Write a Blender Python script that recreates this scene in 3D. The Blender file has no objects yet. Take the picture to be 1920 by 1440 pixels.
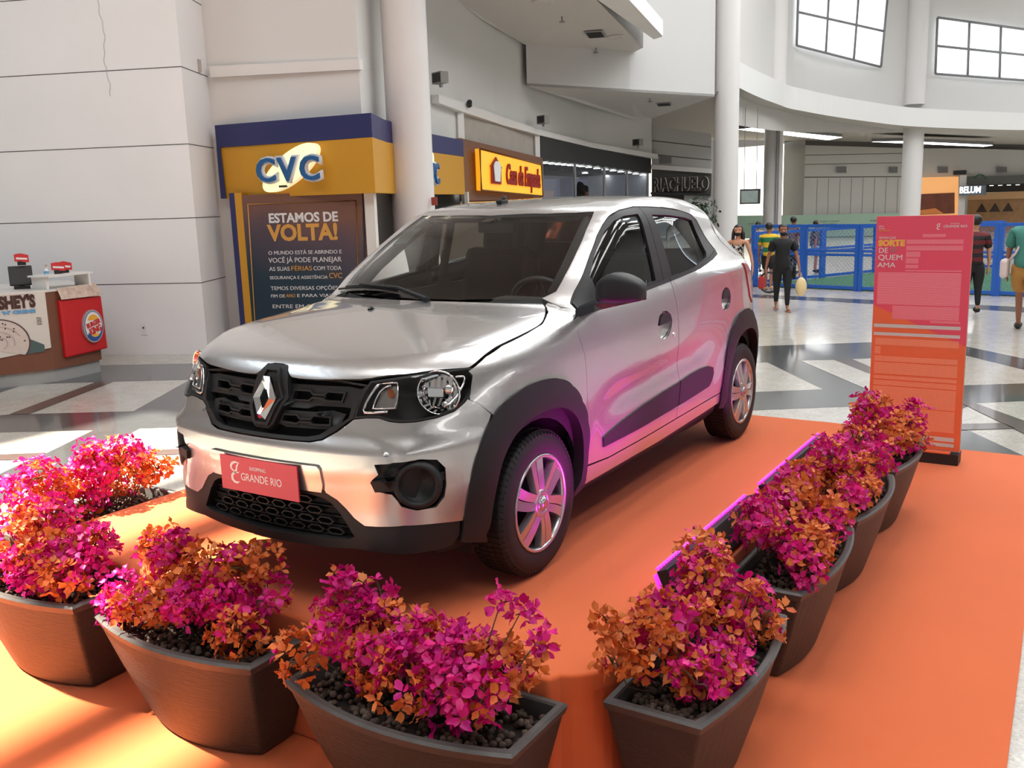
# A silver hatchback on an orange carpeted stage in a shopping mall, ringed with flower planters.
# World: metres, mall floor at z = 0, stage top at z = 0.5. The car's front axle is over x = y = 0, its nose points to +x.
import bpy, bmesh, math, random
import numpy as np
from mathutils import Vector, Matrix
from mathutils.geometry import delaunay_2d_cdt
R = math.radians
scene = bpy.context.scene
COL = scene.collection
H = 0.5
random.seed(7)

# ---------------------------------------------------------------- camera
def cam_matrix(pos, yaw, pitch, roll):
    f = Vector((math.cos(yaw)*math.cos(pitch), math.sin(yaw)*math.cos(pitch), -math.sin(pitch)))
    r = f.cross(Vector((0, 0, 1))).normalized(); u = r.cross(f)
    c, s = math.cos(roll), math.sin(roll)
    r2 = r*c + u*s; u2 = u*c - r*s
    m = Matrix((( r2.x, u2.x, -f.x, pos[0]), (r2.y, u2.y, -f.y, pos[1]), (r2.z, u2.z, -f.z, pos[2]), (0, 0, 0, 1)))
    return m
cd = bpy.data.cameras.new('camera'); cam = bpy.data.objects.new('camera', cd); COL.objects.link(cam)
cd.sensor_fit = 'HORIZONTAL'; cd.sensor_width = 36; cd.lens = 36 * 1758.6 / 1920
cd.clip_start = .05; cd.clip_end = 300
cam.matrix_world = cam_matrix((3.0642, 2.6077, 1.9742), R(212.5342), R(10.9778), R(-1.7944))
scene.camera = cam

# ---------------------------------------------------------------- light
scene.view_settings.view_transform = 'Standard'; scene.view_settings.look = 'None'
scene.view_settings.gamma = 1; scene.view_settings.use_curve_mapping = False
scene.view_settings.exposure = 0.08
w = bpy.data.worlds.new('sky'); scene.world = w; w.use_nodes = True
wn = w.node_tree.nodes; wl = w.node_tree.links
bg = wn['Background']; bg.inputs['Color'].default_value = (.80, .90, 1, 1); bg.inputs['Strength'].default_value = 3.2
SUN_DIR = Vector((-.25, .6, -1)).normalized()
sd = bpy.data.lights.new('sun', 'SUN'); sd.energy = 30; sd.angle = R(1.4); sd.color = (1, .90, .74)
so = bpy.data.objects.new('sun', sd); COL.objects.link(so)
so.rotation_euler = SUN_DIR.to_track_quat('-Z', 'Y').to_euler()
def area(name, loc, target, sx, sy, e, color=(1, 1, 1), spread=180):
    d = bpy.data.lights.new(name, 'AREA'); d.shape = 'RECTANGLE'; d.size = sx; d.size_y = sy; d.energy = e; d.color = color; d.spread = R(spread)
    o = bpy.data.objects.new(name, d); COL.objects.link(o); o.location = loc
    o.rotation_euler = (Vector(target) - Vector(loc)).to_track_quat('-Z', 'Y').to_euler(); return o
scene.cycles.max_bounces = 7; scene.cycles.diffuse_bounces = 4; scene.cycles.glossy_bounces = 4
scene.cycles.transmission_bounces = 6; scene.cycles.transparent_max_bounces = 12
scene.cycles.use_denoising = True; scene.cycles.sample_clamp_indirect = 6
scene.cycles.caustics_reflective = False; scene.cycles.caustics_refractive = False
# ---------------------------------------------------------------- car body surface
# implicit body: x forward from the front axle, y left, z up from the ground the car stands on
def spl(xs, ys):
    """monotone-ish cubic (Catmull-Rom) interpolant, clamped at the ends"""
    xs = np.array(xs, float); ys = np.array(ys, float)
    if xs[0] > xs[-1]: xs = xs[::-1]; ys = ys[::-1]
    d = np.diff(ys) / np.diff(xs)
    m = np.empty_like(ys); m[0] = d[0]; m[-1] = d[-1]
    a, b = d[:-1], d[1:]
    m[1:-1] = np.where(a * b > 0, 2 * a * b / (a + b + 1e-12 * np.sign(a + b + 1e-30)), 0)
    def f(x):
        x = np.clip(x, xs[0], xs[-1])
        i = np.clip(np.searchsorted(xs, x) - 1, 0, len(xs) - 2)
        h = xs[i + 1] - xs[i]; t = (x - xs[i]) / h
        return ((2*t**3 - 3*t**2 + 1) * ys[i] + (t**3 - 2*t**2 + t) * h * m[i]
                + (-2*t**3 + 3*t**2) * ys[i + 1] + (t**3 - t**2) * h * m[i + 1])
    return f
T_ = spl([.66, .64, .62, .585, .52, .4, .2, 0, -.15, -.245, -.45, -.70, -.87, -.95, -1.05, -1.3, -1.7, -2.1, -2.4, -2.58, -2.64, -2.80, -2.90],
         [.80, .868, .893, .916, .940, .968, 1.002, 1.028, 1.043, 1.056, 1.183, 1.325, 1.410, 1.444, 1.463, 1.485, 1.494, 1.480, 1.440, 1.39, 1.33, 1.05, .85])
WZ = spl([.12, .2, .28, .35, .45, .55, .65, .75, .83, .9, .96, 1.0, 1.04, 1.10, 1.2, 1.3, 1.4, 1.5],
         [.66, .735, .765, .775, .780, .784, .788, .789, .787, .780, .768, .757, .742, .728, .702, .672, .640, .605])
BR = spl([0, -.9, -1.3, -1.9, -2.6], [-.02, 0, .02, .07, .10])
WX = spl([.8, .6, .45, .3, .1, -.2, -1, -1.8, -2.3, -2.6, -2.8, -3.0],
         [-.16, -.10, -.055, -.028, -.008, 0, 0, 0, -.010, -.030, -.060, -.12])
FZ = spl([.12, .18, .24, .3, .4, .5, .58, .625, .69, .74, .80, .86, .90, .94],
         [.60, .675, .705, .712, .716, .727, .737, .737, .703, .690, .672, .655, .640, .60])
QZ = spl([.3, .6, .85], [.20, .22, .34])
RZ = spl([.12, .3, .45, .6, .8, 1.0, 1.1, 1.3, 1.42], [2.90, 2.955, 2.965, 2.95, 2.89, 2.83, 2.76, 2.63, 2.55])
def smax(a, b, k):
    h = np.maximum(k - np.abs(a - b), 0) / k
    return np.maximum(a, b) + h * h * k * .25
def sstep(a, b, x):
    t = np.clip((x - a) / (b - a), 0, 1); return t * t * (3 - 2 * t)
def body(P):
    x, y, z = P[..., 0], np.abs(P[..., 1]), P[..., 2]
    w = WZ(z - BR(x) * sstep(.7, 1.1, z)) + WX(x) * (1 - .45 * sstep(.95, 1.2, z))
    w = w - .13 * sstep(-1.5, -2.6, x) * sstep(1.02, 1.30, z)
    # sculpting of the doors and the bulge over the wheels
    dr = sstep(-.42, -.75, x) * sstep(-2.0, -1.6, x)
    zc = .545 + .05 * (-x - .4)
    w = w - .017 * dr * np.exp(-((z - zc - .04) / .07) ** 2) + .004 * dr * np.exp(-((z - .40) / .05) ** 2)
    for cx in (0, -2.423):
        r = np.hypot(x - cx, z - .287)
        w = w + .012 * np.exp(-((r - .43) / .09) ** 2) * sstep(.3, .5, z)
    fs = (y - w) * .98
    xs = x + .30 * y * y * sstep(.25, -.2, x) * sstep(-1.7, -1.1, x)
    e = 1e-3
    s = (T_(xs + e) - T_(xs - e)) / (2 * e)
    crown = (.055 + .0 * x) * y * y + .09 * y ** 6 * sstep(-.3, .3, x)
    ft = (z - T_(xs) + crown) / np.sqrt(1 + s * s)
    ff = (x - FZ(z) + QZ(z) * y * y + .55 * np.maximum(y - .45, 0) ** 2) * .95
    # hollow under the headlamps and pinched upper bumper
    fr = (-x - RZ(z) + .12 * y * y) * .95
    kt = .12 + .0 * x - .05 * sstep(-.15, -.45, x) + .05 * sstep(-.95, -1.3, x)
    f = smax(fs, ft, kt)
    f = smax(f, ff, .055 + .17 * sstep(.45, .75, y))
    return smax(f, fr, .16)
def bgrad(P):
    e = 1.5e-3; g = np.zeros_like(P)
    for i in range(3):
        d = np.zeros(3); d[i] = e
        g[..., i] = body(P + d) - body(P - d)
    return g / (np.linalg.norm(g, axis=-1, keepdims=True) + 1e-12)
def cast(O, D, tmax=6.0, n=240):
    """march rays O + t D (from outside) onto the body; returns points, hit mask"""
    O = np.asarray(O, float); D = np.asarray(D, float); t = np.zeros(len(O)); 
    for _ in range(n):
        f = body(O + D * t[:, None]); t = t + np.clip(f * .7, -.05, .15); t = np.minimum(t, tmax)
        if _ % 8 == 7 and np.abs(f[t < tmax]).max(initial=0) < 1e-4: break
    for _ in range(3):                          # secant polish
        f0 = body(O + D * t[:, None]); f1 = body(O + D * (t[:, None] + 1e-4)); g = (f1 - f0) / 1e-4
        t = t - np.where(np.abs(g) > .1, np.clip(f0 / np.where(np.abs(g) > .1, g, 1), -.01, .01), 0)
    P = O + D * t[:, None]
    return P, np.abs(body(P)) < 2e-3
def pmap(mode, uv):
    """2-D panel coordinates -> point on the body. modes: side (x,z), top (x,y), front (phi,z), upper (x,theta), rear (phi,z)"""
    uv = np.asarray(uv, float); a, b = uv[:, 0], uv[:, 1]; o = np.ones(len(a)); 
    if mode == 'side': O = np.stack([a, 1.2 * o, b], 1); D = np.stack([0*o, -o, 0*o], 1)
    elif mode == 'top': O = np.stack([a, b, 1.9 * o], 1); D = np.stack([0*o, 0*o, -o], 1)
    elif mode == 'front': D = -np.stack([np.cos(a), np.sin(a), 0*o], 1); O = np.stack([-.1*o, 0*o, b], 1) - D * 1.3
    elif mode == 'rear': D = -np.stack([-np.cos(a), np.sin(a), 0*o], 1); O = np.stack([-2.3*o, 0*o, b], 1) - D * 1.3
    elif mode == 'upper': D = -np.stack([0*o, np.sin(b), np.cos(b)], 1); O = np.stack([a, 0*o, .85*o], 1) - D * 1.2
    return cast(O, D)[0]
def pinv(mode, P):
    P = np.asarray(P, float); x, y, z = P[:, 0], P[:, 1], P[:, 2]
    if mode == 'side': return np.stack([x, z], 1)
    if mode == 'top': return np.stack([x, y], 1)
    if mode == 'front': return np.stack([np.arctan2(y, x + .1), z], 1)
    if mode == 'rear': return np.stack([np.arctan2(y, -(x + 2.3)), z], 1)
    if mode == 'upper': return np.stack([x, np.arctan2(y, z - .85)], 1)
# survey of the place: metres, floor at z = 0
FLOOR_INLAYS = {
  'F_DARK_L': [(-2.34, -8.86), (-2.71, -8.07), (-3.16, -8.31), (-3.61, -7.58), (-3.68, -7.49), (-4.2, -6.6), (-4.41, -6.5), (-4.86, -6.48), (-5.35, -7.02), (-5.02, -7.61), (-4.43, -8.69), (-3.8, -9.05), (-3.05, -10.29)],
  'F_BROWN_L': [(-2.08, -6.78), (-3.61, -7.58), (-3.72, -7.4), (-2.18, -6.59)],
  'F_DARK_L2': [(-1.62, -7.42), (-2.01, -6.83), (-2.08, -6.78), (-2.74, -5.68), (-4.51, -6.8), (-5.23, -6.52), (-2.89, -4.01), (-2.45, -4.65), (-2.27, -4.94), (-1.55, -4.54), (-1.31, -4.42), (0.12, -3.52), (0.28, -3.83), (-0.77, -4.64), (-1.13, -4.83), (-1.33, -4.91), (-2.03, -5.3), (-1.58, -6.06), (-1.23, -6.63)],
  'F_BROWN_L2': [(-0.78, -5.72), (-1.11, -5.23), (-1.33, -4.91), (-1.13, -4.83), (-1.0, -5.05), (-0.69, -5.53)],
  'F_BROWN_L3': [(-1.55, -4.54), (-1.93, -3.94), (-2.24, -3.43), (-2.13, -3.3), (-1.81, -3.79), (-1.39, -4.44)],
  'F_DARK_R': [(-8.99, -1.31), (-9.85, -0.01), (-9.91, 1.18), (-9.21, 1.86), (-8.47, 2.59), (-7.6, 2.6), (-8.43, 1.92), (-9.2, 1.25), (-9.12, 1.07), (-7.14, 1.34), (-7.29, 1.46), (-7.62, 1.97), (-8.12, 2.72), (-7.19, 2.73), (-6.71, 2.04), (-6.44, 1.65), (-6.11, 1.58), (-5.53, 1.66), (-5.32, 1.73), (-4.65, 2.19), (-4.41, 1.78), (-4.54, 1.46), (-5.53, 1.04), (-5.88, 0.74), (-5.31, -0.1), (-6.12, -0.43), (-6.14, -0.33), (-6.54, 0.24), (-7.88, -0.75), (-7.76, -0.91)],
  'F_LIGHT_R1': [(-8.12, -0.42), (-8.32, -0.08), (-7.55, 0.5), (-6.61, 0.7), (-6.74, 0.61)],
  'F_BROWN_R1': [(-8.32, -0.08), (-8.45, 0.1), (-7.66, 0.64), (-7.26, 0.71)],
  'F_LIGHT_R2': [(-8.45, 0.1), (-9.11, 1.04), (-6.74, 1.37), (-7.66, 0.64)],
  'F_LIGHT_R3': [(-7.14, 0.74), (-6.32, 1.42), (-7.13, 1.31), (-8.13, 0.55)],
  'F_BROWN_R2': [(-6.43, 1.52), (-6.44, 1.65), (-5.86, 2.1), (-5.15, 2.64), (-4.69, 2.64), (-5.36, 2.14)],
  'F_BROWN_R3': [(-5.5, 1.63), (-5.7, 1.95), (-5.53, 2.06), (-5.28, 1.66)],
  'F_DARK_FAR': [(-15.96, -6.1), (-15.46, -3.38), (-15.07, -1.06), (-14.77, 0.49), (-14.28, 2.82), (-13.25, 2.82), (-13.81, 1.53), (-14.13, 0.57), (-14.37, -0.91), (-14.88, -3.19), (-15.41, -5.84)],
}
WALL_CURVE = [(-7.226, -6.285, 3.577), (-8.113, -6.785, 3.806), (-9.4, -7.424, 3.893), (-11.355, -8.167, 3.838), (-12.87, -8.632, 3.796), (-15.135, -9.211, 3.667), (-17.569, -9.651, 3.587), (-21.289, -10.166, 3.434), (-25.284, -9.937, 3.264)]
CVC_TOP = [(-6.429, -8.353, 3.217), (-6.776, -5.734, 3.157), (-7.654, -6.243, 3.187), (-10.558, -7.563, 3.159), (-12.343, -8.166, 3.098)]
CVC_MID = [(-6.465, -8.322, 2.921), (-6.775, -5.735, 2.858), (-7.661, -6.234, 2.856), (-10.557, -7.565, 2.832), (-12.338, -8.172, 2.775)]
CVC_BOT = [(-6.439, -8.344, 2.185), (-6.767, -5.744, 2.171), (-7.655, -6.242, 2.132), (-10.558, -7.563, 2.069), (-12.336, -8.176, 2.02)]
LEDGE_L = [(-6.605, -8.465, 4.004), (-6.606, -8.464, 3.85), (-7.302, -6.273, 3.955), (-7.311, -6.263, 3.815)]
LEDGE_R = [(-11.358, -8.162, 3.951), (-12.874, -8.628, 3.939), (-15.138, -9.206, 3.84), (-17.59, -9.615, 3.688), (-21.29, -10.164, 3.552), (-25.284, -9.936, 3.33), (-25.403, -9.915, 3.332)]
LEDGE_Rb = [(-11.354, -8.168, 3.8), (-12.869, -8.634, 3.754), (-15.135, -9.211, 3.667), (-17.568, -9.652, 3.561), (-21.289, -10.166, 3.42), (-25.284, -9.937, 3.182), (-25.403, -9.916, 3.183)]
EMP = [(-12.643, -8.434, 3.247), (-17.483, -9.403, 3.019), (-17.478, -9.412, 2.038), (-12.669, -8.397, 2.021)]
EMPSIGN = [(-13.144, -8.414, 3.055), (-16.911, -9.192, 2.834), (-16.921, -9.175, 2.089), (-13.144, -8.412, 2.228)]
AWN = [(-17.641, -9.528, 3.492), (-21.358, -10.033, 3.311), (-25.277, -9.952, 3.166), (-25.277, -9.953, 2.735), (-21.321, -10.105, 2.96), (-17.635, -9.539, 2.99)]
RIA = [(-25.468, -10.016, 4.214), (-25.978, -8.235, 3.877), (-25.467, -10.018, 2.889), (-25.987, -8.209, 2.684), (-25.466, -10.02, 2.134), (-25.984, -8.219, 2.024), (-25.466, -10.021, 1.474), (-25.992, -8.198, 1.424)]
SOF1 = [(-16.786, -9.401, 5.595), (-14.338, -8.968, 5.778), (-12.757, -8.62, 5.952), (-8.157, -6.576, 7.023), (-8.077, -4.091, 6.228), (-14.31, -6.245, 5.796), (-19.076, -7.408, 5.581), (-19.574, -8.0, 5.535)]
SOF2 = [(-16.799, -9.38, 4.667), (-19.209, -7.836, 4.588), (-21.886, -6.613, 4.568), (-25.285, -9.934, 4.428), (-24.158, -10.001, 4.323)]
BULK = [(-16.786, -9.401, 5.595), (-19.212, -7.83, 5.478), (-22.188, -6.662, 5.706)]
LIP = [(-14.311, -6.245, 5.815), (-14.312, -5.56, 5.725), (-18.257, -6.539, 5.641), (-18.906, -7.052, 5.707)]
RINGB = [(-22.573, -6.479, 4.969), (-22.941, -6.335, 4.876), (-25.03, -6.39, 4.751), (-27.629, -6.445, 4.668), (-28.792, -6.004, 4.543), (-29.561, -5.428, 4.411), (-30.405, -4.425, 4.217), (-31.016, -3.367, 4.039), (-32.248, -1.911, 3.916), (-33.845, 0.02, 3.811), (-35.936, 2.601, 3.738)]
RINGT = [(-22.57, -6.487, 5.647), (-22.938, -6.345, 5.56), (-25.026, -6.403, 5.455), (-27.624, -6.461, 5.365), (-28.787, -6.022, 5.225), (-29.556, -5.448, 5.069), (-30.4, -4.449, 4.846), (-31.011, -3.394, 4.635), (-32.244, -1.942, 4.5), (-33.843, -0.016, 4.368), (-35.936, 2.56, 4.267)]
CEILBACK = [(-40.006, -13.547, 4.536), (-40.447, -12.319, 4.479), (-41.067, -10.372, 4.339), (-41.61, -8.358, 4.192), (-42.25, -5.303, 3.991), (-43.824, -0.639, 3.686), (-44.936, 2.652, 3.469)]
UPW = [(-24.311, -6.962, 6.985), (-26.926, -7.029, 7.358), (-29.629, -6.728, 6.761), (-32.701, -4.678, 6.185), (-34.101, -3.091, 5.933), (-36.331, -0.265, 5.635), (-37.936, 2.48, 5.379)]
WIN1 = [(-29.533, -6.701, 6.747), (-32.605, -4.65, 6.173), (-32.628, -4.535, 8.501), (-29.536, -6.688, 8.833)]
WIN2 = [(-34.003, -3.076, 5.922), (-36.231, -0.258, 5.626), (-36.226, -0.336, 7.327), (-33.999, -3.101, 7.788)]
COLS = [(-8.343, -6.343, 1.851), (-22.371, -6.451, 1.485), (-31.372, -7.886, 1.276), (-32.139, -3.325, 1.166)]
UCOLS = [(-28.501, -7.018, 7.088), (-33.611, -3.621, 6.634)]
BACK = [(-46.133, -14.233, 4.316), (-44.908, -11.488, 4.002), (-41.56, -10.465, 4.266), (-40.357, -9.207, 4.106), (-41.831, -4.787, 3.766), (-42.272, -3.151, 3.689), (-43.325, -0.594, 3.513), (-44.936, 2.666, 3.294)]
STRIPS = [(-31.741, -9.343, 4.666), (-31.204, -8.645, 4.644), (-34.237, -6.175, 4.288), (-36.044, -7.149, 4.314), (-35.887, -5.461, 4.14), (-34.514, -3.97, 4.025), (-37.317, -1.392, 3.827), (-38.334, -1.822, 3.834)]
HOARD = [(-38.919, -11.842, 1.061), (-39.897, -8.994, 1.004), (-41.153, -5.193, 0.989), (-38.922, -11.833, 0.392), (-39.902, -8.976, 0.322), (-41.159, -5.16, 0.23)]
SHOPA = [(-41.643, -4.694, 2.472), (-41.975, -3.109, 2.456), (-41.988, -3.001, 0.447), (-41.659, -4.601, 0.481), (-41.465, -4.545, 1.765), (-41.762, -3.191, 1.788), (-41.768, -3.144, 0.909), (-41.472, -4.503, 0.875)]
SHOPB = [(-42.089, -2.998, 2.452), (-43.031, -0.496, 2.313), (-43.042, -0.34, -0.078), (-42.106, -2.864, -0.015), (-41.593, -2.935, 2.048), (-41.682, -2.166, 2.021), (-41.684, -2.147, 1.69), (-41.595, -2.917, 1.714)]
TV = [(-25.335, -7.061, 2.123), (-25.527, -6.479, 2.103), (-25.529, -6.472, 1.705), (-25.337, -7.056, 1.723)]
FENCE = [(-16.974, -3.931, 0.0), (-16.873, -2.788, 0.0), (-16.577, -1.613, 0.0), (-16.429, -0.471, 0.0), (-16.273, 0.891, 0.0), (-16.107, 1.706, 0.0)]
FENCE_B = [(-17.474, -4.011, 0.0), (-19.36, -3.024, 0.0), (-21.07, -2.196, 0.0), (-22.452, -0.956, 0.0), (-23.003, 0.416, 0.0)]
FEET = [(-12.92, -2.07, 0.0), (-12.927, -2.852, 0.0), (-16.265, -3.337, 0.0), (-20.836, -3.569, 0.0), (-13.294, 0.841, 0.0), (-11.489, 1.556, 0.0), (-20.6, -4.954, 0.0), (-20.748, -4.087, 0.0)]
SHOP_LINE = [(-6.318, -7.985, 2.677), (-6.994, -6.018, 2.595), (-7.981, -6.475, 2.637), (-10.897, -7.777, 2.758), (-12.664, -8.405, 2.824)]
CVC_POSTER = [(-6.365, -7.848, 2.186), (-6.955, -6.131, 2.186), (-6.932, -6.199, 0.102), (-6.357, -7.873, 0.095)]
CVC_FRAME = [(-6.394, -7.765, 2.057), (-6.927, -6.213, 2.06), (-6.905, -6.276, 0.101), (-6.379, -7.808, 0.095)]
CVC_PIL = [(-6.301, -8.034, 2.148), (-6.328, -7.955, 2.145), (-6.364, -7.851, 2.156), (-6.278, -8.1, 0.094), (-6.318, -7.986, 0.095), (-6.357, -7.873, 0.095)]
CVC_TEXT = [('ESTAMOS DE', (-6.491, -7.482, 1.792), 1.037, 0.126), ('VOLTA!', (-6.485, -7.498, 1.542), 1.04, 0.216), ('O MUNDO ESTÁ SE ABRINDO E', (-6.476, -7.525, 1.343), 1.12, 0.052), ('VOCÊ JÁ PODE PLANEJAR', (-6.475, -7.528, 1.23), 1.118, 0.068), ('AS SUAS', (-6.475, -7.529, 1.113), 0.318, 0.057), ('FÉRIAS', (-6.584, -7.211, 1.113), 0.32, 0.064), ('COM TODA', (-6.697, -6.883, 1.114), 0.421, 0.056), ('SEGURANÇA E ASSISTÊNCIA', (-6.474, -7.531, 0.994), 0.892, 0.045), ('CVC', (-6.771, -6.668, 0.999), 0.197, 0.075), ('TEMOS DIVERSAS OPÇÕES PARA O', (-6.475, -7.529, 0.839), 1.366, 0.053), ('FIM DE', (-6.472, -7.538, 0.732), 0.218, 0.046), ('ANO', (-6.55, -7.309, 0.734), 0.142, 0.049), ('E PARA VIAJAR EM 2021', (-6.604, -7.152, 0.736), 1.002, 0.046), ('ENTRE EM CONTATO', (-6.475, -7.527, 0.578), 1.066, 0.054)]
CVC_LOGO = [('CVC', (-6.521, -7.658, 2.401), 1.167, 0.278)]
CVC_OVAL = [(-6.591, -7.127, 2.547), (-6.533, -7.569, 2.353), (-6.671, -6.528, 2.684)]
CVC_OVAL2 = [(-10.077, -7.367, 2.58), (-10.639, -7.561, 2.742), (-10.586, -7.543, 2.373)]
EMP_TEXT = [('Casa da Empada', (-14.33, -8.659, 2.285), 2.629, 0.226)]
EMP_HOUSE = [(-13.869, -8.564, 2.559), (-13.646, -8.518, 2.381), (-14.154, -8.623, 2.385), (-13.895, -8.569, 2.845), (-13.672, -8.523, 2.654), (-14.125, -8.617, 2.73)]
RIA_TEXT = [('RIACHUELO', (-25.486, -9.954, 2.149), 1.722, 0.437)]
RIA_DOOR = [(-25.514, -9.855, 2.078), (-25.771, -8.958, 2.049), (-25.772, -8.955, 1.445), (-25.514, -9.856, 1.47), (-25.542, -9.756, 3.278), (-25.64, -9.415, 3.246), (-25.64, -9.414, 3.031), (-25.542, -9.756, 3.045)]
COSM = [(-17.205, -9.253, 2.037)]
BEL_TEXT = [('BELUM', (-41.592, -2.939, 1.759), 0.787, 0.267)]
HOARD_TEXT = [('EM BREVE, NOVIDADES', (-39.906, -8.332, 0.677), 0.807, 0.07), ('NO SHOPPING', (-39.942, -8.222, 0.557), 0.606, 0.07), ('EM BREVE, NOVIDADES', (-40.563, -6.346, 0.659), 0.788, 0.07), ('EM BREVE, NOVIDADES', (-38.955, -11.205, 0.645), 0.79, 0.072)]
VENTS = [(-40.692, -7.89, 3.078), (-40.819, -7.507, 3.062), (-40.822, -7.498, 2.786), (-40.695, -7.881, 2.801), (-41.38, -5.827, 2.972), (-41.49, -5.495, 2.958), (-41.494, -5.485, 2.707), (-41.383, -5.817, 2.72), (-42.01, -3.936, 2.895), (-42.132, -3.571, 2.88), (-42.136, -3.559, 2.632), (-42.014, -3.924, 2.647), (-42.74, -1.75, 2.807), (-42.871, -1.356, 2.791), (-42.876, -1.342, 2.568), (-42.744, -1.737, 2.584)]
KIOSK_BASE = [(-2.879, -8.358, 0.0), (-3.419, -8.103, 0.0), (-4.111, -8.216, 0.0)]
KIOSK_FRONT = [(-2.998, -8.302, 1.106), (-3.42, -8.102, 1.101), (-3.414, -8.105, 0.427), (-2.917, -8.34, 0.359), (-3.499, -8.065, 1.101), (-3.478, -8.075, 0.163)]
KIOSK_RED = [(-3.54, -8.123, 0.98), (-4.166, -8.225, 0.973), (-4.18, -8.227, 0.297), (-3.541, -8.123, 0.275), (-3.547, -8.124, 1.082), (-4.125, -8.218, 1.099)]
KIOSK_TEXT = [("SHEY'S", (-2.979, -8.311, 0.936), 0.341, 0.129), ("ES 'N' CREME", (-2.972, -8.314, 0.867), 0.345, 0.038)]
KIOSK_BOWL = [(-2.938, -8.33, 0.553), (-3.261, -8.177, 0.516), (-2.968, -8.316, 0.827)]
BK_TEXT = [('BURGER', (-3.85, -8.173, 0.596), 0.215, 0.072), ('KING', (-3.868, -8.176, 0.505), 0.198, 0.092)]
BK_LOGO = [(-3.959, -8.191, 0.613), (-4.119, -8.217, 0.591), (-3.996, -8.197, 0.864)]
OUTLET = [(-5.31, -8.897, 0.365), (-5.297, -8.929, 0.426), (-5.323, -8.867, 0.296)]
WALL_L = [(-5.04, -9.532, 0.0), (-5.677, -8.036, 0.0)]
WALL_C = [(-6.564, -8.567, 2.711), (-7.226, -6.285, 3.577)]
TOTEM = (-4.18, 1.17, 1.80, 1.79)
TOTEM_TEXT = [('DIA', (-4.18, 1.182, 1.714), 0.033, 0.011), ('DOS', (-4.18, 1.183, 1.698), 0.039, 0.01), ('NAMORADOS', (-4.18, 1.184, 1.682), 0.073, 0.011), ('PROMOÇÃO', (-4.18, 1.186, 1.629), 0.114, 0.016), ('SORTE', (-4.18, 1.184, 1.58), 0.174, 0.04), ('DE', (-4.18, 1.186, 1.529), 0.061, 0.037), ('QUEM', (-4.18, 1.184, 1.478), 0.164, 0.038), ('AMA', (-4.18, 1.183, 1.425), 0.124, 0.035), ('GRANDE RIO', (-4.18, 1.611, 1.705), 0.15, 0.018), ('SHOPPING', (-4.18, 1.656, 1.729), 0.058, 0.006)]
TOTEM_PX = [(-4.18, 1.141, 1.166), (-4.18, 1.459, 1.028), (-4.18, 1.797, 0.887), (-4.18, 1.574, 1.701), (-4.18, 1.343, 1.525), (-4.18, 1.167, 1.544)]
TOTEM_BANDS = [(-4.18, 1.176, 1.011), (-4.18, 1.759, 1.025), (-4.18, 1.76, 0.987), (-4.18, 1.176, 0.975), (-4.18, 1.177, 0.949), (-4.18, 1.76, 0.961), (-4.18, 1.761, 0.928), (-4.18, 1.177, 0.916), (-4.18, 1.502, 0.203), (-4.18, 1.761, 0.207), (-4.18, 1.759, 0.175), (-4.18, 1.504, 0.167), (-4.18, 1.505, 0.154), (-4.18, 1.76, 0.163), (-4.18, 1.761, 0.131), (-4.18, 1.507, 0.114)]
BASE_T = [(-4.18, 1.447, 0.05), (-4.18, 1.8, -0.0)]
P_TOPS = [(-11.899, 1.564, 1.638)]
# ---------------------------------------------------------------- materials
def mat(name, color, rough=.5, metal=0, spec=.5, coat=0, emis=None, estr=0, alpha=1, trans=0, bump=None, vary=None, coatr=.03, ior=1.5, sheen=0):
    m = bpy.data.materials.new(name); m.use_nodes = True; n = m.node_tree.nodes; l = m.node_tree.links; b = n['Principled BSDF']
    c = tuple(color) + (1,) if len(color) == 3 else color
    b.inputs['Base Color'].default_value = c; b.inputs['Roughness'].default_value = rough; b.inputs['Metallic'].default_value = metal
    b.inputs['Specular IOR Level'].default_value = spec; b.inputs['Coat Weight'].default_value = coat; b.inputs['Coat Roughness'].default_value = coatr
    b.inputs['IOR'].default_value = ior; b.inputs['Transmission Weight'].default_value = trans; b.inputs['Alpha'].default_value = alpha
    if sheen: b.inputs['Sheen Weight'].default_value = sheen
    if emis: b.inputs['Emission Color'].default_value = tuple(emis) + (1,); b.inputs['Emission Strength'].default_value = estr
    tc = n.new('ShaderNodeTexCoord')
    if vary:                                    # (scale, amount): slow tint variation of the material itself
        no = n.new('ShaderNodeTexNoise'); no.inputs['Scale'].default_value = vary[0]; no.inputs['Detail'].default_value = 6
        l.new(tc.outputs['Object'], no.inputs['Vector'])
        mx = n.new('ShaderNodeMix'); mx.data_type = 'RGBA'; a = vary[1]
        mx.inputs['A'].default_value = tuple(max(0, x*(1-a)) for x in c[:3]) + (1,); mx.inputs['B'].default_value = tuple(min(1, x*(1+a)) for x in c[:3]) + (1,)
        l.new(no.outputs['Fac'], mx.inputs['Factor']); l.new(mx.outputs['Result'], b.inputs['Base Color'])
    if bump:                                    # (scale, strength, distance[, stretch xyz])
        no = n.new('ShaderNodeTexNoise'); no.inputs['Scale'].default_value = bump[0]; no.inputs['Detail'].default_value = 4
        if len(bump) > 3:
            mp = n.new('ShaderNodeMapping'); mp.inputs['Scale'].default_value = bump[3]
            l.new(tc.outputs['Object'], mp.inputs['Vector']); l.new(mp.outputs['Vector'], no.inputs['Vector'])
        else: l.new(tc.outputs['Object'], no.inputs['Vector'])
        bp = n.new('ShaderNodeBump'); bp.inputs['Strength'].default_value = bump[1]; bp.inputs['Distance'].default_value = bump[2]
        l.new(no.outputs['Fac'], bp.inputs['Height']); l.new(bp.outputs['Normal'], b.inputs['Normal'])
    return m
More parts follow.
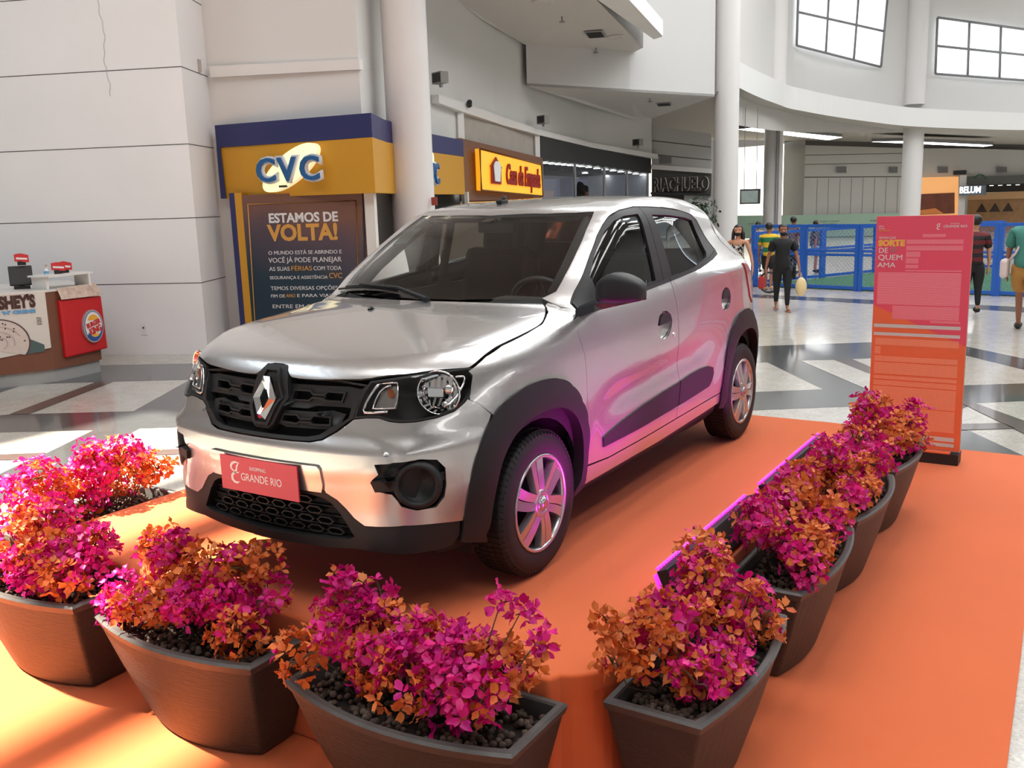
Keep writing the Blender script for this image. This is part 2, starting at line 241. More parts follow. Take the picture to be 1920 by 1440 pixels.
def srgb(r, g, b):
    f = lambda v: (v/255/12.92 if v/255 <= .04045 else ((v/255+.055)/1.055)**2.4)
    return (f(r), f(g), f(b))
M = {}
def gm(key, *a, **k):
    if key not in M: M[key] = mat(key, *a, **k)
    return M[key]
# ---------------------------------------------------------------- mesh helpers
def link(name, me, m=None, parent=None, world=False, smooth=False):
    o = bpy.data.objects.new(name, me); COL.objects.link(o)
    if m is not None:
        for x in (m if isinstance(m, (list, tuple)) else [m]): me.materials.append(x)
    if parent is not None:
        o.parent = parent
        if world: o.matrix_parent_inverse = parent_mats.get(parent.name, Matrix()).inverted()
    if smooth: me.polygons.foreach_set('use_smooth', [True]*len(me.polygons))
    return o
parent_mats = {}
def thing(name, label, cat, loc=(0, 0, 0), rz=0, group=None):
    o = bpy.data.objects.new(name, None); COL.objects.link(o); o.location = loc; o.rotation_euler = (0, 0, rz); o.empty_display_size = .1
    parent_mats[o.name] = Matrix.Translation(loc) @ Matrix.Rotation(rz, 4, 'Z')
    o['label'] = label; o['category'] = cat
    if group: o['group'] = group
    return o
def tag(o, label, cat, group=None, kind=None):
    o['label'] = label; o['category'] = cat
    if group: o['group'] = group
    if kind: o['kind'] = kind
    return o
def struct(o): o['kind'] = 'structure'; return o
class MB:
    def __init__(s): s.bm = bmesh.new()
    def box(s, c, d, rot=None, mi=0, bev=0):
        r = bmesh.ops.create_cube(s.bm, size=1)['verts']
        mtx = Matrix.Translation(c) @ (rot.to_4x4() if rot is not None else Matrix()) @ Matrix.Diagonal((d[0], d[1], d[2], 1))
        bmesh.ops.transform(s.bm, matrix=mtx, verts=r)
        fs = set(f for v in r for f in v.link_faces)
        for f in fs: f.material_index = mi
        if bev: 
            es = set(e for v in r for e in v.link_edges)
            bmesh.ops.bevel(s.bm, geom=list(es), offset=bev, segments=2, affect='EDGES', profile=.5)
        return s
    def cyl(s, a, b, r1, r2=None, n=20, mi=0, cap=True):
        a = Vector(a); b = Vector(b); r2 = r1 if r2 is None else r2
        d = b - a; q = d.to_track_quat('Z', 'Y').to_matrix().to_4x4()
        r = bmesh.ops.create_cone(s.bm, cap_ends=cap, segments=n, radius1=r1, radius2=r2, depth=d.length)['verts']
        bmesh.ops.transform(s.bm, matrix=Matrix.Translation((a+b)/2) @ q, verts=r)
        for f in set(f for v in r for f in v.link_faces): f.material_index = mi
        return s
    def sph(s, c, r, n=12, mi=0, sc=(1, 1, 1), rot=None):
        v = bmesh.ops.create_uvsphere(s.bm, u_segments=n, v_segments=max(6, n*2//3), radius=r)['verts']
        bmesh.ops.transform(s.bm, matrix=Matrix.Translation(c) @ (rot.to_4x4() if rot is not None else Matrix()) @ Matrix.Diagonal((sc[0], sc[1], sc[2], 1)), verts=v)
        for f in set(f for x in v for f in x.link_faces): f.material_index = mi
        return s
    def poly(s, pts, mi=0):
        f = s.bm.faces.new([s.bm.verts.new(p) for p in pts]); f.material_index = mi; return s
    def prism(s, pts, vec, mi=0):
        """closed prism: polygon pts (3-D) swept by vec"""
        v = Vector(vec); a = [s.bm.verts.new(p) for p in pts]; b = [s.bm.verts.new(Vector(p) + v) for p in pts]
        fs = [s.bm.faces.new(a[::-1]), s.bm.faces.new(b)]
        n = len(a)
        for i in range(n): fs.append(s.bm.faces.new((a[i], a[(i+1) % n], b[(i+1) % n], b[i])))
        for f in fs: f.material_index = mi
        return s
    def tube(s, pts, r, n=8, mi=0, closed=False):
        pts = [Vector(p) for p in pts]; N = len(pts); rr = r if isinstance(r, (list, tuple)) else [r]*N; rings = []
        up = None
        for i, p in enumerate(pts):
            t = (pts[(i+1) % N] - pts[i-1]) if closed else (pts[min(i+1, N-1)] - pts[max(i-1, 0)])
            t.normalize()
            if up is None: up = Vector((0, 0, 1)) if abs(t.z) < .9 else Vector((1, 0, 0))
            x = t.cross(up)
            if x.length < 1e-4: x = t.orthogonal()
            x.normalize(); y = x.cross(t).normalized(); up = y
            rings.append([s.bm.verts.new(p + (x*math.cos(a) + y*math.sin(a))*rr[i]) for a in [2*math.pi*k/n for k in range(n)]])
        for i in range(N if closed else N-1):
            A, B = rings[i], rings[(i+1) % N]
            for k in range(n):
                f = s.bm.faces.new((A[k], A[(k+1) % n], B[(k+1) % n], B[k])); f.material_index = mi; f.smooth = True
        if not closed:
            s.bm.faces.new(rings[0][::-1]).material_index = mi; s.bm.faces.new(rings[-1]).material_index = mi
        return s
    def lathe(s, prof, origin, axis='Y', n=48, mi=0):
        """profile of (radius, along) revolved about an axis through origin"""
        o = Vector(origin); rings = []
        for r, h in prof:
            ring = []
            for k in range(n):
                a = 2*math.pi*k/n; c, q = math.cos(a)*r, math.sin(a)*r
                v = {'Y': (c, h, q), 'Z': (c, q, h), 'X': (h, c, q)}[axis]
                ring.append(s.bm.verts.new(o + Vector(v)))
            rings.append(ring)
        for A, B in zip(rings, rings[1:]):
            for k in range(n):
                f = s.bm.faces.new((A[k], A[(k+1) % n], B[(k+1) % n], B[k])); f.material_index = mi; f.smooth = True
        return s
    def done(s, name, m=None, parent=None, world=False, smooth=False, fixn=True):
        if fixn: bmesh.ops.recalc_face_normals(s.bm, faces=s.bm.faces)
        me = bpy.data.meshes.new(name); s.bm.to_mesh(me); s.bm.free()
        return link(name, me, m, parent, world, smooth)
def box(name, c, d, m, parent=None, world=False, rz=0, bev=0):
    b = MB(); b.box(c, d, Matrix.Rotation(rz, 3, 'Z') if rz else None, bev=bev); return b.done(name, m, parent, world)
def text(name, s, size, m, parent, mtx, world=False, ext=.004, bold=0, align='LEFT', sx=1, space=1, res=3, shear=0, line=1):
    """lettering as real raised geometry"""
    c = bpy.data.curves.new(name, 'FONT'); c.body = s; c.size = size; c.extrude = ext; c.offset = bold; c.align_x = align; c.align_y = 'BOTTOM_BASELINE'
    c.space_character = space; c.resolution_u = res; c.shear = shear; c.space_line = line
    t = bpy.data.objects.new('tmp_text', c); COL.objects.link(t)
    dg = bpy.context.evaluated_depsgraph_get(); me = bpy.data.meshes.new_from_object(t.evaluated_get(dg))
    bpy.data.objects.remove(t); bpy.data.curves.remove(c)
    me.transform(mtx @ Matrix.Diagonal((sx, 1, 1, 1))); me.materials.clear()
    return link(name, me, m, parent, world)
def frame(o, xdir, ydir=(0, 0, 1)):
    """matrix whose local x runs along xdir, y along ydir, z out of the face (x cross y)"""
    x = Vector(xdir).normalized(); y = Vector(ydir); y = (y - x*y.dot(x)).normalized(); z = x.cross(y)
    return Matrix(((x.x, y.x, z.x, o[0]), (x.y, y.y, z.y, o[1]), (x.z, y.z, z.z, o[2]), (0, 0, 0, 1)))
def inpoly(P, poly):
    P = np.asarray(P, float); poly = np.asarray(poly, float); x, y = P[:, 0], P[:, 1]; ins = np.zeros(len(P), bool)
    j = len(poly) - 1
    for i in range(len(poly)):
        xi, yi = poly[i]; xj, yj = poly[j]
        c = ((yi > y) != (yj > y)) & (x < (xj - xi) * (y - yi) / (yj - yi + 1e-15) + xi)
        ins ^= c; j = i
    return ins
def edge_dist(P, poly):
    P = np.asarray(P, float)[:, None, :]; a = np.asarray(poly, float); b = np.roll(a, -1, 0); d = b - a
    t = np.clip(((P - a) * d).sum(-1) / ((d*d).sum(-1) + 1e-15), 0, 1)
    return np.sqrt((((P - a - t[..., None]*d))**2).sum(-1)).min(1)
def resample(poly, h):
    out = []
    for i in range(len(poly)):
        a = np.array(poly[i], float); b = np.array(poly[(i+1) % len(poly)], float); n = max(1, int(math.ceil(np.linalg.norm(b-a)/h)))
        for k in range(n): out.append(a + (b-a)*k/n)
    return np.array(out)
def smooth_loop(pts, per=6, corner=50):
    """Catmull-Rom through a closed loop, keeping corners sharper than `corner` degrees"""
    P = [np.array(p, float) for p in pts]; n = len(P); out = []
    def tang(i):
        a, b, c = P[i-1], P[i], P[(i+1) % n]; u, v = b-a, c-b
        an = math.degrees(math.acos(max(-1, min(1, float(u@v)/(np.linalg.norm(u)*np.linalg.norm(v)+1e-12)))))
        return None if an > corner else (c-a)/2
    T = [tang(i) for i in range(n)]
    for i in range(n):
        a, b = P[i], P[(i+1) % n]; L = np.linalg.norm(b-a)
        ta = T[i]; tb = T[(i+1) % n]
        ta = (b-a) if ta is None else ta*min(1.5, L/(np.linalg.norm(ta)+1e-9)); tb = (b-a) if tb is None else tb*min(1.5, L/(np.linalg.norm(tb)+1e-9))
        for k in range(per):
            t = k/per; out.append((2*t**3-3*t**2+1)*a + (t**3-2*t**2+t)*ta + (-2*t**3+3*t**2)*b + (t**3-t**2)*tb)
    return np.array(out)
def inset_loop(poly, d):
    P = np.array(poly, float); area2 = (P[:, 0]*np.roll(P[:, 1], -1) - np.roll(P[:, 0], -1)*P[:, 1]).sum()
    e = np.roll(P, -1, 0) - P; e /= (np.linalg.norm(e, axis=1, keepdims=True) + 1e-12)
    nrm = np.stack([-e[:, 1], e[:, 0]], 1) * (1 if area2 > 0 else -1)
    v = nrm + np.roll(nrm, 1, 0); v /= np.maximum((v*v).sum(1, keepdims=True)/2, .35)
    return P + v*d
def cdt(loops, h, scale=(1, 1)):
    """triangulate outer loop minus hole loops with interior points at spacing h. returns pts, tris"""
    sc = np.array(scale, float); L = [np.array(l, float)*sc for l in loops]
    L = [resample(l, h) for l in L]
    o = L[0]; lo, hi = o.min(0), o.max(0)
    gx, gy = np.meshgrid(np.arange(lo[0]+h/2, hi[0], h), np.arange(lo[1]+h/2, hi[1], h*.87)); gx = gx + (np.arange(gx.shape[0]) % 2)[:, None]*h/2
    G = np.stack([gx.ravel(), gy.ravel()], 1)
    if len(G):
        k = inpoly(G, o) & (edge_dist(G, o) > h*.45)
        for q in L[1:]: k &= ~inpoly(G, q) & (edge_dist(G, q) > h*.45)
        G = G[k]
    V = []; E = []
    for l in L:
        s = len(V); V += [tuple(p) for p in l]; E += [(s+i, s+(i+1) % len(l)) for i in range(len(l))]
    nb = len(V); V += [tuple(p) for p in G]
    r = delaunay_2d_cdt([Vector(v) for v in V], E, [], 0, 1e-6)
    P = np.array([tuple(v) for v in r[0]]); F = [tuple(f) for f in r[2]]
    C = np.array([P[list(f)].mean(0) for f in F]); k = inpoly(C, o)
    for q in L[1:]: k &= ~inpoly(C, q)
    F = [f for f, kk in zip(F, k) if kk]
    return P/sc, F
def shell(P, N, F, depth, off=0.0):
    """skin P (+off along N) with rims turned in by depth; exact normals kept"""
    P = np.asarray(P) + N*off
    cnt = {}
    for f in F:
        for i in range(len(f)):
            a, b = f[i], f[(i+1) % len(f)]; cnt[(a, b)] = 1
    bd = [(a, b) for (a, b) in cnt if (b, a) not in cnt]
    verts = [tuple(p) for p in P]; faces = [tuple(f) for f in F]; normals = [N[i] for f in F for i in f]; idx = {}
    def dup(i, d):
        k = (i, d)
        if k not in idx: idx[k] = len(verts); verts.append(tuple(P[i] - N[i]*d))
        return idx[k]
    if depth:
        for a, b in bd:
            a1, b1 = dup(a, 0.0), dup(b, 0.0); a2, b2 = dup(a, depth), dup(b, depth)
            e = np.array(verts[b1]) - np.array(verts[a1]); n = np.cross(e, N[a]); n = n/(np.linalg.norm(n)+1e-12)
            faces.append((b1, a1, a2, b2)); normals += [n, n, n, n]
    return verts, faces, normals
def mesh_from(name, verts, faces, normals=None):
    me = bpy.data.meshes.new(name); me.from_pydata(verts, [], faces); me.update()
    if normals is not None:
        me.polygons.foreach_set('use_smooth', [True]*len(me.polygons))
        me.normals_split_custom_set([tuple(n) for n in normals])
    return me
# ---------------------------------------------------------------- the mall
ZR = 10.5
WALLM = mat('white wall paint', (.85, .85, .85), rough=.75, vary=(.9, .05), bump=(60, .08, .002))
WALL2 = mat('off white wall paint', (.66, .65, .63), rough=.8, vary=(.6, .04))
SOFM = mat('soffit paint', (.56, .54, .52), rough=.85)
PILM = mat('column paint', (.66, .64, .63), rough=.6)
JNT = mat('wall joint', (.10, .09, .085), rough=.9)
STEEL = mat('grey steel', (.30, .30, .31), rough=.4, metal=.4)
def v3(p, z=None, dz=0): return (p[0], p[1], (p[2] if z is None else z) + dz)
# floor: polished terrazzo with dark and brown inlays
def terrazzo(name, c, rough, amt=.18):
    m = mat(name, c, rough=rough, spec=.45, coat=.35, coatr=.08)
    n = m.node_tree.nodes; l = m.node_tree.links; b = n['Principled BSDF']
    t = n.new('ShaderNodeTexCoord'); v = n.new('ShaderNodeTexVoronoi'); v.inputs['Scale'].default_value = 70
    l.new(t.outputs['Object'], v.inputs['Vector'])
    no = n.new('ShaderNodeTexNoise'); no.inputs['Scale'].default_value = 5; no.inputs['Detail'].default_value = 8; l.new(t.outputs['Object'], no.inputs['Vector'])
    a = n.new('ShaderNodeMix'); a.data_type = 'RGBA'; a.inputs['A'].default_value = tuple(x*(1-amt) for x in c)+(1,); a.inputs['B'].default_value = tuple(min(1, x*(1+amt)) for x in c)+(1,)
    l.new(v.outputs['Color'], a.inputs['Factor'])
    a2 = n.new('ShaderNodeMix'); a2.data_type = 'RGBA'; a2.blend_type = 'MULTIPLY'; a2.inputs['Factor'].default_value = .35
    l.new(a.outputs['Result'], a2.inputs['A']); l.new(no.outputs['Fac'], a2.inputs['B']); l.new(a2.outputs['Result'], b.inputs['Base Color'])
    return m
FL = terrazzo('light terrazzo', (.56, .53, .47), .22)
FD = terrazzo('dark granite inlay', (.070, .075, .078), .20)
FB = terrazzo('brown granite inlay', (.115, .075, .066), .22)
b = MB(); b.box((-22, -3, -.1), (70, 46, .2)); struct(b.done('floor', FL))
def inlay(nm, pts, m, dz):
    bb = MB(); o = [(x, y, dz) for x, y in pts]
    P, F = cdt([[p[:2] for p in o]], 3.0); me = bpy.data.meshes.new(nm); 
    me.from_pydata([(p[0], p[1], dz) for p in P], [], [tuple(f) for f in F]); me.update()
    for f in me.polygons:
        if f.normal.z < 0: f.flip()
    bb.bm.free(); return struct(link(nm, me, m))
k = 0
for key, pts in FLOOR_INLAYS.items():
    m = FD if 'DARK' in key else (FB if 'BROWN' in key else FL)
    k += 1; inlay('floor_inlay', pts, m, .0012 + (.0022 if 'DARK' not in key else 0) + (.001 if 'BROWN' in key else 0))

# left wall, with its horizontal joints
A_, B_ = Vector(WALL_L[0]), Vector(WALL_L[1]); dw = (B_-A_).normalized(); C_ = Vector(v3(WALL_C[0], 0)); W0 = Vector(v3(WALL_C[1], 0))
nout = Vector((dw.y, -dw.x, 0))
b = MB(); a0 = A_ - dw*9
b.prism([a0, B_, C_, C_ - nout*.6 - dw*1.0, a0 - nout*1.5], (0, 0, ZR)); struct(b.done('wall_left', WALLM))
jb = MB()
for z in (.999, 1.89, 2.874, 3.874, 4.848, 5.85):
    jb.prism([a0+nout*.002, B_+nout*.002, B_ - nout*.002, a0 - nout*.002], (0, 0, .010)) if False else None
    b1 = MB(); p0, p1 = a0 + nout*.003, B_ + nout*.003
    for q in (p0, p1): q.z = z
    b1.prism([p0, p1, p1 + Vector((0, 0, .011)), p0 + Vector((0, 0, .011))], -nout*.01)
    rd_ = (C_-B_).normalized(); rn = Vector((rd_.y, -rd_.x, 0)); rn = rn if rn.dot(nout) > 0 or rn.y > 0 else -rn
    q0 = Vector((B_.x, B_.y, z)) + rn*.003; q1 = Vector((C_.x, C_.y, z)) + rn*.003
    b1.prism([q0, q1, q1 + Vector((0, 0, .011)), q0 + Vector((0, 0, .011))], -rn*.01)
    struct(b1.done('trim_1', JNT))
jb.bm.free()
cr = [Vector(A_ + dw*.55 + nout*.004) + Vector((0, 0, z)) + dw*(.02*math.sin(z*9)+.012*math.sin(z*31)) for z in np.linspace(3.55, 5.6, 40)]
b = MB(); b.tube(cr, .003, n=4); struct(b.done('trim_2', mat('hairline crack', (.33, .31, .29), rough=.9)))
# wall above and behind the travel shop, running into the curved shop wall
def wall_strip(name, pts, z0, z1, m, th=.25, closed=False):
    bb = MB(); n = len(pts); 
    for (p, q) in zip(pts, pts[1:]):
        d = Vector((q[0]-p[0], q[1]-p[1], 0)).normalized(); nr = Vector((d.y, -d.x, 0))
        bb.poly([(p[0], p[1], z0), (q[0], q[1], z0), (q[0], q[1], z1), (p[0], p[1], z1)])
    return struct(bb.done(name, m, fixn=False))
WC = [v3(p, 0) for p in WALL_CURVE]
back = wall_strip('wall_back_left', [tuple(C_), tuple(W0)], 0, ZR, WALL2)
curve = wall_strip('wall_curved', WC[:5], 0, ZR, WALL2); wall_strip('wall_curved', WC[4:], 3.3, ZR, WALL2)
LM = mat('ledge white', (.72, .70, .68), rough=.7)
def ledge(name, top, bot, out=.10):
    bb = MB()
    for i in range(len(top)-1):
        d = Vector((top[i+1][0]-top[i][0], top[i+1][1]-top[i][1], 0)).normalized(); nr = Vector((-d.y, d.x, 0))
        if nr.dot(Vector((3, 2.6, 0)) - Vector(top[i])) < 0: nr = -nr
        p, q, r, s = [Vector(x) for x in (top[i], top[i+1], (top[i+1][0], top[i+1][1], bot[i+1][2]), (top[i][0], top[i][1], bot[i][2]))]
        bb.prism([p, q, r, s], nr*out)
    return struct(bb.done(name, LM))
ledge('trim_3', [LEDGE_L[0], LEDGE_L[2]], [LEDGE_L[1], LEDGE_L[3]], .12)
ledge('trim_4', LEDGE_R, LEDGE_Rb, .15)
# concrete panel over the pie shop, with uprights of the white frame
def lerp(a, b_, t): return tuple(x*(1-t)+y*t for x, y in zip(a, b_))
CONC = mat('raw concrete', (.40, .37, .33), rough=.9, vary=(3, .16))
b = MB(); p0, p1 = Vector(LEDGE_Rb[1]), Vector(LEDGE_Rb[3]); dz = .75
toc = (Vector((3, 2.6, 0)) - Vector((p0.x, p0.y, 0))).normalized()
b.poly([p0+toc*.03, p1+toc*.03, p1+toc*.03-Vector((0, 0, p1.z-3.06)), p0+toc*.03-Vector((0, 0, p0.z-3.28))]); struct(b.done('wall_concrete', CONC))
for i, p in enumerate((LEDGE_Rb[1], LEDGE_Rb[3])):
    b = MB(); b.box((p[0]+toc.x*.08, p[1]+toc.y*.08, p[2]-.55), (.16, .16, 1.1), Matrix.Rotation(R(-15), 3, 'Z')); struct(b.done('trim_5', LM))

# columns
for i, p in enumerate(COLS):
    top = [ZR, ZR, 4.68, 4.1][i]
    b = MB(); b.lathe([(.33, 0), (.33, top)], (p[0], p[1], 0), 'Z', 48); o = b.done('column', PILM, smooth=True)
    tag(o, ['white round column standing in front of the yellow shop sign', 'white round column rising behind the rear of the car', 'white round column with a conduit behind the blue fence', 'white round column left of the orange lit shop window'][i], 'column')
b = MB(); c = COLS[2]; 
for dx in (0, .07): b.cyl((c[0]+.34, c[1]+.22+dx, 0), (c[0]+.34, c[1]+.22+dx, 4.6), .025, n=8)
tag(b.done('conduit_pipe', STEEL), 'pair of thin grey conduit pipes clipped to the column behind the blue fence', 'pipe')
for i, p in enumerate(UCOLS):
    b = MB(); b.lathe([(.36, 4.9), (.36, ZR)], (p[0], p[1], 0), 'Z', 40); struct(b.done('pilaster', PILM, smooth=True))
# soffits and bulkhead
def slab(name, pts, m, up):
    zs = [p[2] for p in pts]; bb = MB(); bb.prism(pts, (0, 0, up)); return struct(bb.done(name, m))
slab('ceiling_soffit_high', SOF1, SOFM, .5)
s2 = [SOF2[0], SOF2[1], SOF2[2], SOF2[3], SOF2[4]]
slab('ceiling_soffit_low', s2, SOFM, .06)
b = MB()
bt = [SOF2[0], SOF2[1], SOF2[2]]
for p, q in zip(bt, bt[1:]): b.poly([p, q, v3(q, ZR), v3(p, ZR)])
struct(b.done('wall_bulkhead', mat('bulkhead paint', (.56, .555, .55), rough=.75), fixn=False))
b = MB(); b.poly([SOF2[2], SOF2[3], v3(SOF2[3], ZR), v3(SOF2[2], ZR)]); struct(b.done('wall_bulkhead_side', WALL2))
# projecting rim over the high soffit
b = MB(); b.prism([LIP[0], LIP[1], LIP[2], LIP[3]], (0, 0, .35)); struct(b.done('trim_6', WALLM))
b = MB(); s0 = SOF1[5]; s1 = SOF1[6]; s2_ = SOF1[7]
b.poly([s0, s1, v3(s1, None, .45), v3(s0, None, .45)]); b.poly([s1, s2_, v3(s2_, None, .45), v3(s1, None, .45)]); struct(b.done('trim_7', SOFM))
b = MB(); q_ = [SOF2[3], SOF2[2], RINGB[0], RINGB[1], CEILBACK[1], (-38, -20, 4.5), (-27, -14, 4.4)]
for i in range(1, len(q_)-1): b.poly([v3(q_[0], None, .05), v3(q_[i], None, .05), v3(q_[i+1], None, .05)])
struct(b.done('ceiling_passage', mat('passage ceiling', (.40, .37, .34), rough=.9), fixn=False))
# ring beam of the atrium, far ceiling and the clerestory wall
def strip_between(name, A, B2, m):
    bb = MB()
    for i in range(len(A)-1): bb.poly([A[i], A[i+1], B2[i+1], B2[i]])
    return struct(bb.done(name, m, fixn=False, smooth=False))
def dense(L, n=5):
    P = np.array(L, float); t = np.arange(len(P)); f = [spl(t, P[:, k]) for k in range(3)]
    tt = np.linspace(0, len(P)-1, (len(P)-1)*n+1); return [tuple(float(g(np.array([x]))[0]) for g in f) for x in tt]
rb = dense(RINGB); rt = dense([(a[0], a[1], b_[2]) for a, b_ in zip(RINGB, RINGT)])
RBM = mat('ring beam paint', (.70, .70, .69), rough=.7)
strip_between('wall_ring_beam', rb, rt, RBM)
back_edge = [(p[0]-2.6*math.cos(R(20)), p[1]-2.6*math.sin(R(20)), p[2]+.05) for p in rt]
strip_between('wall_ring_top', rt, back_edge, RBM)
cb = dense(CEILBACK, 9)[:len(rb)]
cb = [cb[int(i*(len(cb)-1)/(len(rb)-1))] for i in range(len(rb))]
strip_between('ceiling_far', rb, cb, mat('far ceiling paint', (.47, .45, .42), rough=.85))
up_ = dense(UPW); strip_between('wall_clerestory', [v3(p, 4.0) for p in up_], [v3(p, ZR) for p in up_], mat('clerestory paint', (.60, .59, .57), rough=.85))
FROST = mat('frosted glazing', (.9, .94, 1), rough=.6, emis=(.93, .97, 1), estr=1.15)
FRAME = mat('window frame grey', (.20, .20, .205), rough=.5)
def glazing(name, Wn, cols, rows, pane_m=FROST, fw=.07):
    bl, br, tr, tl_ = [Vector(p) for p in Wn]; nr = (br-bl).cross(tl_-bl).normalized()
    if nr.dot(Vector((3, 2.6, 2))-bl) < 0: nr = -nr
    pt = lambda u, v: (bl*(1-u)+br*u)*(1-v) + (tl_*(1-u)+tr*u)*v + nr*.10
    fr = MB()
    for i in range(cols+1): fr.tube([pt(i/cols, 0), pt(i/cols, 1)], fw*.6, n=4)
    for j in range(rows+1): fr.tube([pt(0, j/rows), pt(1, j/rows)], fw*.6, n=4)
    o = struct(fr.done(name, FRAME))
    pn = MB(); pn.poly([pt(0, 0)-nr*.03, pt(1, 0)-nr*.03, pt(1, 1)-nr*.03, pt(0, 1)-nr*.03]); pn.done('window_pane', pane_m, o); return o
glazing('window_1', WIN1, 3, 2); glazing('window_2', WIN2, 3, 2)
# skylights in the far ceiling
LITE = mat('skylight glazing', (1, 1, 1), emis=(1, .99, .97), estr=8.0)
for i in range(2):
    P = STRIPS[i*4:i*4+4]; b = MB(); b.poly([v3(p, None, -.32) for p in P]); o = struct(b.done('window_%d' % (3+i), LITE)); b = MB(); b.prism([v3(p, None, -.31) for p in P], (0, 0, .12)); b.done('window_frame', FRAME, o)
# end walls beyond the fence
WP = mat('white panelling', (.64, .63, .60), rough=.8); WBR = mat('sunlit end wall', (.80, .81, .80), rough=.8)
bk = BACK
wall_strip('wall_far_end', [v3(bk[0]), v3(bk[1])], 0, 4.4, WBR); wall_strip('wall_far_jog', [v3(bk[2]), v3(bk[3])], 0, 4.3, WP)
b = MB()
for p, q in ((bk[2], bk[3]), (bk[3], bk[4])): b.poly([(p[0], p[1], 0), (q[0], q[1], 0), (q[0], q[1], q[2]-.05), (p[0], p[1], p[2]-.05)])
struct(b.done('wall_far', WP, fixn=False))
b = MB()
for p, q in ((bk[4], bk[5]), (bk[5], bk[6]), (bk[6], bk[7])): b.poly([(p[0], p[1], 2.46-.02*(p[1]+4.8)), (q[0], q[1], 2.46-.02*(q[1]+4.8)), (q[0], q[1], q[2]-.05), (p[0], p[1], p[2]-.05)])
struct(b.done('wall_far_upper', WP, fixn=False))
DKB = mat('painted gap shade', (.16, .155, .15), rough=.9)  # dark colour stands in for shade in the recess above the far wall
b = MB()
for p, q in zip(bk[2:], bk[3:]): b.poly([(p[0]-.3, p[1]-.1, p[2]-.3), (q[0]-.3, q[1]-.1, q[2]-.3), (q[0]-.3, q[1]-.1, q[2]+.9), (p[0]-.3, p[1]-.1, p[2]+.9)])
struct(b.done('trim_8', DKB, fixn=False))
b = MB()
for z in (3.22, 3.62-.0): b.tube([v3(bk[3], z-.0, 0), v3(bk[4], z-.10), v3(bk[6], z-.2)], .012, n=4)
b.tube([v3(bk[3], 2.66), v3(bk[4], 2.52), v3(bk[6], 2.42)], .018, n=4)
for t in np.linspace(.12, .95, 9): 
    p = lerp(bk[3], bk[4], t); b.cyl((p[0]+.01, p[1], .95), (p[0]+.01, p[1], 2.6-.1*t), .007, n=4)
struct(b.done('trim_9', JNT))
vn = mat('vent grey', (.17, .17, .175), rough=.6)
for i in range(4):
    P = [Vector(p) for p in VENTS[i*4:i*4+4]]; b = MB(); b.prism([p + Vector((.02, 0, 0)) for p in P], (.05, 0, 0))
    tag(b.done('air_vent', vn), 'small dark grey air vent on the far white wall, ' + ['leftmost', 'second from left', 'above the orange lit shop', 'rightmost, above the dark shop front'][i], 'vent', 'air vents along the far wall')
# green hoarding
GH = mat('pale green hoarding', srgb(165, 195, 175), rough=.7, vary=(6, .05))
HP = HOARD
b = MB()
for i in range(2):
    p, q = HP[i], HP[i+1]; b.prism([(p[0]+.1, p[1], 0.02), (q[0]+.1, q[1], 0.02), (q[0]+.1, q[1], q[2]), (p[0]+.1, p[1], p[2])], (.05, 0, 0))
hb_ = tag(b.done('hoarding', GH), 'pale green shop hoarding with black lettering behind the blue fence', 'hoarding')
INK = mat('black print', (.02, .02, .02), rough=.6)
def fitted(parent, s, org, width, hcap, xd, m, world=False, out=.01, bold=0, ext=.003, shear=0, par_off=None):
    """lettering scaled to a measured width and cap height"""
    c = bpy.data.curves.new('m', 'FONT'); c.body = s; c.size = 1; t = bpy.data.objects.new('m', c); COL.objects.link(t)
    bpy.context.view_layer.update(); w0 = t.dimensions.x; bpy.data.objects.remove(t); bpy.data.curves.remove(c)
    size = hcap/.70; xd = Vector(xd).normalized(); nr = xd.cross(Vector((0, 0, 1)))
    o = Vector(org) + nr*out
    if par_off is not None: o = o - Vector(par_off)
    return text('lettering', s, size, m, parent, frame(o, xd), ext=ext, bold=bold, sx=width/(w0*size), shear=shear)
for s, o, wd, hc in HOARD_TEXT: fitted(hb_, s, o, wd, hc, (-.17, .98, 0), INK, out=.35)
# ceiling / roof of the atrium with its skylight openings
RM = mat('roof underside', (.50, .49, .48), rough=.85)
def roof():
    outer = [(-52, -24), (14, -24), (14, 16), (-52, 16)]
    holes = [[(-45.5, -22), (-40.5, -22), (-40.5, -14.5), (-45.5, -14.5)]]       # daylight on the end wall beyond the columns
    for y0, y1, sh in ROOF_GAPS: holes.append([(ROOF_X0+sh, y0), (9.0, y0), (9.0, y1), (ROOF_X0+sh, y1)])
    P, F = cdt([outer] + holes, 6.0); me = bpy.data.meshes.new('ceiling')
    n = len(P); V = [(p[0], p[1], ZR) for p in P] + [(p[0], p[1], ZR+.3) for p in P]
    Fa = [tuple(f) for f in F] + [tuple(i+n for i in f[::-1]) for f in F]
    cnt = set((f[i], f[(i+1) % 3]) for f in F for i in range(3))
    for a, b2 in cnt:
        if (b2, a) not in cnt: Fa.append((a, b2, b2+n, a+n))
    me.from_pydata(V, [], Fa); me.update(); return struct(link('ceiling', me, RM))
ROOF_X0 = -.2
ROOF_GAPS = [(-12.0, -9.6, 0), (-9.35, -7.12, .3), (-6.88, -6.40, 2.1)]
roof()
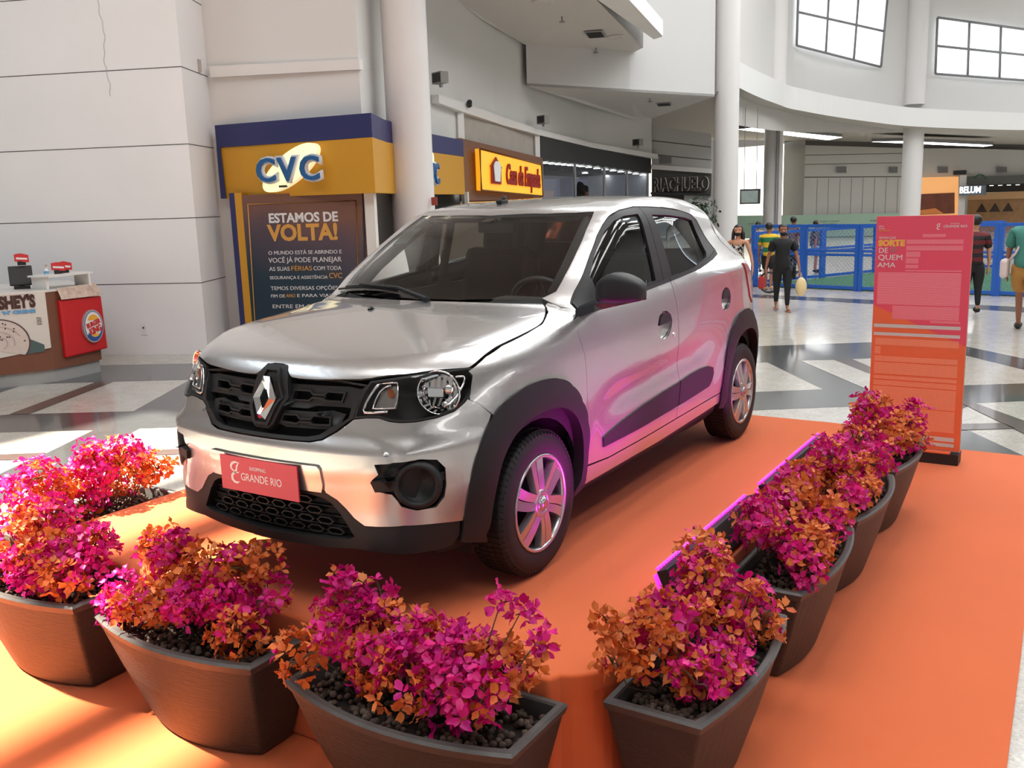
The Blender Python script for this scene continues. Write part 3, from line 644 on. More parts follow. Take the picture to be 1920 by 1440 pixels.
# rows of frosted skylight panels: the daylight of the hall
SKYP = mat('skylight panel', (1, 1, 1), emis=(.97, .985, 1), estr=SKY_E if 'SKY_E' in globals() else 8.5)
for j, (x0, x1) in enumerate(((-26, -22), (-19.5, -15.5), (-13, -9), (-6.5, -2.5), (1.5, 5.5))):
    for y0, y1 in ((-5.4, -4.2), (-3, -1.8), (-.6, .6), (1.8, 3.0), (4.2, 5.4), (7, 8.2)):
        if (x0 > 0 and y0 < -5) or (x0 == -6.5 and y0 < -2): continue
        b = MB(); b.poly([(x0, y0, ZR-.02), (x0, y1, ZR-.02), (x1, y1, ZR-.02), (x1, y0, ZR-.02)]); struct(b.done('window_5', SKYP, fixn=False))
for j in range(9):
    for y0 in (4.6, 7.2, 9.8, 12.4):
        x0 = -47 + 2.3*j; b = MB(); b.poly([(x0, y0, ZR-.02), (x0, y0+1.9, ZR-.02), (x0+1.25, y0+1.9, ZR-.02), (x0+1.25, y0, ZR-.02)]); struct(b.done('window_6', SKYP, fixn=False))
# the hall behind and beside the camera
ENC = mat('hall wall grey', (.42, .41, .40), rough=.8, vary=(.5, .1)); ENR = mat('hall wall dark', (.17, .165, .16), rough=.8, vary=(.5, .2))
wall_strip('wall_right', [(14, 16), (-50, 16)], 0, ZR, ENR); wall_strip('wall_behind', [(14, -24), (14, 16)], 0, ZR, ENC)
wall_strip('wall_far_left', [(-50, -24), (14, -24)], 0, ZR, ENC); wall_strip('wall_end', [(-52, 16), (-52, -24)], 0, ZR, ENC)
DKS = mat('dark shop front', (.03, .03, .035), rough=.3)
for i, (x0, x1) in enumerate(((-14, -8), (-7, -1), (1, 7), (8, 13))):
    b = MB(); b.box(((x0+x1)/2, 15.9, 1.6), (x1-x0, .1, 3.2)); struct(b.done('door_%d' % (i+1), DKS))
    b = MB(); b.box(((x0+x1)/2, 15.7, 3.5), (x1-x0, .12, .5)); struct(b.done('unseen_glow_band', LITE))  # glowing band above each unseen shop front
# ---------------------------------------------------------------- the car
def flake():
    m = mat('silver paint', (.58, .572, .565), rough=.27, metal=.82, coat=1.0, coatr=.04)
    n = m.node_tree.nodes; l = m.node_tree.links; b = n['Principled BSDF']
    v = n.new('ShaderNodeTexVoronoi'); v.inputs['Scale'].default_value = 900
    t = n.new('ShaderNodeTexCoord'); l.new(t.outputs['Object'], v.inputs['Vector'])
    bp = n.new('ShaderNodeBump'); bp.inputs['Strength'].default_value = .10; bp.inputs['Distance'].default_value = .0006
    l.new(v.outputs['Distance'], bp.inputs['Height']); l.new(bp.outputs['Normal'], b.inputs['Normal'])
    return m
PAINT = flake()
BLK = mat('black plastic', (.018, .018, .019), rough=.52, spec=.35, bump=(700, .12, .0006))
BLKM = mat('black matte plastic', (.012, .012, .013), rough=.6)
BLKG = mat('gloss black', (.008, .008, .009), rough=.12)
DARK = mat('car inner dark', (.006, .006, .007), rough=.8)
GLASS = mat('car glass', (.92, .97, .945), rough=.0, trans=1, ior=1.02, coat=1, coatr=.0, spec=.5)
GLASSD = mat('car side glass', (.84, .91, .88), rough=.0, trans=1, ior=1.02, coat=1, coatr=.0, spec=.5)
CLEAR = mat('lamp cover', (1, 1, 1), rough=0, trans=1, ior=1.04, coat=1, coatr=0)
CHROME = mat('chrome', (.85, .85, .86), rough=.05, metal=1)
RIMM = mat('wheel silver', (.52, .52, .53), rough=.28, metal=.85, coat=.6, coatr=.08)
RUB = mat('tyre rubber', (.011, .011, .012), rough=.62)
SEAT = mat('seat cloth', (.020, .019, .019), rough=.85, bump=(400, .3, .001))
TRIM = mat('grey cabin trim', (.12, .115, .11), rough=.7)
HEADL = mat('headliner', (.32, .30, .28), rough=.9)
REDL = mat('red lens', (.35, .005, .01), rough=.1, coat=1)
AMB = mat('amber bulb', (.75, .14, .02), rough=.2, emis=(.8, .2, .05), estr=.15)
CX = -1.2
car = thing('car', 'silver five-door hatchback with black plastic cladding parked on the orange carpeted stage', 'car', (CX, 0, H))
SU = {'front': (.75, 1), 'rear': (.6, 1), 'upper': (1, .62), 'side': (1, 1), 'top': (1, 1)}
def topart(V): return [(v[0]-CX, v[1], v[2]) for v in V]
def panel(name, mode, loops, m, h=.035, inset=0., depth=.012, off=0., parent=None, both=True, smooth=0, lift=None, cap=False):
    su = SU[mode]
    if smooth: loops = [smooth_loop(l, smooth) for l in loops]
    LL = []
    for i, l in enumerate(loops):
        l = np.array(l, float)*su
        if inset: l = inset_loop(l, inset if i == 0 else -inset)
        LL.append(l/np.array(su))
    P2, F = cdt(LL, h, su)
    P = pmap(mode, P2); N = bgrad(P)
    a, b, c = (P[[f[i] for f in F]] for i in range(3)); 
    if (np.cross(b-a, c-a) * N[[f[0] for f in F]]).sum() < 0: F = [f[::-1] for f in F]
    o_ = off
    if lift is not None: P = P + N*lift(P)[:, None]
    V, Fc, Nn = shell(P, N, F, depth, off)
    out = []
    par = car if parent is None else parent
    me = mesh_from(name, topart(V), Fc, Nn); out.append(link(name, me, m, par if not isinstance(par, list) else par[0]))
    if both:
        V2 = [(v[0], -v[1], v[2]) for v in V]; F2 = []; N2 = []; k = 0
        for f in Fc:
            ns = Nn[k:k+len(f)]; k += len(f); F2.append(f[::-1]); N2 += [np.array((n[0], -n[1], n[2])) for n in ns[::-1]]
        me = mesh_from(name, topart(V2), F2, N2); out.append(link(name, me, m, par if not isinstance(par, list) else par[1]))
    for o in out[1:] if both else []: pass
    return out
def cdone(b, name, m, parent=None, smooth=False):
    """finish a mesh written in car coordinates; a parent must itself be a car part at the car's origin"""
    bmesh.ops.transform(b.bm, matrix=Matrix.Translation((-CX, 0, 0)), verts=b.bm.verts)
    return b.done(name, m, parent or car, smooth=smooth)
def sym(l): return list(l) + [(-a, b) for a, b in reversed(l)]

# master curves (car coordinates)
DFo = [(-.414, 1.008), (-.427, 1.043), (-.494, 1.091), (-.568, 1.144), (-.699, 1.231), (-.829, 1.312), (-.909, 1.356), (-.985, 1.393), (-1.086, 1.420), (-1.26, 1.434), (-1.499, 1.425), (-1.777, 1.400), (-1.96, 1.375), (-2.06, 1.340), (-2.12, 1.285), (-2.185, 1.172), (-2.16, 1.145), (-2.07, 1.128), (-1.95, 1.113), (-1.768, 1.090), (-1.40, 1.060), (-1.019, 1.037), (-.719, 1.024)]
GF = [(-.56, 1.052), (-.60, 1.145), (-.70, 1.220), (-.78, 1.272), (-.88, 1.330), (-.985, 1.375), (-1.08, 1.395), (-1.238, 1.400), (-1.225, 1.25), (-1.216, 1.075), (-.9, 1.060)]
GR = [(-1.377, 1.392), (-1.575, 1.383), (-1.80, 1.364), (-1.945, 1.345), (-1.99, 1.25), (-1.995, 1.165), (-1.96, 1.142), (-1.84, 1.115), (-1.68, 1.094), (-1.415, 1.082)]
ARCF = [(.45, .272), (.441, .38), (.422, .50), (.386, .604), (.322, .700), (.250, .751), (.125, .788), (0, .795), (-.125, .779), (-.229, .732), (-.311, .650), (-.358, .555), (-.376, .43), (-.380, .262)]
ARCR = [(-2.423+.372, .262), (-2.423+.380, .40), (-2.423+.375, .50), (-2.423+.335, .62), (-2.423+.25, .722), (-2.423+.13, .785), (-2.423, .800), (-2.423-.13, .785), (-2.423-.25, .722), (-2.423-.335, .62), (-2.423-.37, .50), (-2.423-.385, .38), (-2.423-.39, .28)]
def arc_in(cx, r0=.335, zb=.235): return [(cx + r0*math.cos(a), .300 + r0*math.sin(a)*1.06) for a in np.linspace(R(-12), R(192), 22)]

# inner dark shell: closes the gaps between panels
lowside = [(.52, .22), (.52, .66), (.30, .70), (.26, .90), (.2, .93), (-.4, .98), (-1.4, 1.00), (-2.2, 1.05), (-2.75, 1.05), (-2.85, .3), (-2.72, .22)] + [(-2.423 + .345*math.cos(a), .287+.345*math.sin(a)) for a in np.linspace(R(190), R(-10), 20)] + [(-1.9, .2), (-.5, .2)] + [(.345*math.cos(a), .287+.345*math.sin(a)) for a in np.linspace(R(190), R(-10), 20)]
panel('inner_side_shell', 'side', [lowside], DARK, h=.08, depth=0, off=-.028)
panel('inner_front_shell', 'front', [[(-1.05, .24), (1.05, .24), (1.05, .84), (-1.05, .84)]], DARK, h=.09, depth=0, off=-.10, both=False)
panel('inner_hood_shell', 'top', [[(.50, -.45), (.50, .45), (.2, .58), (-.22, .58), (-.16, 0), (-.22, -.58), (.2, -.58)]], DARK, h=.1, depth=0, off=-.03, both=False)
b = MB(); b.box((-1.2, 0, .23), (2.6, 1.30, .05)); cdone(b, 'floor_pan', DARK)

# bonnet
HL = [(.600, 0), (.602, .034), (.628, .078), (.633, .100), (.628, .2), (.612, .31), (.582, .433), (.523, .543), (.442, .622), (.365, .680), (.333, .696), (.26, .703), (.16, .708), (-.029, .706), (-.162, .697), (-.262, .660), (-.345, .612), (-.372, .585), (-.318, .45), (-.268, .25), (-.240, 0)]
hood = [(x, y) for x, y in HL] + [(x, -y) for x, y in HL[-2:0:-1]]
panel('hood', 'top', [hood], PAINT, inset=.002, depth=.016, both=False, smooth=3, h=.03)
# scuttle between bonnet and windscreen
cw = [(-.20, 0), (-.23, .25), (-.28, .45), (-.335, .60), (-.41, .625), (-.42, .57), (-.35, .42), (-.29, .2), (-.27, 0)]
panel('scuttle_panel', 'top', [cw + [(x, -y) for x, y in cw[-2:0:-1]]], BLKM, both=False, off=-.022, depth=.01)
# windscreen
WSL = [(-.872, 0), (-.885, .12), (-.915, .30), (-.955, .43), (-.993, .512), (-.85, .545), (-.679, .580), (-.54, .598), (-.455, .600), (-.400, .560), (-.345, .42), (-.285, .2), (-.265, 0)]
wsl = WSL + [(x, -y) for x, y in WSL[-2:0:-1]]
screen = panel('windscreen', 'top', [wsl], GLASS, both=False, off=-.004, depth=0, h=.06)[0]
wb = [(x + (.045 if i > 8 else (-.018 if i < 5 else 0)), max(0, y - (.018 if 4 < i < 10 else 0))) for i, (x, y) in enumerate(WSL)]
wbl = wb + [(x, -y) for x, y in wb[-2:0:-1]]
# roof, pillars and cant rails, one pressed skin
def upl(P2): return None
def up_from(mode, pts):
    return [tuple(q) for q in pinv('upper', pmap(mode, pts))]
ws_u = [tuple(q) for q in pinv('upper', pmap('top', np.array([q for q in WSL[:10]])))]
seam = [tuple(q) for q in pinv('upper', pmap('side', np.array([(-.385, 1.034), (-.414, 1.012)])))]
df_u = [tuple(q) for q in pinv('upper', pmap('side', np.array(DFo[1:16])))]
rear_u = [tuple(q) for q in pinv('upper', pmap('side', np.array([(-2.30, 1.16), (-2.48, 1.14)])))] + [(-2.50, .9), (-2.52, .4), (-2.53, 0)]
half = ws_u + seam + df_u + rear_u
up = half + [(x, -t) for x, t in half[::-1] if abs(t) > 1e-3]
panel('roof_and_pillars', 'upper', [up], PAINT, both=False, h=.034, depth=.02, inset=.0015)
# front wings
wing = [(.372, .888)] + [(x, z) for x, z in []] 
hs = [tuple(q) for q in pinv('side', pmap('top', np.array([(.355, .694), (.26, .709), (.16, .714), (-.029, .712), (-.162, .703), (-.262, .668), (-.345, .622), (-.385, .60)])))]
wing = [(.345, .868), (.352, .882)] + hs + [(-.416, 1.012), (-.345, .986), (-.333, .919), (-.361, .837), (-.371, .738), (-.366, .60), (-.375, .45), (-.380, .262), (-.36, .262)] + [(x-.012, z-.012) for x, z in ARCF[::-1][1:]][1:10] + [(.30, .715), (.352, .765), (.385, .787), (.366, .830)]
panel('front_wing', 'side', [wing], PAINT, depth=.016, h=.028)
# doors
fd = [(-.416, 1.004), (-.345, .986), (-.333, .919), (-.361, .837), (-.371, .738), (-.366, .60), (-.375, .45), (-.385, .352), (-.6, .335), (-1.0, .338), (-1.376, .348), (-1.385, .45), (-1.408, .546), (-1.395, .65), (-1.376, .777), (-1.381, .90), (-1.376, 1.02), (-1.372, 1.058), (-1.019, 1.035), (-.719, 1.022)]
hf = [(-1.130, .83), (-1.128, .87), (-1.155, .905), (-1.20, .922), (-1.25, .920), (-1.290, .90), (-1.300, .87), (-1.285, .83), (-1.25, .80), (-1.20, .79), (-1.155, .80)]
rd = [(-1.376, 1.058), (-1.376, 1.02), (-1.381, .90), (-1.376, .777), (-1.395, .65), (-1.408, .546), (-1.385, .45), (-1.376, .348), (-1.7, .355), (-2.03, .362), (-2.043, .42), (-2.045, .50), (-2.085, .62), (-2.165, .715), (-2.245, .765), (-2.262, .85), (-2.255, .93), (-2.215, 1.02), (-2.17, 1.10), (-2.155, 1.142), (-2.07, 1.127), (-1.95, 1.112), (-1.768, 1.089)]
hr = [(-2.02, .87), (-2.02, .905), (-2.045, .94), (-2.09, .958), (-2.135, .955), (-2.17, .935), (-2.178, .90), (-2.165, .865), (-2.13, .838), (-2.085, .83), (-2.045, .84)]
fdoor = panel('front_door', 'side', [fd, hf], PAINT, inset=.0022, depth=.014, h=.028)
rdoor = panel('rear_door', 'side', [rd, hr], PAINT, inset=.0022, depth=.014, h=.028)
# recessed cup and flap of each handle
for doors, hl, fl in ((fdoor, hf, [(-1.140, .862), (-1.155, .897), (-1.20, .914), (-1.25, .912), (-1.284, .893), (-1.291, .868)]), (rdoor, hr, [(-2.030, .900), (-2.048, .932), (-2.09, .950), (-2.135, .947), (-2.163, .929), (-2.170, .903)])):
    c = np.mean(hl, 0)
    panel('handle_cup', 'side', [hl], PAINT, h=.012, depth=0, parent=doors, lift=lambda P, c=c: -.028*np.clip(1-((P[:, 0]-c[0])**2+(P[:, 2]-c[1])**2)/.0078, 0, 1)**.6)
    panel('door_handle', 'side', [fl], BLK, h=.012, depth=.014, off=.004, parent=doors)
for doors, x, z in ((fdoor, -1.318, .795),):
    for o, sy in zip(doors, (1, -1)):
        y = float(pmap('side', np.array([(x, z)]))[0][1])
        b = MB(); b.cyl((x, sy*(y-.006), z), (x, sy*(y+.003), z), .012, n=16); cdone(b, 'key_lock', CHROME, o)
# black window surrounds and panes
i0 = [(-1.300, 1.432)]
dff = [q for q in DFo[:10]] + [(-1.305, 1.4335), (-1.300, 1.25), (-1.305, 1.055)] + DFo[21:]
dfr = [(-1.309, 1.4335)] + DFo[10:21] + [(-1.309, 1.055), (-1.304, 1.25)]
fs = panel('window_surround', 'side', [dff, GF], BLK, depth=.016, off=-.003, parent=fdoor, h=.03)
rs = panel('window_surround', 'side', [dfr, GR], BLK, depth=.016, off=-.003, parent=rdoor, h=.03)
panel('window_pane', 'side', [inset_loop(np.array(GF), -.006)], GLASSD, depth=0, off=-.014, parent=fdoor, h=.03)
panel('window_pane', 'side', [inset_loop(np.array(GR), -.006)], GLASSD, depth=0, off=-.014, parent=rdoor, h=.03)
# waist strips
ws1 = [(x, z+.002) for x, z in DFo[21:]][::1]
strip = [(-.48, 1.030), (-.719, 1.040), (-1.019, 1.053), (-1.36, 1.073), (-1.36, 1.056), (-1.019, 1.034), (-.719, 1.021), (-.46, 1.006)]
panel('waist_strip', 'side', [strip], BLKM, depth=.014, off=.006, h=.02, parent=fdoor)
strip = [(-1.365, 1.073), (-1.768, 1.106), (-1.95, 1.130), (-2.08, 1.150), (-2.165, 1.166), (-2.16, 1.142), (-2.07, 1.127), (-1.95, 1.112), (-1.768, 1.089), (-1.365, 1.056)]
panel('waist_strip', 'side', [strip], BLKM, depth=.014, off=.006, h=.02, parent=rdoor)
# door cladding, in two pieces at the door gap
cf = [(-.524, .446), (-.530, .398), (-.918, .400), (-1.372, .415), (-1.385, .45), (-1.404, .540), (-1.20, .528), (-.946, .507), (-.70, .476)]
cr = [(-1.380, .415), (-1.6, .424), (-1.83, .436), (-1.868, .46), (-1.893, .50), (-1.880, .535), (-1.80, .556), (-1.698, .560), (-1.55, .554), (-1.412, .541), (-1.393, .45)]
panel('door_cladding', 'side', [cf], BLK, depth=.014, off=.006, h=.03, parent=fdoor, inset=.001)
panel('door_cladding', 'side', [cr], BLK, depth=.014, off=.006, h=.03, parent=rdoor, inset=.001)
# sills
sill = [(-.372, .345), (-.6, .329), (-1.0, .332), (-1.376, .342), (-1.7, .349), (-2.035, .356), (-2.05, .30), (-1.2, .268), (-.385, .262)]
panel('sill', 'side', [sill], PAINT, depth=.05, h=.04, off=-.002)
panel('sill_underside', 'side', [[(-.40, .264), (-1.2, .270), (-2.04, .302), (-2.04, .26), (-1.2, .225), (-.40, .225)]], BLKM, depth=.03, h=.05, off=-.02)
# rear quarter, tail
q = [(-2.255, .93), (-2.262, .85), (-2.245, .765), (-2.165, .715)] + [(x, z) for x, z in ARCR[5:]] + [(-2.80, .28), (-2.86, .5), (-2.84, .8), (-2.75, 1.0), (-2.66, 1.13), (-2.60, 1.14), (-2.30, 1.162), (-2.185, 1.172), (-2.155, 1.142), (-2.17, 1.10), (-2.215, 1.02)]
panel('rear_quarter', 'side', [q], PAINT, depth=.014, h=.03)
def symc0(l): return list(l) + [(-a, c) for a, c in list(l)[::-1] if abs(a) > 1e-4]
tl = [(-2.49, 1.07), (-2.56, 1.055), (-2.63, 1.0), (-2.66, .92), (-2.62, .82), (-2.575, .86), (-2.53, .96)]
panel('tail_lamp', 'side', [tl], REDL, depth=.02, h=.02, off=.006)
panel('tailgate', 'rear', [symc0([(0, .62), (.85, .62), (.85, 1.0), (1.0, 1.09), (1.30, 1.12), (1.38, 1.20), (1.36, 1.34), (.9, 1.395), (.4, 1.41), (0, 1.412)]), symc0([(0, 1.10), (.62, 1.10), (.58, 1.30), (0, 1.33)])], PAINT, both=False, depth=.02, h=.05, off=.002)
panel('rear_window', 'rear', [symc0([(0, 1.095), (.63, 1.095), (.59, 1.305), (0, 1.335)])], GLASSD, both=False, depth=0, h=.08, off=-.006)
panel('rear_bumper', 'rear', [sym([(0, .28), (.9, .28), (1.0, .36), (1.0, .60), (0, .60)])], PAINT, both=False, depth=.02, h=.06, off=.003)
# wheel arch mouldings
for A, cx in ((ARCF, 0), (ARCR, -2.423)):
    inn = arc_in(cx)
    if cx == 0:
        inn = [(.335, .245), (.340, .30), (.330, .40), (.309, .50), (.275, .573), (.214, .633), (.12, .670), (-.01, .682), (-.125, .665), (-.215, .615), (-.275, .54), (-.303, .45), (-.306, .36), (-.275, .245)]
    else:
        inn = [(cx+.300, .255), (cx+.318, .36), (cx+.315, .45), (cx+.29, .535), (cx+.235, .61), (cx+.15, .665), (cx+.02, .685), (cx-.12, .67), (cx-.22, .615), (cx-.29, .53), (cx-.32, .42), (cx-.325, .28)]
    loop = list(A) + list(reversed(inn))
    def lf(P, inn=np.array(inn), A=np.array(A)):
        d = edge_dist(P[:, [0, 2]], inn); e = edge_dist(P[:, [0, 2]], A); return .004 + .020*np.clip(e/.05, 0, 1)**.5
    panel('arch_moulding', 'side', [smooth_loop(loop, 4, 60)], BLK, h=.022, depth=.05, lift=lf)
# wheel wells
for cx in (0, -2.423):
    for s in (1, -1):
        b = MB(); n = 26
        pr = [(cx+.39*math.cos(a), .30+.39*math.sin(a)) for a in np.linspace(R(-15), R(195), n)]
        yo, yi = s*.70, s*.42
        for (x0, z0), (x1, z1) in zip(pr, pr[1:]): b.poly([(x0, yo, z0), (x1, yo, z1), (x1, yi, z1), (x0, yi, z0)])
        b.poly([(x, yi, z) for x, z in pr])
        cdone(b, 'wheel_well_liner', DARK)

# ---- front end
GRO = [(0, .655), (.10, .655), (.20, .656), (.285, .658), (.345, .668), (.41, .698), (.455, .725), (.487, .742), (.505, .786), (.541, .840), (.562, .856), (.40, .872), (.26, .880), (.13, .880), (.10, .874)]
LAMP = [(.492, .745), (.508, .786), (.535, .833), (.566, .866), (.655, .876), (.745, .884), (.85, .890), (.931, .893), (.985, .894), (1.022, .889), (1.030, .870), (1.005, .830), (.950, .785), (.905, .760), (.834, .746), (.745, .739), (.677, .739), (.640, .742), (.600, .752), (.55, .751)]
bump_top = [(0, .650), (.10, .650), (.20, .651), (.29, .653), (.35, .663), (.415, .693), (.46, .720), (.49, .738), (.545, .745), (.600, .746), (.640, .736), (.677, .733), (.745, .733), (.834, .740), (.905, .754), (.955, .780), (1.012, .828), (1.028, .80)]
P3 = pmap('side', np.array([(.392, .790), (.352, .765), (.312, .722), (.372, .62), (.41, .52), (.43, .40), (.438, .362)]))
bside = [tuple(t) for t in pinv('front', P3)]
bump_bot = [(.915, .352), (.80, .362), (.677, .370), (.58, .362), (.52, .360), (.476, .385), (.44, .420), (.404, .449), (.36, .468), (.30, .474), (.20, .476), (0, .476)]
FOGO = [(.575, .592), (.66, .600), (.752, .606), (.816, .596), (.848, .562), (.850, .50), (.840, .455), (.805, .422), (.73, .420), (.672, .438), (.634, .480), (.57, .488), (.553, .525), (.585, .552)]
halfb = bump_top[:-1] + bside + bump_bot
bl = halfb + [(-a, c) for a, c in halfb[::-1] if abs(a) > 1e-4]
def blift(P):
    y, z = np.abs(P[:, 1]), P[:, 2]
    # hollow under the lamps, proud centre band, dished surround of the fog lamp
    a = -.012*np.exp(-((z-.690-.02*y)/.034)**2)*sstep(.30, .52, y)*sstep(.74, .60, y)
    c = -.020*np.exp(-((z-.52)/.085)**2)*sstep(.34, .46, y)*sstep(.72, .62, y)
    d = -.010*sstep(.60, .565, z)*sstep(.31, .27, y)
    return a + c + d
panel('front_bumper', 'front', [bl, FOGO, [(-a, c) for a, c in FOGO]], PAINT, both=False, h=.0125, depth=.014, lift=blift, inset=.0005)
# lower black apron with its intake
ap = [(0, .482), (.20, .482), (.30, .480), (.362, .474), (.408, .455), (.446, .425), (.482, .389), (.522, .365), (.58, .367), (.677, .375), (.80, .367), (.905, .357), (.90, .30), (.86, .268), (.803, .262), (.62, .268), (.475, .272), (.344, .262), (.17, .256), (0, .254)]
IN = [(0, .455), (.28, .455), (.335, .447), (.372, .430), (.41, .395), (.47, .312), (.44, .300), (.2, .290), (0, .286)]
def symc(l): return l + [(-a, c) for a, c in l[::-1] if abs(a) > 1e-4]
def alift(P): return .010*sstep(.31, .27, P[:, 2]) - .0 + .0*P[:, 0]
panel('front_apron', 'front', [symc(ap), symc(IN)], BLK, both=False, h=.025, depth=.05, lift=alift, off=-.004)
low = panel('lower_intake_grille', 'front', [symc([(a*1.01, c+(.004 if c > .4 else -.004)) for a, c in IN])], DARK, both=False, h=.05, depth=0, off=-.045)[0]
def ribbon(name, mode, pts, wd, m, off, th=.006, parent=None, closed=True):
    """a raised outline of width wd following pts on the body"""
    a = resample(np.array(pts)*SU[mode], .02); o = inset_loop(a, -wd/2); i = inset_loop(a, wd/2)
    return panel(name, mode, [o/np.array(SU[mode]), i/np.array(SU[mode])], m, both=False, h=.05, depth=th, off=off, parent=parent or car)
bmr = MB()
def hexpts(c, z, w_, h_): return [(c-w_/2, z), (c-w_/2+.02, z+h_/2), (c+w_/2-.02, z+h_/2), (c+w_/2, z), (c+w_/2-.02, z-h_/2), (c-w_/2+.02, z-h_/2)]
meshes = []
for r in range(4):
    z = .425 - r*.036
    for k in range(-4, 5):
        c = k*.105 + (.05 if r % 2 else 0)
        if abs(c)+.05 < [.36, .40, .435, .47][r]: meshes.append(hexpts(c, z, .085, .024))
V_, F_, N_ = [], [], []
for hp in meshes:
    a = np.array(hp)*SU['front']; o = inset_loop(a, -.0022)/np.array(SU['front']); i = inset_loop(a, .0022)/np.array(SU['front'])
    P2, F = cdt([o, i], .03, SU['front']); P = pmap('front', P2); N = bgrad(P)
    v, f, nn = shell(P, N, F, .022, -.020); s = len(V_); V_ += v; F_ += [tuple(x+s for x in q) for q in f]; N_ += nn
link('intake_mesh', mesh_from('intake_mesh', topart(V_), F_, N_), BLK, low)
bq = MB()
for r in range(5):
    z = .443 - r*.036
    pts = [tuple(q) for q in pmap('front', np.array([(a, z) for a in np.linspace(-.44, .44, 15)])) - np.array([[.036, 0, 0]])]
    bq.tube(pts, .004, n=6)
cdone(bq, 'intake_bar', BLKM, low)
# upper grille: back, rim, bars with hexagonal openings, badge surround
gro = symc(GRO)
gr = panel('radiator_grille', 'front', [gro], DARK, both=False, h=.05, depth=0, off=-.055)[0]
gi = [(a*.955, c + (.012 if c < .70 else (-.004 if c > .85 else 0))) for a, c in GRO]
panel('grille_rim', 'front', [gro, symc(gi)], BLK, both=False, h=.02, depth=.045, off=0, parent=gr, lift=lambda P: -.009*sstep(.80, .84, P[:, 2])-.001)
HU = [(.124, .787), (.137, .822), (.238, .824), (.255, .812), (.323, .814), (.342, .828), (.435, .828), (.420, .796), (.329, .792), (.316, .800), (.251, .800), (.235, .789)]
HLo = [(.095, .711), (.105, .738), (.185, .740), (.202, .727), (.261, .729), (.279, .743), (.368, .742), (.368, .714), (.271, .711), (.262, .718), (.202, .716), (.187, .709)]
for Hx, zc0, zc1, a1, a2 in ((HU, .772, .846, .52, .56), (HLo, .695, .757, .425, .455)):
    for s in (1, -1):
        base = [(.045, zc0+.012), (.12, zc0), (a1-.02, zc0+.006), (a2-.02, zc1-.004), (a1-.06, zc1+.006), (.11, zc1), (.055, zc1-.012)]
        l1 = [(s*a, c) for a, c in base]
        hx = np.array([(s*a, c) for a, c in Hx])
        holes = [hx[[0, 1, 2, 3, 10, 11]] * 1, hx[[4, 5, 6, 7, 8, 9]] * 1]
        holes = [inset_loop(q*SU['front'], .003)/np.array(SU['front']) for q in holes]
        panel('grille_bar', 'front', [l1] + holes, BLK, both=False, h=.03, depth=.028, off=-.022, parent=gr)
        ribbon('bar_edge', 'front', [tuple(q) for q in hx], .006, BLKG if False else BLK, -.014, th=.012, parent=gr)
SURO = [(-.135, .79), (-.115, .865), (-.078, .902), (.078, .902), (.115, .865), (.135, .79), (.075, .700), (.045, .682), (-.045, .682), (-.075, .700)]
panel('badge_surround', 'front', [[(a*.93, c) for a, c in SURO]], BLK, both=False, h=.025, depth=.05, off=.004, parent=gr)
SH = [(-.095, .79), (-.040, .885), (.040, .885), (.095, .79), (.040, .697), (-.040, .697)]
ribbon('badge_rim', 'front', SH, .010, BLK, .014, th=.014, parent=gr)
# the diamond badge
b = MB(); o3 = Vector((.686, 0, .791)); tilt = Matrix.Rotation(R(-14), 3, 'Y')
def dl(pts, d): return [b.bm.verts.new(o3 + tilt @ Vector((d, y, z))) for y, z in pts]
A = dl([(-.016, .080), (.016, .080), (.058, .003), (.058, -.003), (.016, -.080), (-.016, -.080), (-.058, -.003), (-.058, .003)], .0)
B_ = dl([(-.004, .062), (.012, .060), (.041, .002), (.040, -.002), (.004, -.062), (-.012, -.060), (-.041, -.002), (-.040, .002)], .016)
C_ = dl([(.000, .040), (.006, .030), (.020, .001), (.019, -.002), (.000, -.040), (-.006, -.030), (-.020, -.001), (-.019, .002)], .003)
Bk = dl([(-.016, .080), (.016, .080), (.058, .003), (.058, -.003), (.016, -.080), (-.016, -.080), (-.058, -.003), (-.058, .003)], -.010)
for X, Y in ((Bk, A), (A, B_), (B_, C_)):
    for i in range(8): b.bm.faces.new((X[i], X[(i+1) % 8], Y[(i+1) % 8], Y[i]))
cdone(b, 'diamond_badge', CHROME)
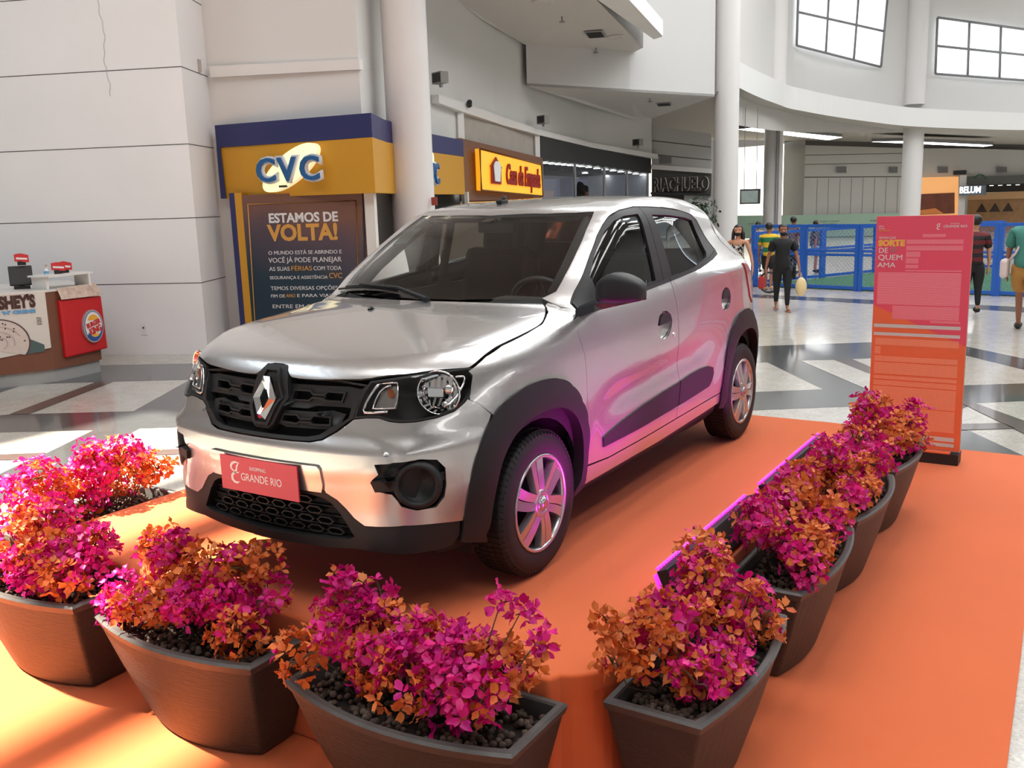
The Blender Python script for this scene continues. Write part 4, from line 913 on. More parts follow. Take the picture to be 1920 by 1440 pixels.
# show plate with the mall's mark
PL = mat('show plate pink', srgb(205, 55, 80), rough=.45)
WHT = mat('white print', (.82, .82, .82), rough=.5)
pz0, pz1 = .433, .566
b = MB(); b.box((.743, 0, (pz0+pz1)/2), (.006, .404, .133), Matrix.Rotation(R(0), 3, 'Y')); plate = cdone(b, 'show_plate', PL)
panel('plate_carrier', 'front', [[(-.335, .472), (.335, .472), (.345, .50), (.340, .560), (.325, .572), (-.325, .572), (-.340, .560), (-.345, .50)]], PAINT, both=False, h=.04, depth=.012, off=.005)
def swoosh(parent, mtx, m, world=False):
    """the mall's curled letter mark, about one unit high"""
    b = MB()
    def stroke(pts, ws):
        pts = [Vector((x, y)) for x, y in pts]; L, Rr = [], []
        for i, p in enumerate(pts):
            t = (pts[min(i+1, len(pts)-1)] - pts[max(i-1, 0)]).normalized(); n = Vector((-t.y, t.x)); L.append(p+n*ws[i]); Rr.append(p-n*ws[i])
        for i in range(len(pts)-1):
            b.poly([(L[i].x, L[i].y, 0), (L[i+1].x, L[i+1].y, 0), (Rr[i+1].x, Rr[i+1].y, 0), (Rr[i].x, Rr[i].y, 0)])
    stroke([(.62, .93), (.50, .97), (.34, .97), (.18, .90), (.09, .78), (.10, .66), (.20, .58), (.32, .57)], [.0, .03, .05, .06, .06, .05, .04, .01])
    stroke([(.66, 1.0), (.56, .92), (.46, .78), (.42, .62), (.34, .52), (.22, .44), (.12, .32), (.12, .17), (.24, .06), (.42, .03), (.60, .10)], [.0, .03, .05, .05, .05, .06, .07, .07, .06, .05, .0])
    stroke([(.18, .47), (.34, .50), (.52, .50), (.62, .56)], [.0, .03, .03, .0])
    me = bpy.data.meshes.new('curl_mark'); b.bm.to_mesh(me); b.bm.free(); me.transform(mtx); return link('curl_mark', me, m, parent, world)
pf = lambda y, z: Matrix.Translation((-CX, 0, 0)) @ frame((.7465, y, z), (0, 1, 0))
swoosh(plate, pf(-.152, .462) @ Matrix.Scale(.085, 4), WHT)
text('plate_lettering', 'GRANDE RIO', .042, WHT, plate, pf(-.095, .478), ext=.0004, sx=.86)
text('plate_lettering', 'SHOPPING', .019, WHT, plate, pf(-.045, .522), ext=.0004, sx=.95)
# fog lamp bezels
for s in (1, -1):
    FO = [(s*a, c) for a, c in FOGO]
    fz = panel('fog_lamp_bezel', 'front', [FO], BLK, both=False, h=.025, depth=0, off=-.030)[0]
    c0 = pmap('front', np.array([(s*.735, .512)]))[0]; n0 = bgrad(c0[None])[0]; n0 = n0*np.array([1, .55, 0]); n0 /= np.linalg.norm(n0)
    cc = Vector(c0 - n0*.020); nn_ = Vector(n0); qm = nn_.to_track_quat('Z', 'Y').to_matrix().to_4x4()
    b = MB(); b.lathe([(.088, -.012), (.086, .010), (.078, .022), (.068, .024), (.062, .016), (.054, -.012), (.0, -.016)], (0, 0, 0), 'Z', 36)
    bmesh.ops.transform(b.bm, matrix=Matrix.Translation(cc) @ qm, verts=b.bm.verts); cdone(b, 'fog_lamp_ring', BLK, fz)
    bar = [(s*.556, .526), (s*.60, .535), (s*.66, .532), (s*.665, .500), (s*.60, .492), (s*.572, .490)]
    panel('bezel_bar', 'front', [bar], BLK, both=False, h=.03, depth=.03, off=-.004, parent=fz)
    bar = [(s*.80, .54), (s*.846, .548), (s*.848, .516), (s*.80, .505)]
    panel('bezel_bar', 'front', [bar], BLK, both=False, h=.03, depth=.03, off=-.010, parent=fz)
# headlamps
for s in (1, -1):
    LO = [(s*a, c) for a, c in LAMP]
    hb = panel('headlamp', 'front', [LO], BLKG, both=False, h=.03, depth=0, off=-.135)[0]
    panel('lamp_cover', 'front', [LO], CLEAR, both=False, h=.02, depth=0, off=-.001, inset=.001, parent=hb)
    ribbon('lamp_seal', 'front', [(s*a, c) for a, c in [(a, c) for a, c in LAMP]], .007, BLKM, -.003, th=.13, parent=hb)
    c0 = pmap('front', np.array([(s*.838, .829)]))[0]; n0 = np.array([.93, s*.33, .05]); n0 /= np.linalg.norm(n0)
    cc = Vector(c0 - n0*.024 + np.array([0, 0, -.010])); qm = Matrix.Translation(cc) @ Vector(n0).to_track_quat('Z', 'Y').to_matrix().to_4x4()
    b = MB(); b.lathe([(.081, .0), (.078, .004), (.075, .0), (.070, -.018), (.054, -.034), (.030, -.044), (.012, -.048), (.0, -.048)], (0, 0, 0), 'Z', 40)
    bmesh.ops.transform(b.bm, matrix=qm, verts=b.bm.verts); cdone(b, 'reflector', CHROME, hb)
    b = MB()
    for k in range(5): b.box((-.045 + .022*k, .038, -.012), (.013, .045, .004), Matrix.Rotation(R(-25), 3, 'X'))
    b.box((-.012, .0, -.004), (.055, .03, .006)); b.box((.03, -.03, -.012), (.04, .012, .01), Matrix.Rotation(R(40), 3, 'Z'))
    b.lathe([(.016, -.03), (.016, .0), (.010, .004), (0, .004)], (.036, .012, 0), 'Z', 18); b.lathe([(.012, -.03), (.012, .0), (0, .002)], (.022, -.042, 0), 'Z', 18)
    bmesh.ops.transform(b.bm, matrix=qm, verts=b.bm.verts); cdone(b, 'bulb_shroud', CHROME, hb)
    def strip(name, pts, rr, m, off):
        P = pmap('front', np.array([(s*a, c) for a, c in pts])); N = bgrad(P); P = P + N*off
        b = MB(); b.tube([tuple(q) for q in P], rr, n=8); cdone(b, name, m, hb)
    strip('light_signature', [(.601, .862), (.585, .850), (.561, .825), (.540, .797), (.528, .772), (.534, .763), (.58, .765), (.634, .769)], .0055, CHROME, -.010)
    strip('light_signature', [(.60, .863), (.64, .866), (.681, .866)], .004, CHROME, -.012)
    strip('light_signature', [(.681, .866), (.678, .835), (.668, .80), (.661, .782), (.61, .780), (.567, .779), (.580, .808), (.600, .835), (.622, .850), (.65, .858)], .0035, CHROME, -.014)
    strip('light_signature', [(.932, .872), (.970, .870), (.976, .862), (.962, .842), (.925, .803), (.891, .783), (.862, .775)], .005, CHROME, -.012)
    P = pmap('front', np.array([(s*.645, .832)])) ; c1 = Vector(P[0] - bgrad(P)[0]*.022)
    b = MB(); b.sph(c1, .014, 10, sc=(.7, .8, 1.3)); cdone(b, 'indicator_bulb', AMB, hb)
    bz = [(s*a, c) for a, c in [(.567, .779), (.61, .78), (.661, .782), (.668, .80), (.678, .835), (.676, .862), (.64, .856), (.60, .835)]]
    panel('indicator_reflector', 'front', [bz], mat('brushed reflector', (.45, .43, .42), rough=.25, metal=.9), both=False, h=.03, depth=0, off=-.032, parent=hb)

# mirrors
for s in (1,):
    b = MB()
    prof = [(.80, 1.050, 1.122, .055), (.83, 1.048, 1.158, .075), (.87, 1.047, 1.178, .085), (.92, 1.047, 1.172, .085), (.97, 1.050, 1.150, .075), (1.0, 1.062, 1.120, .050)]
    rings = []
    for y, z0, z1, dx in prof:
        ring = []; zc, hz = (z0+z1)/2, (z1-z0)/2
        for k in range(20):
            a = 2*math.pi*k/20; ca, sa = math.cos(a), math.sin(a)
            ex = .5
            ring.append(b.bm.verts.new((-.475 + (dx if ca > 0 else .028)*math.copysign(abs(ca)**ex, ca) - (y-.8)*.18, s*y, zc + hz*math.copysign(abs(sa)**ex, sa))))
        rings.append(ring)
    for A, B2 in zip(rings, rings[1:]):
        for k in range(20): b.bm.faces.new((A[k], A[(k+1) % 20], B2[(k+1) % 20], B2[k]))
    b.bm.faces.new(rings[0]); b.bm.faces.new(rings[-1])
    mo = cdone(b, 'door_mirror', BLK, smooth=True)
    md = mo.modifiers.new('round', 'SUBSURF'); md.levels = 1; md.render_levels = 1
    b = MB()
    b.prism([(-.405, s*.735, 1.015), (-.47, s*.74, 1.000), (-.60, s*.90, 1.044), (-.60, s*.96, 1.05), (-.45, s*.93, 1.050), (-.43, s*.80, 1.045)], (0, 0, .018)); 
    b.prism([(-.39, s*.730, .985), (-.55, s*.745, .995), (-.56, s*.80, 1.02), (-.43, s*.80, 1.012)], (0, 0, .035))
    cdone(b, 'mirror_foot', BLKG, mo)
    b = MB(); b.prism([(-.545, s*.822, 1.062), (-.563, s*.975, 1.070), (-.563, s*.975, 1.135), (-.545, s*.84, 1.145)], (-.004, 0, 0)); cdone(b, 'mirror_glass', CHROME, mo)
    sail = [(-.425, 1.015), (-.435, 1.045), (-.50, 1.088), (-.60, 1.150), (-.585, 1.09), (-.56, 1.030)]
    panel('mirror_sail', 'side', [[(x, z) for x, z in sail]], BLK, h=.03, depth=.01, off=.002)
# wipers, jets, aerial, sticker
for y0, y1, x0 in ((-.13, -.62, -.30),):
    bl_ = [(x, y) for x, y in zip(np.linspace(-.305 if y0 < 0 else -.335, -.425 if y0 < 0 else -.315, 9), np.linspace(y0 + (-.02 if y0 < 0 else 0), y1, 9))]
    P = pmap('top', np.array(bl_)); P[:, 2] += .012
    b = MB(); b.tube([tuple(q) for q in P], .006, n=6); b.tube([tuple(q + np.array([0, 0, .008])) for q in P[1:-1]], .004, n=6)
    wp = cdone(b, 'wiper_blade', BLKM)
    piv = pmap('top', np.array([(-.235, y0+.20)]))[0]; mid = P[5]
    b = MB(); b.tube([tuple(piv+np.array([0, 0, .01])), tuple(piv*.6+mid*.4+np.array([0, 0, .035])), tuple(mid+np.array([0, 0, .014]))], [.012, .009, .005], n=8); b.cyl(tuple(piv-np.array([0, 0, .02])), tuple(piv+np.array([0, 0, .018])), .016); cdone(b, 'wiper_arm', BLKM, wp)
for y in (-.10,):
    p0 = pmap('top', np.array([(-.057, y)]))[0]; b = MB(); b.sph(tuple(p0), .016, 12, sc=(1.2, .9, .8)); cdone(b, 'washer_jet', BLKG)
p0 = pmap('top', np.array([(-1.10, -.075)]))[0]
b = MB(); b.box((p0[0], p0[1], p0[2]+.008), (.07, .035, .022), bev=.006); b.tube([(p0[0]-.01, p0[1], p0[2]+.015), (p0[0]-.03, p0[1], p0[2]+.035)], .010, n=8); cdone(b, 'aerial_base', BLKM)
STK = mat('pale blue sticker', srgb(225, 240, 236), rough=.5)
sq = pmap('top', np.array([(-0.737, -0.527), (-0.881, -0.532), (-0.844, -0.414), (-0.71, -0.412)])); sn = bgrad(sq)
b = MB(); b.poly([tuple(q) for q in (sq - sn*.010)]); cdone(b, 'windscreen_sticker', STK)

# ---- cabin
b = MB(); b.box((-.46, 0, .90), (.34, 1.24, .16), bev=.04); b.box((-.62, .0, .78), (.2, 1.2, .2), bev=.04); b.box((-.60, .36, 1.0), (.16, .34, .07), bev=.03); cdone(b, 'dashboard', mat('dash', (.045, .043, .04), rough=.7), smooth=False)
for sy in (.36, -.36):
    b = MB(); b.box((-1.2, sy, .58), (.50, .48, .16), bev=.05); seat = cdone(b, 'seat_cushion', SEAT)
    b = MB(); b.box((-1.48, sy, .90), (.14, .46, .58), Matrix.Rotation(R(-16), 3, 'Y'), bev=.05); cdone(b, 'seat_back', SEAT)
    b = MB(); b.box((-1.575, sy, 1.24), (.11, .26, .19), Matrix.Rotation(R(-10), 3, 'Y'), bev=.045); cdone(b, 'headrest', SEAT)
b = MB(); b.box((-2.05, 0, .60), (.46, 1.2, .18), bev=.05); b.box((-2.32, 0, .88), (.14, 1.2, .56), Matrix.Rotation(R(-18), 3, 'Y'), bev=.05); cdone(b, 'rear_bench', SEAT)
b = MB()
ctr = Vector((-.80, .36, .95)); q = Matrix.Rotation(R(-62), 3, 'Y')
b.tube([ctr + q @ Vector((.185*math.cos(a), .185*math.sin(a), 0)) for a in np.linspace(0, 2*math.pi, 32, endpoint=False)], .014, n=8, closed=True)
b.sph(ctr, .07, 12, sc=(.5, 1, .8)); b.cyl(ctr + q @ Vector((-.18, 0, 0)), ctr + q @ Vector((.18, 0, 0)), .014); b.cyl(ctr, ctr + Vector((.25, 0, -.06)), .03)
cdone(b, 'steering_wheel', mat('wheel black', (.015, .015, .015), rough=.5))
b = MB(); b.box((-.93, 0, 1.345), (.02, .22, .06), bev=.01); b.cyl((-.93, 0, 1.36), (-.92, 0, 1.42), .008); cdone(b, 'rear_view_mirror', BLKM)
# headliner under the roof skin, visors, inner pillars
hdl = [(-.98, 0), (-1.00, .25), (-1.05, .44), (-1.3, .50), (-2.1, .48), (-2.4, .42), (-2.45, 0)]
panel('headliner', 'top', [hdl + [(x, -y) for x, y in hdl[-2:0:-1]]], HEADL, both=False, off=-.045, depth=0, h=.12)
for sy in (.28, -.28):
    b = MB(); b.box((-1.03, sy, 1.392), (.16, .32, .018), Matrix.Rotation(R(12), 3, 'Y'), bev=.006); cdone(b, 'sun_visor', HEADL)
for s in (1, -1):
    P = pmap('top', np.array([(-.98, s*.50), (-.80, s*.54), (-.62, s*.575), (-.46, s*.59)])); N = bgrad(P)
    b = MB(); b.tube([tuple(q) for q in P - N*.05 - np.array([[0, s*.012, 0]])], .032, n=8); cdone(b, 'inner_pillar', TRIM)
    b = MB(); b.box((-1.39, s*.645, 1.15), (.07, .02, .56), Matrix.Rotation(R(s*14), 3, 'X') , bev=.01); cdone(b, 'inner_pillar', TRIM)
    b = MB(); b.box((-2.26, s*.565, 1.14), (.22, .02, .34), Matrix.Rotation(R(s*14), 3, 'X'), bev=.01); cdone(b, 'inner_pillar', TRIM)
    b = MB(); b.box((-1.2, s*.70, .72), (1.6, .04, .52)); cdone(b, 'inner_door_panel', TRIM)

# ---- wheels
def make_wheel():
    t = MB(); w2 = .0825
    pr = [(.190, w2-.004), (.197, w2), (.215, w2+.004), (.245, w2+.006), (.268, w2+.001), (.283, w2-.012), (.2895, w2-.028), (.2925, 0), (.2895, -w2+.028), (.283, -w2+.012), (.25, -w2-.006), (.20, -w2)]
    t.lathe(pr, (0, 0, 0), 'Y', 96)
    return t
def make_tread():
    t = MB()
    for k in range(72):
        a0 = 2*math.pi*k/72
        for (y0, y1, sh) in ((-.066, -.036, .02), (-.030, -.003, .0), (.003, .030, .0), (.036, .066, -.02), (.068, .081, -.02)):
            hh = .0035; rr = .2925 if y1 < .067 else .2865; da = 2*math.pi/72*.80
            vs = []
            for r_ in (rr-.012, rr+hh - (.003 if abs(y0) > .03 else 0)):
                for (aa, yy) in ((a0, y0), (a0+da, y0), (a0+da+sh, y1), (a0+sh, y1)):
                    r2 = r_ - (.010 if yy > .075 else 0)
                    vs.append(t.bm.verts.new((r2*math.cos(aa), yy, r2*math.sin(aa))))
            for f in ((4, 5, 6, 7), (0, 1, 5, 4), (1, 2, 6, 5), (2, 3, 7, 6), (3, 0, 4, 7)): t.bm.faces.new([vs[i] for i in f])
    return t
WY = .0825
def make_rim():
    t = MB(); y = WY
    # lip and barrel
    t.lathe([(.197, y-.004), (.199, y+.004), (.193, y+.007), (.184, y+.003), (.180, y-.012), (.178, y-.05), (.176, -.05)], (0, 0, 0), 'Y', 72)
    # hub
    t.lathe([(.062, y-.018), (.060, y+.004), (.050, y+.010), (.036, y+.010), (.032, y+.004), (.030, y+.012), (.0, y+.014)], (0, 0, 0), 'Y', 36)
    # five twin-blade spokes
    for k in range(6):
        a = 2*math.pi*k/6 + .30
        for (d, hw, top) in ((-.0185, .0172, 0), (.0185, .0172, 0)):
            n = 6; L, Rr, Lb, Rb_ = [], [], [], []
            for i in range(n+1):
                f = i/n; r = .045 + .140*f; off = d*(.85+.42*f); wv = hw*(.85+.36*f); tw = .07*f*f
                rad = Vector((math.cos(a+tw), 0, math.sin(a+tw))); tan = Vector((-math.sin(a+tw), 0, math.cos(a+tw)))
                yy = y + .009 - .006*f + (.002*math.sin(f*math.pi))
                c = rad*r + tan*off
                sg = 1 if d > 0 else -1
                L.append(t.bm.verts.new(c - tan*wv + Vector((0, yy - (.005 if sg > 0 else .0), 0)))); Rr.append(t.bm.verts.new(c + tan*wv + Vector((0, yy - (.005 if sg < 0 else .0), 0))))
                Lb.append(t.bm.verts.new(c - tan*(wv+.003) + Vector((0, yy-.030, 0)))); Rb_.append(t.bm.verts.new(c + tan*(wv+.003) + Vector((0, yy-.030, 0))))
            for i in range(n):
                for A, B2 in ((L, Rr), (Lb, L), (Rr, Rb_)):
                    t.bm.faces.new((A[i], A[i+1], B2[i+1], B2[i]))
            t.bm.faces.new((L[-1], Lb[-1], Rb_[-1], Rr[-1]))
    return t
tyre_me = tread_me = None
for i, (cx, s) in enumerate(((0, 1), (-2.423, 1), (0, -1), (-2.423, -1))):
    if i == 0:
        T1 = make_wheel().done('tyre', RUB, car, smooth=True); T2 = make_tread().done('tread', RUB, T1)
        T3 = make_rim().done('wheel_rim', RIMM, T1)
        b = MB(); b.lathe([(.176, WY-.07), (.10, WY-.06), (.0, WY-.06)], (0, 0, 0), 'Y', 40); T4 = b.done('wheel_disc', DARK, T1)
        b = MB()
        b.lathe([(.026, WY+.012), (.024, WY+.018), (.0, WY+.019)], (0, 0, 0), 'Y', 24); T5 = b.done('hub_cap', RIMM, T1)
        b = MB(); b.prism([(0, WY+.019, .016), (.010, WY+.019, 0), (0, WY+.019, -.016), (-.010, WY+.019, 0)], (0, .003, 0)); T6 = b.done('hub_badge', CHROME, T1)
        b = MB()
        for k in range(4):
            a = 2*math.pi*k/4+.6; b.cyl((.047*math.cos(a), WY-.01, .047*math.sin(a)), (.047*math.cos(a), WY+.006, .047*math.sin(a)), .009, n=6)
        T7 = b.done('wheel_nut', BLKG, T1)
        kids = [T2, T3, T4, T5, T6, T7]; root = T1
    else:
        root = T1.copy(); COL.objects.link(root); root.parent = car
        for kk in kids:
            c = kk.copy(); COL.objects.link(c); c.parent = root
    root.location = (cx - CX, s*.690, .2965)
    root.rotation_euler = (0, .25*i, 0 if s > 0 else math.pi)
# ---------------------------------------------------------------- stage, carpet
def carpet(name, c):
    m = mat(name, c, rough=.95, spec=.15, sheen=.25)
    n = m.node_tree.nodes; l = m.node_tree.links; b = n['Principled BSDF']; t = n.new('ShaderNodeTexCoord')
    no = n.new('ShaderNodeTexNoise'); no.inputs['Scale'].default_value = 900; no.inputs['Detail'].default_value = 3; l.new(t.outputs['Object'], no.inputs['Vector'])
    n2 = n.new('ShaderNodeTexNoise'); n2.inputs['Scale'].default_value = 1.6; n2.inputs['Detail'].default_value = 5; l.new(t.outputs['Object'], n2.inputs['Vector'])
    mx = n.new('ShaderNodeMix'); mx.data_type = 'RGBA'; mx.inputs['A'].default_value = tuple(x*.90 for x in c)+(1,); mx.inputs['B'].default_value = tuple(min(1, x*1.08) for x in c)+(1,)
    l.new(n2.outputs['Fac'], mx.inputs['Factor']); l.new(mx.outputs['Result'], b.inputs['Base Color'])
    bp = n.new('ShaderNodeBump'); bp.inputs['Strength'].default_value = .35; bp.inputs['Distance'].default_value = .002
    l.new(no.outputs['Fac'], bp.inputs['Height']); l.new(bp.outputs['Normal'], b.inputs['Normal']); return m
CARP = carpet('orange carpet', (.68, .140, .040))
def rcorner(cx, cy, r, a0, a1, n=8): return [(cx+r*math.cos(R(a)), cy+r*math.sin(R(a))) for a in np.linspace(a0, a1, n)]
fronta = [(.735+.05*(1-((y+.08)/1.3)**2), y) for y in np.linspace(-1.36, 1.22, 12)]
sp = rcorner(.50, -1.33, .22, -90, -20) + fronta + rcorner(.50, 1.17, .20, 20, 90) + rcorner(-2.85, 1.18, .22, 90, 180) + rcorner(-2.85, -1.33, .22, 180, 270)
b = MB(); b.prism([(x, y, .0107) for x, y in sp], (0, 0, H-.0107)); st = b.done('stage', CARP)
md = st.modifiers.new('soft edge', 'BEVEL'); md.width = .012; md.segments = 3; md.limit_method = 'ANGLE'; md.angle_limit = R(50)
tag(st, 'raised stage covered in orange carpet under the silver car', 'stage')
lo = [(-4.62, -2.35), (-4.62, 2.22), (-4.55, 2.30), (-1.2, 2.42), (2.6, 2.52), (2.6, -2.35)]
b = MB(); b.prism([(x, y, .0045) for x, y in lo[::-1]], (0, 0, .006)); tag(b.done('carpet', CARP), 'flat orange carpet on the mall floor around the stage', 'carpet')

# ---------------------------------------------------------------- planters with bougainvillea
def island_mat(name, cols, rough, trl=.25):
    m = bpy.data.materials.new(name); m.use_nodes = True; n = m.node_tree.nodes; l = m.node_tree.links; b = n['Principled BSDF']
    g = n.new('ShaderNodeNewGeometry'); cr_ = n.new('ShaderNodeValToRGB'); l.new(g.outputs['Random Per Island'], cr_.inputs['Fac'])
    e = cr_.color_ramp.elements
    while len(e) < len(cols): e.new(.5)
    for i, c in enumerate(cols): e[i].position = i/(len(cols)-1); e[i].color = tuple(c)+(1,)
    l.new(cr_.outputs['Color'], b.inputs['Base Color']); b.inputs['Roughness'].default_value = rough; b.inputs['Specular IOR Level'].default_value = .35
    if trl:
        t = n.new('ShaderNodeBsdfTranslucent'); l.new(cr_.outputs['Color'], t.inputs['Color']); mx = n.new('ShaderNodeMixShader'); mx.inputs['Fac'].default_value = trl
        l.new(b.outputs['BSDF'], mx.inputs[1]); l.new(t.outputs['BSDF'], mx.inputs[2]); l.new(mx.outputs['Shader'], n['Material Output'].inputs['Surface'])
    return m
MAG = island_mat('magenta bracts', [(.55, .004, .13), (.75, .008, .22), (.48, .004, .20), (.85, .03, .30)], .45)
ORA = island_mat('orange bracts', [(.62, .14, .03), (.80, .22, .045), (.55, .09, .02), (.85, .32, .10)], .5)
STEM = mat('dry stems', (.10, .065, .035), rough=.8)
POT = mat('grey brown pot', (.040, .037, .035), rough=.50, bump=(26, .7, .006, (.6, .6, 9)))
RIMP = mat('pot rim', (.075, .072, .068), rough=.45, vary=(25, .35))
PEB = island_mat('clay pebbles', [(.065, .042, .030), (.11, .075, .055), (.05, .036, .028), (.15, .11, .085)], .8, 0)
SOIL = mat('dark soil', (.015, .011, .008), rough=1)
def bract_base():
    V = []; Q = []
    for k in range(3):
        a = 2*math.pi*k/3; s = len(V)
        for i in range(5):
            t = i/4; wv = [.12, .62, .72, .48, .03][i]*.5; r = .10 + .95*t; z = .18 + .62*t - .25*t*t
            for j in (-1, 0, 1):
                x, y, zz = r, wv*j, z + (.13 if j else 0)*(1-t*.5) - .05*math.sin(t*9)*abs(j)
                V.append((x*math.cos(a)-y*math.sin(a), x*math.sin(a)+y*math.cos(a), zz))
        for i in range(4):
            for j in range(2): q = s+i*3+j; Q.append((q, q+1, q+4, q+3))
    return np.array(V), np.array(Q)
BV, BQ = bract_base()
def rotm(rng, n, up):
    """random frames whose z axis leans along `up`"""
    z = up + rng.normal(0, .45, (n, 3)); z /= np.linalg.norm(z, axis=1, keepdims=True)
    a = rng.normal(size=(n, 3)); x = a - (a*z).sum(1, keepdims=True)*z; x /= np.linalg.norm(x, axis=1, keepdims=True); y = np.cross(z, x)
    return np.stack([x, y, z], 2)
def scatter(name, BV, BQ, P, Rm, S, m, parent, rng=None, warp=.10, smooth=True):
    n = len(P); B = BV[None]*S[:, None, None]
    if rng is not None: B = B * (1 + rng.normal(0, warp, (n, len(BV), 3)))
    V = np.einsum('nij,nvj->nvi', Rm, B) + P[:, None]
    F = (BQ[None] + (np.arange(n)*len(BV))[:, None, None]).reshape(-1, BQ.shape[1])
    me = bpy.data.meshes.new(name); me.from_pydata(V.reshape(-1, 3).tolist(), [], F.tolist()); me.update()
    return link(name, me, m, parent, smooth=smooth)
ib = bmesh.new(); bmesh.ops.create_icosphere(ib, subdivisions=2, radius=1); IV = np.array([v.co[:] for v in ib.verts]); IQ = np.array([[v.index for v in f.verts] for f in ib.faces]); ib.free()
PG = 'pots of bougainvillea ringing the car stage'
def planter(origin, rz, L, Wd, bow, label, clusters, seed, hgt=.45, reach=.02, n_fl=640):
    """local x along the pot (0..L), local y outwards (0..Wd+bow)"""
    rng = np.random.default_rng(seed)
    t = thing('planter', label, 'planter', (origin[0], origin[1], .0106), rz, PG)
    hz = hgt-.0106; n = 16
    def loop(z, ins, inw=0):
        x0, x1, y0 = ins+inw, L-ins-inw, ins*.35+inw
        pts = [(x0, y0), (x1, y0)]
        for i in range(n+1):
            u = 1-2*i/n; x = (x0+x1)/2 + u*(x1-x0)/2
            pts.append((x, Wd - ins - inw + bow*(1-u*u)))
        return [(x, y, z) for x, y in pts]
    def ring(bm, pts): return [bm.verts.new(p) for p in pts]
    b = MB(); bm = b.bm
    lv = [ring(bm, loop(z, i_, w_)) for z, i_, w_ in ((0, .125, 0), (.02, .115, 0), (hz*.5, .055, 0), (hz-.03, .006, 0))]
    for A, B2 in zip(lv, lv[1:]):
        for k in range(len(A)): bm.faces.new((A[k], A[(k+1) % len(A)], B2[(k+1) % len(A)], B2[k]))
    bm.faces.new(lv[0][::-1]); body_ = b.done('pot', POT, t)
    md = body_.modifiers.new('round', 'BEVEL'); md.width = .012; md.segments = 3; md.limit_method = 'ANGLE'; md.angle_limit = R(40)
    b = MB(); bm = b.bm
    lv = [ring(bm, loop(z, i_, w_)) for z, i_, w_ in ((hz-.034, .004, 0), (hz-.008, -.004, 0), (hz, 0, .004), (hz, .0, .022), (hz-.006, .0, .028), (hz-.07, .010, .030))]
    for A, B2 in zip(lv, lv[1:]):
        for k in range(len(A)): bm.faces.new((A[k], A[(k+1) % len(A)], B2[(k+1) % len(A)], B2[k]))
    b.done('pot_rim', RIMP, t)
    b = MB(); b.poly(loop(hz-.055, .0, .025)); b.done('soil', SOIL, t)
    # pebbles
    npb = 420; x = rng.uniform(.04, L-.04, npb); y = rng.uniform(.04, Wd-.03, npb) ; y = np.minimum(y + bow*(1-((x-L/2)/(L/2))**2)*y/Wd, Wd+bow)
    P = np.stack([x, y, hz-.050+rng.uniform(0, .014, npb)], 1); S = rng.uniform(.007, .013, npb)
    q = scatter('pebbles', IV, IQ, P, rotm(rng, npb, np.array([0, 0, 1.])), S, PEB, t, rng, .06); q['kind'] = 'stuff'
    # clusters: (x, y, z above the rim, radius, colour)
    PM, PO, UM, UO = [], [], [], []; stems = []
    tot = sum(c[3]**2 for c in clusters)
    for cx, cy, cz, cr2, col in clusters:
        k = int(n_fl*cr2**2/tot)+6; d = rng.normal(size=(k, 3)); d /= np.linalg.norm(d, axis=1, keepdims=True)
        rr = cr2*rng.uniform(.35, 1.0, (k, 1))**.5; p = np.array([cx, cy, hz+cz]) + d*rr*np.array([1.15, 1.0, .85]); p[:, 2] = np.maximum(p[:, 2], hz-.03); p[:, 2] = np.where(p[:, 1] < .05, np.maximum(p[:, 2], H+.03), p[:, 2])
        up = d*.9 + np.array([0, .15, .55])
        mix = rng.uniform(size=k) < .10
        for i in range(k):
            m_ = (col == 'm') != bool(mix[i]); (PM if m_ else PO).append(p[i]); (UM if m_ else UO).append(up[i])
        b0 = np.array([L*.5+(cx-L*.5)*.55+rng.normal(0, .02), Wd*.45+(cy-Wd*.45)*.4, hz-.05])
        stems.append([b0, (b0+np.array([cx, cy, hz+cz]))/2+rng.normal(0, .015, 3), np.array([cx, cy, hz+cz+cr2*.4])])
        for j in range(4): e = p[rng.integers(k)]; stems.append([np.array([cx, cy, hz+cz-.3*cr2]), (np.array([cx, cy, hz+cz])+e)/2, e])
    for nm, P_, U_, m_ in (('magenta_flowers', PM, UM, MAG), ('orange_flowers', PO, UO, ORA)):
        if P_:
            P_ = np.array(P_); U_ = np.array(U_); U_ /= np.linalg.norm(U_, axis=1, keepdims=True)
            o = scatter(nm, BV, BQ, P_, rotm(rng, len(P_), U_), rng.uniform(.026, .040, len(P_)), m_, t, rng, .13); o['kind'] = 'stuff'
    b = MB()
    for s_ in stems: b.tube([tuple(x) for x in s_], [.0035, .003, .0015] if len(s_) == 3 else .002, n=4)
    o = b.done('stems', STEM, t); o['kind'] = 'stuff'
    return t
def auto_clusters(L, Wd, seed, cols, hmax=.24, n=13, spray=None):
    rng = np.random.default_rng(seed); out = []
    for i in range(n):
        x = .06 + (L-.12)*(i+.5)/n + rng.normal(0, .02); c = cols[min(len(cols)-1, int(len(cols)*(i+.5)/n))]
        for j in range(2):
            cc = c if rng.uniform() < .75 else ('m' if c == 'o' else 'o')
            out.append((x+rng.normal(0, .03), [.10, .25][j]+rng.normal(0, .03), [rng.uniform(.12, hmax), rng.uniform(.03, hmax*.70)][j], rng.uniform(.065, .10), cc))
    return out + (spray or [])
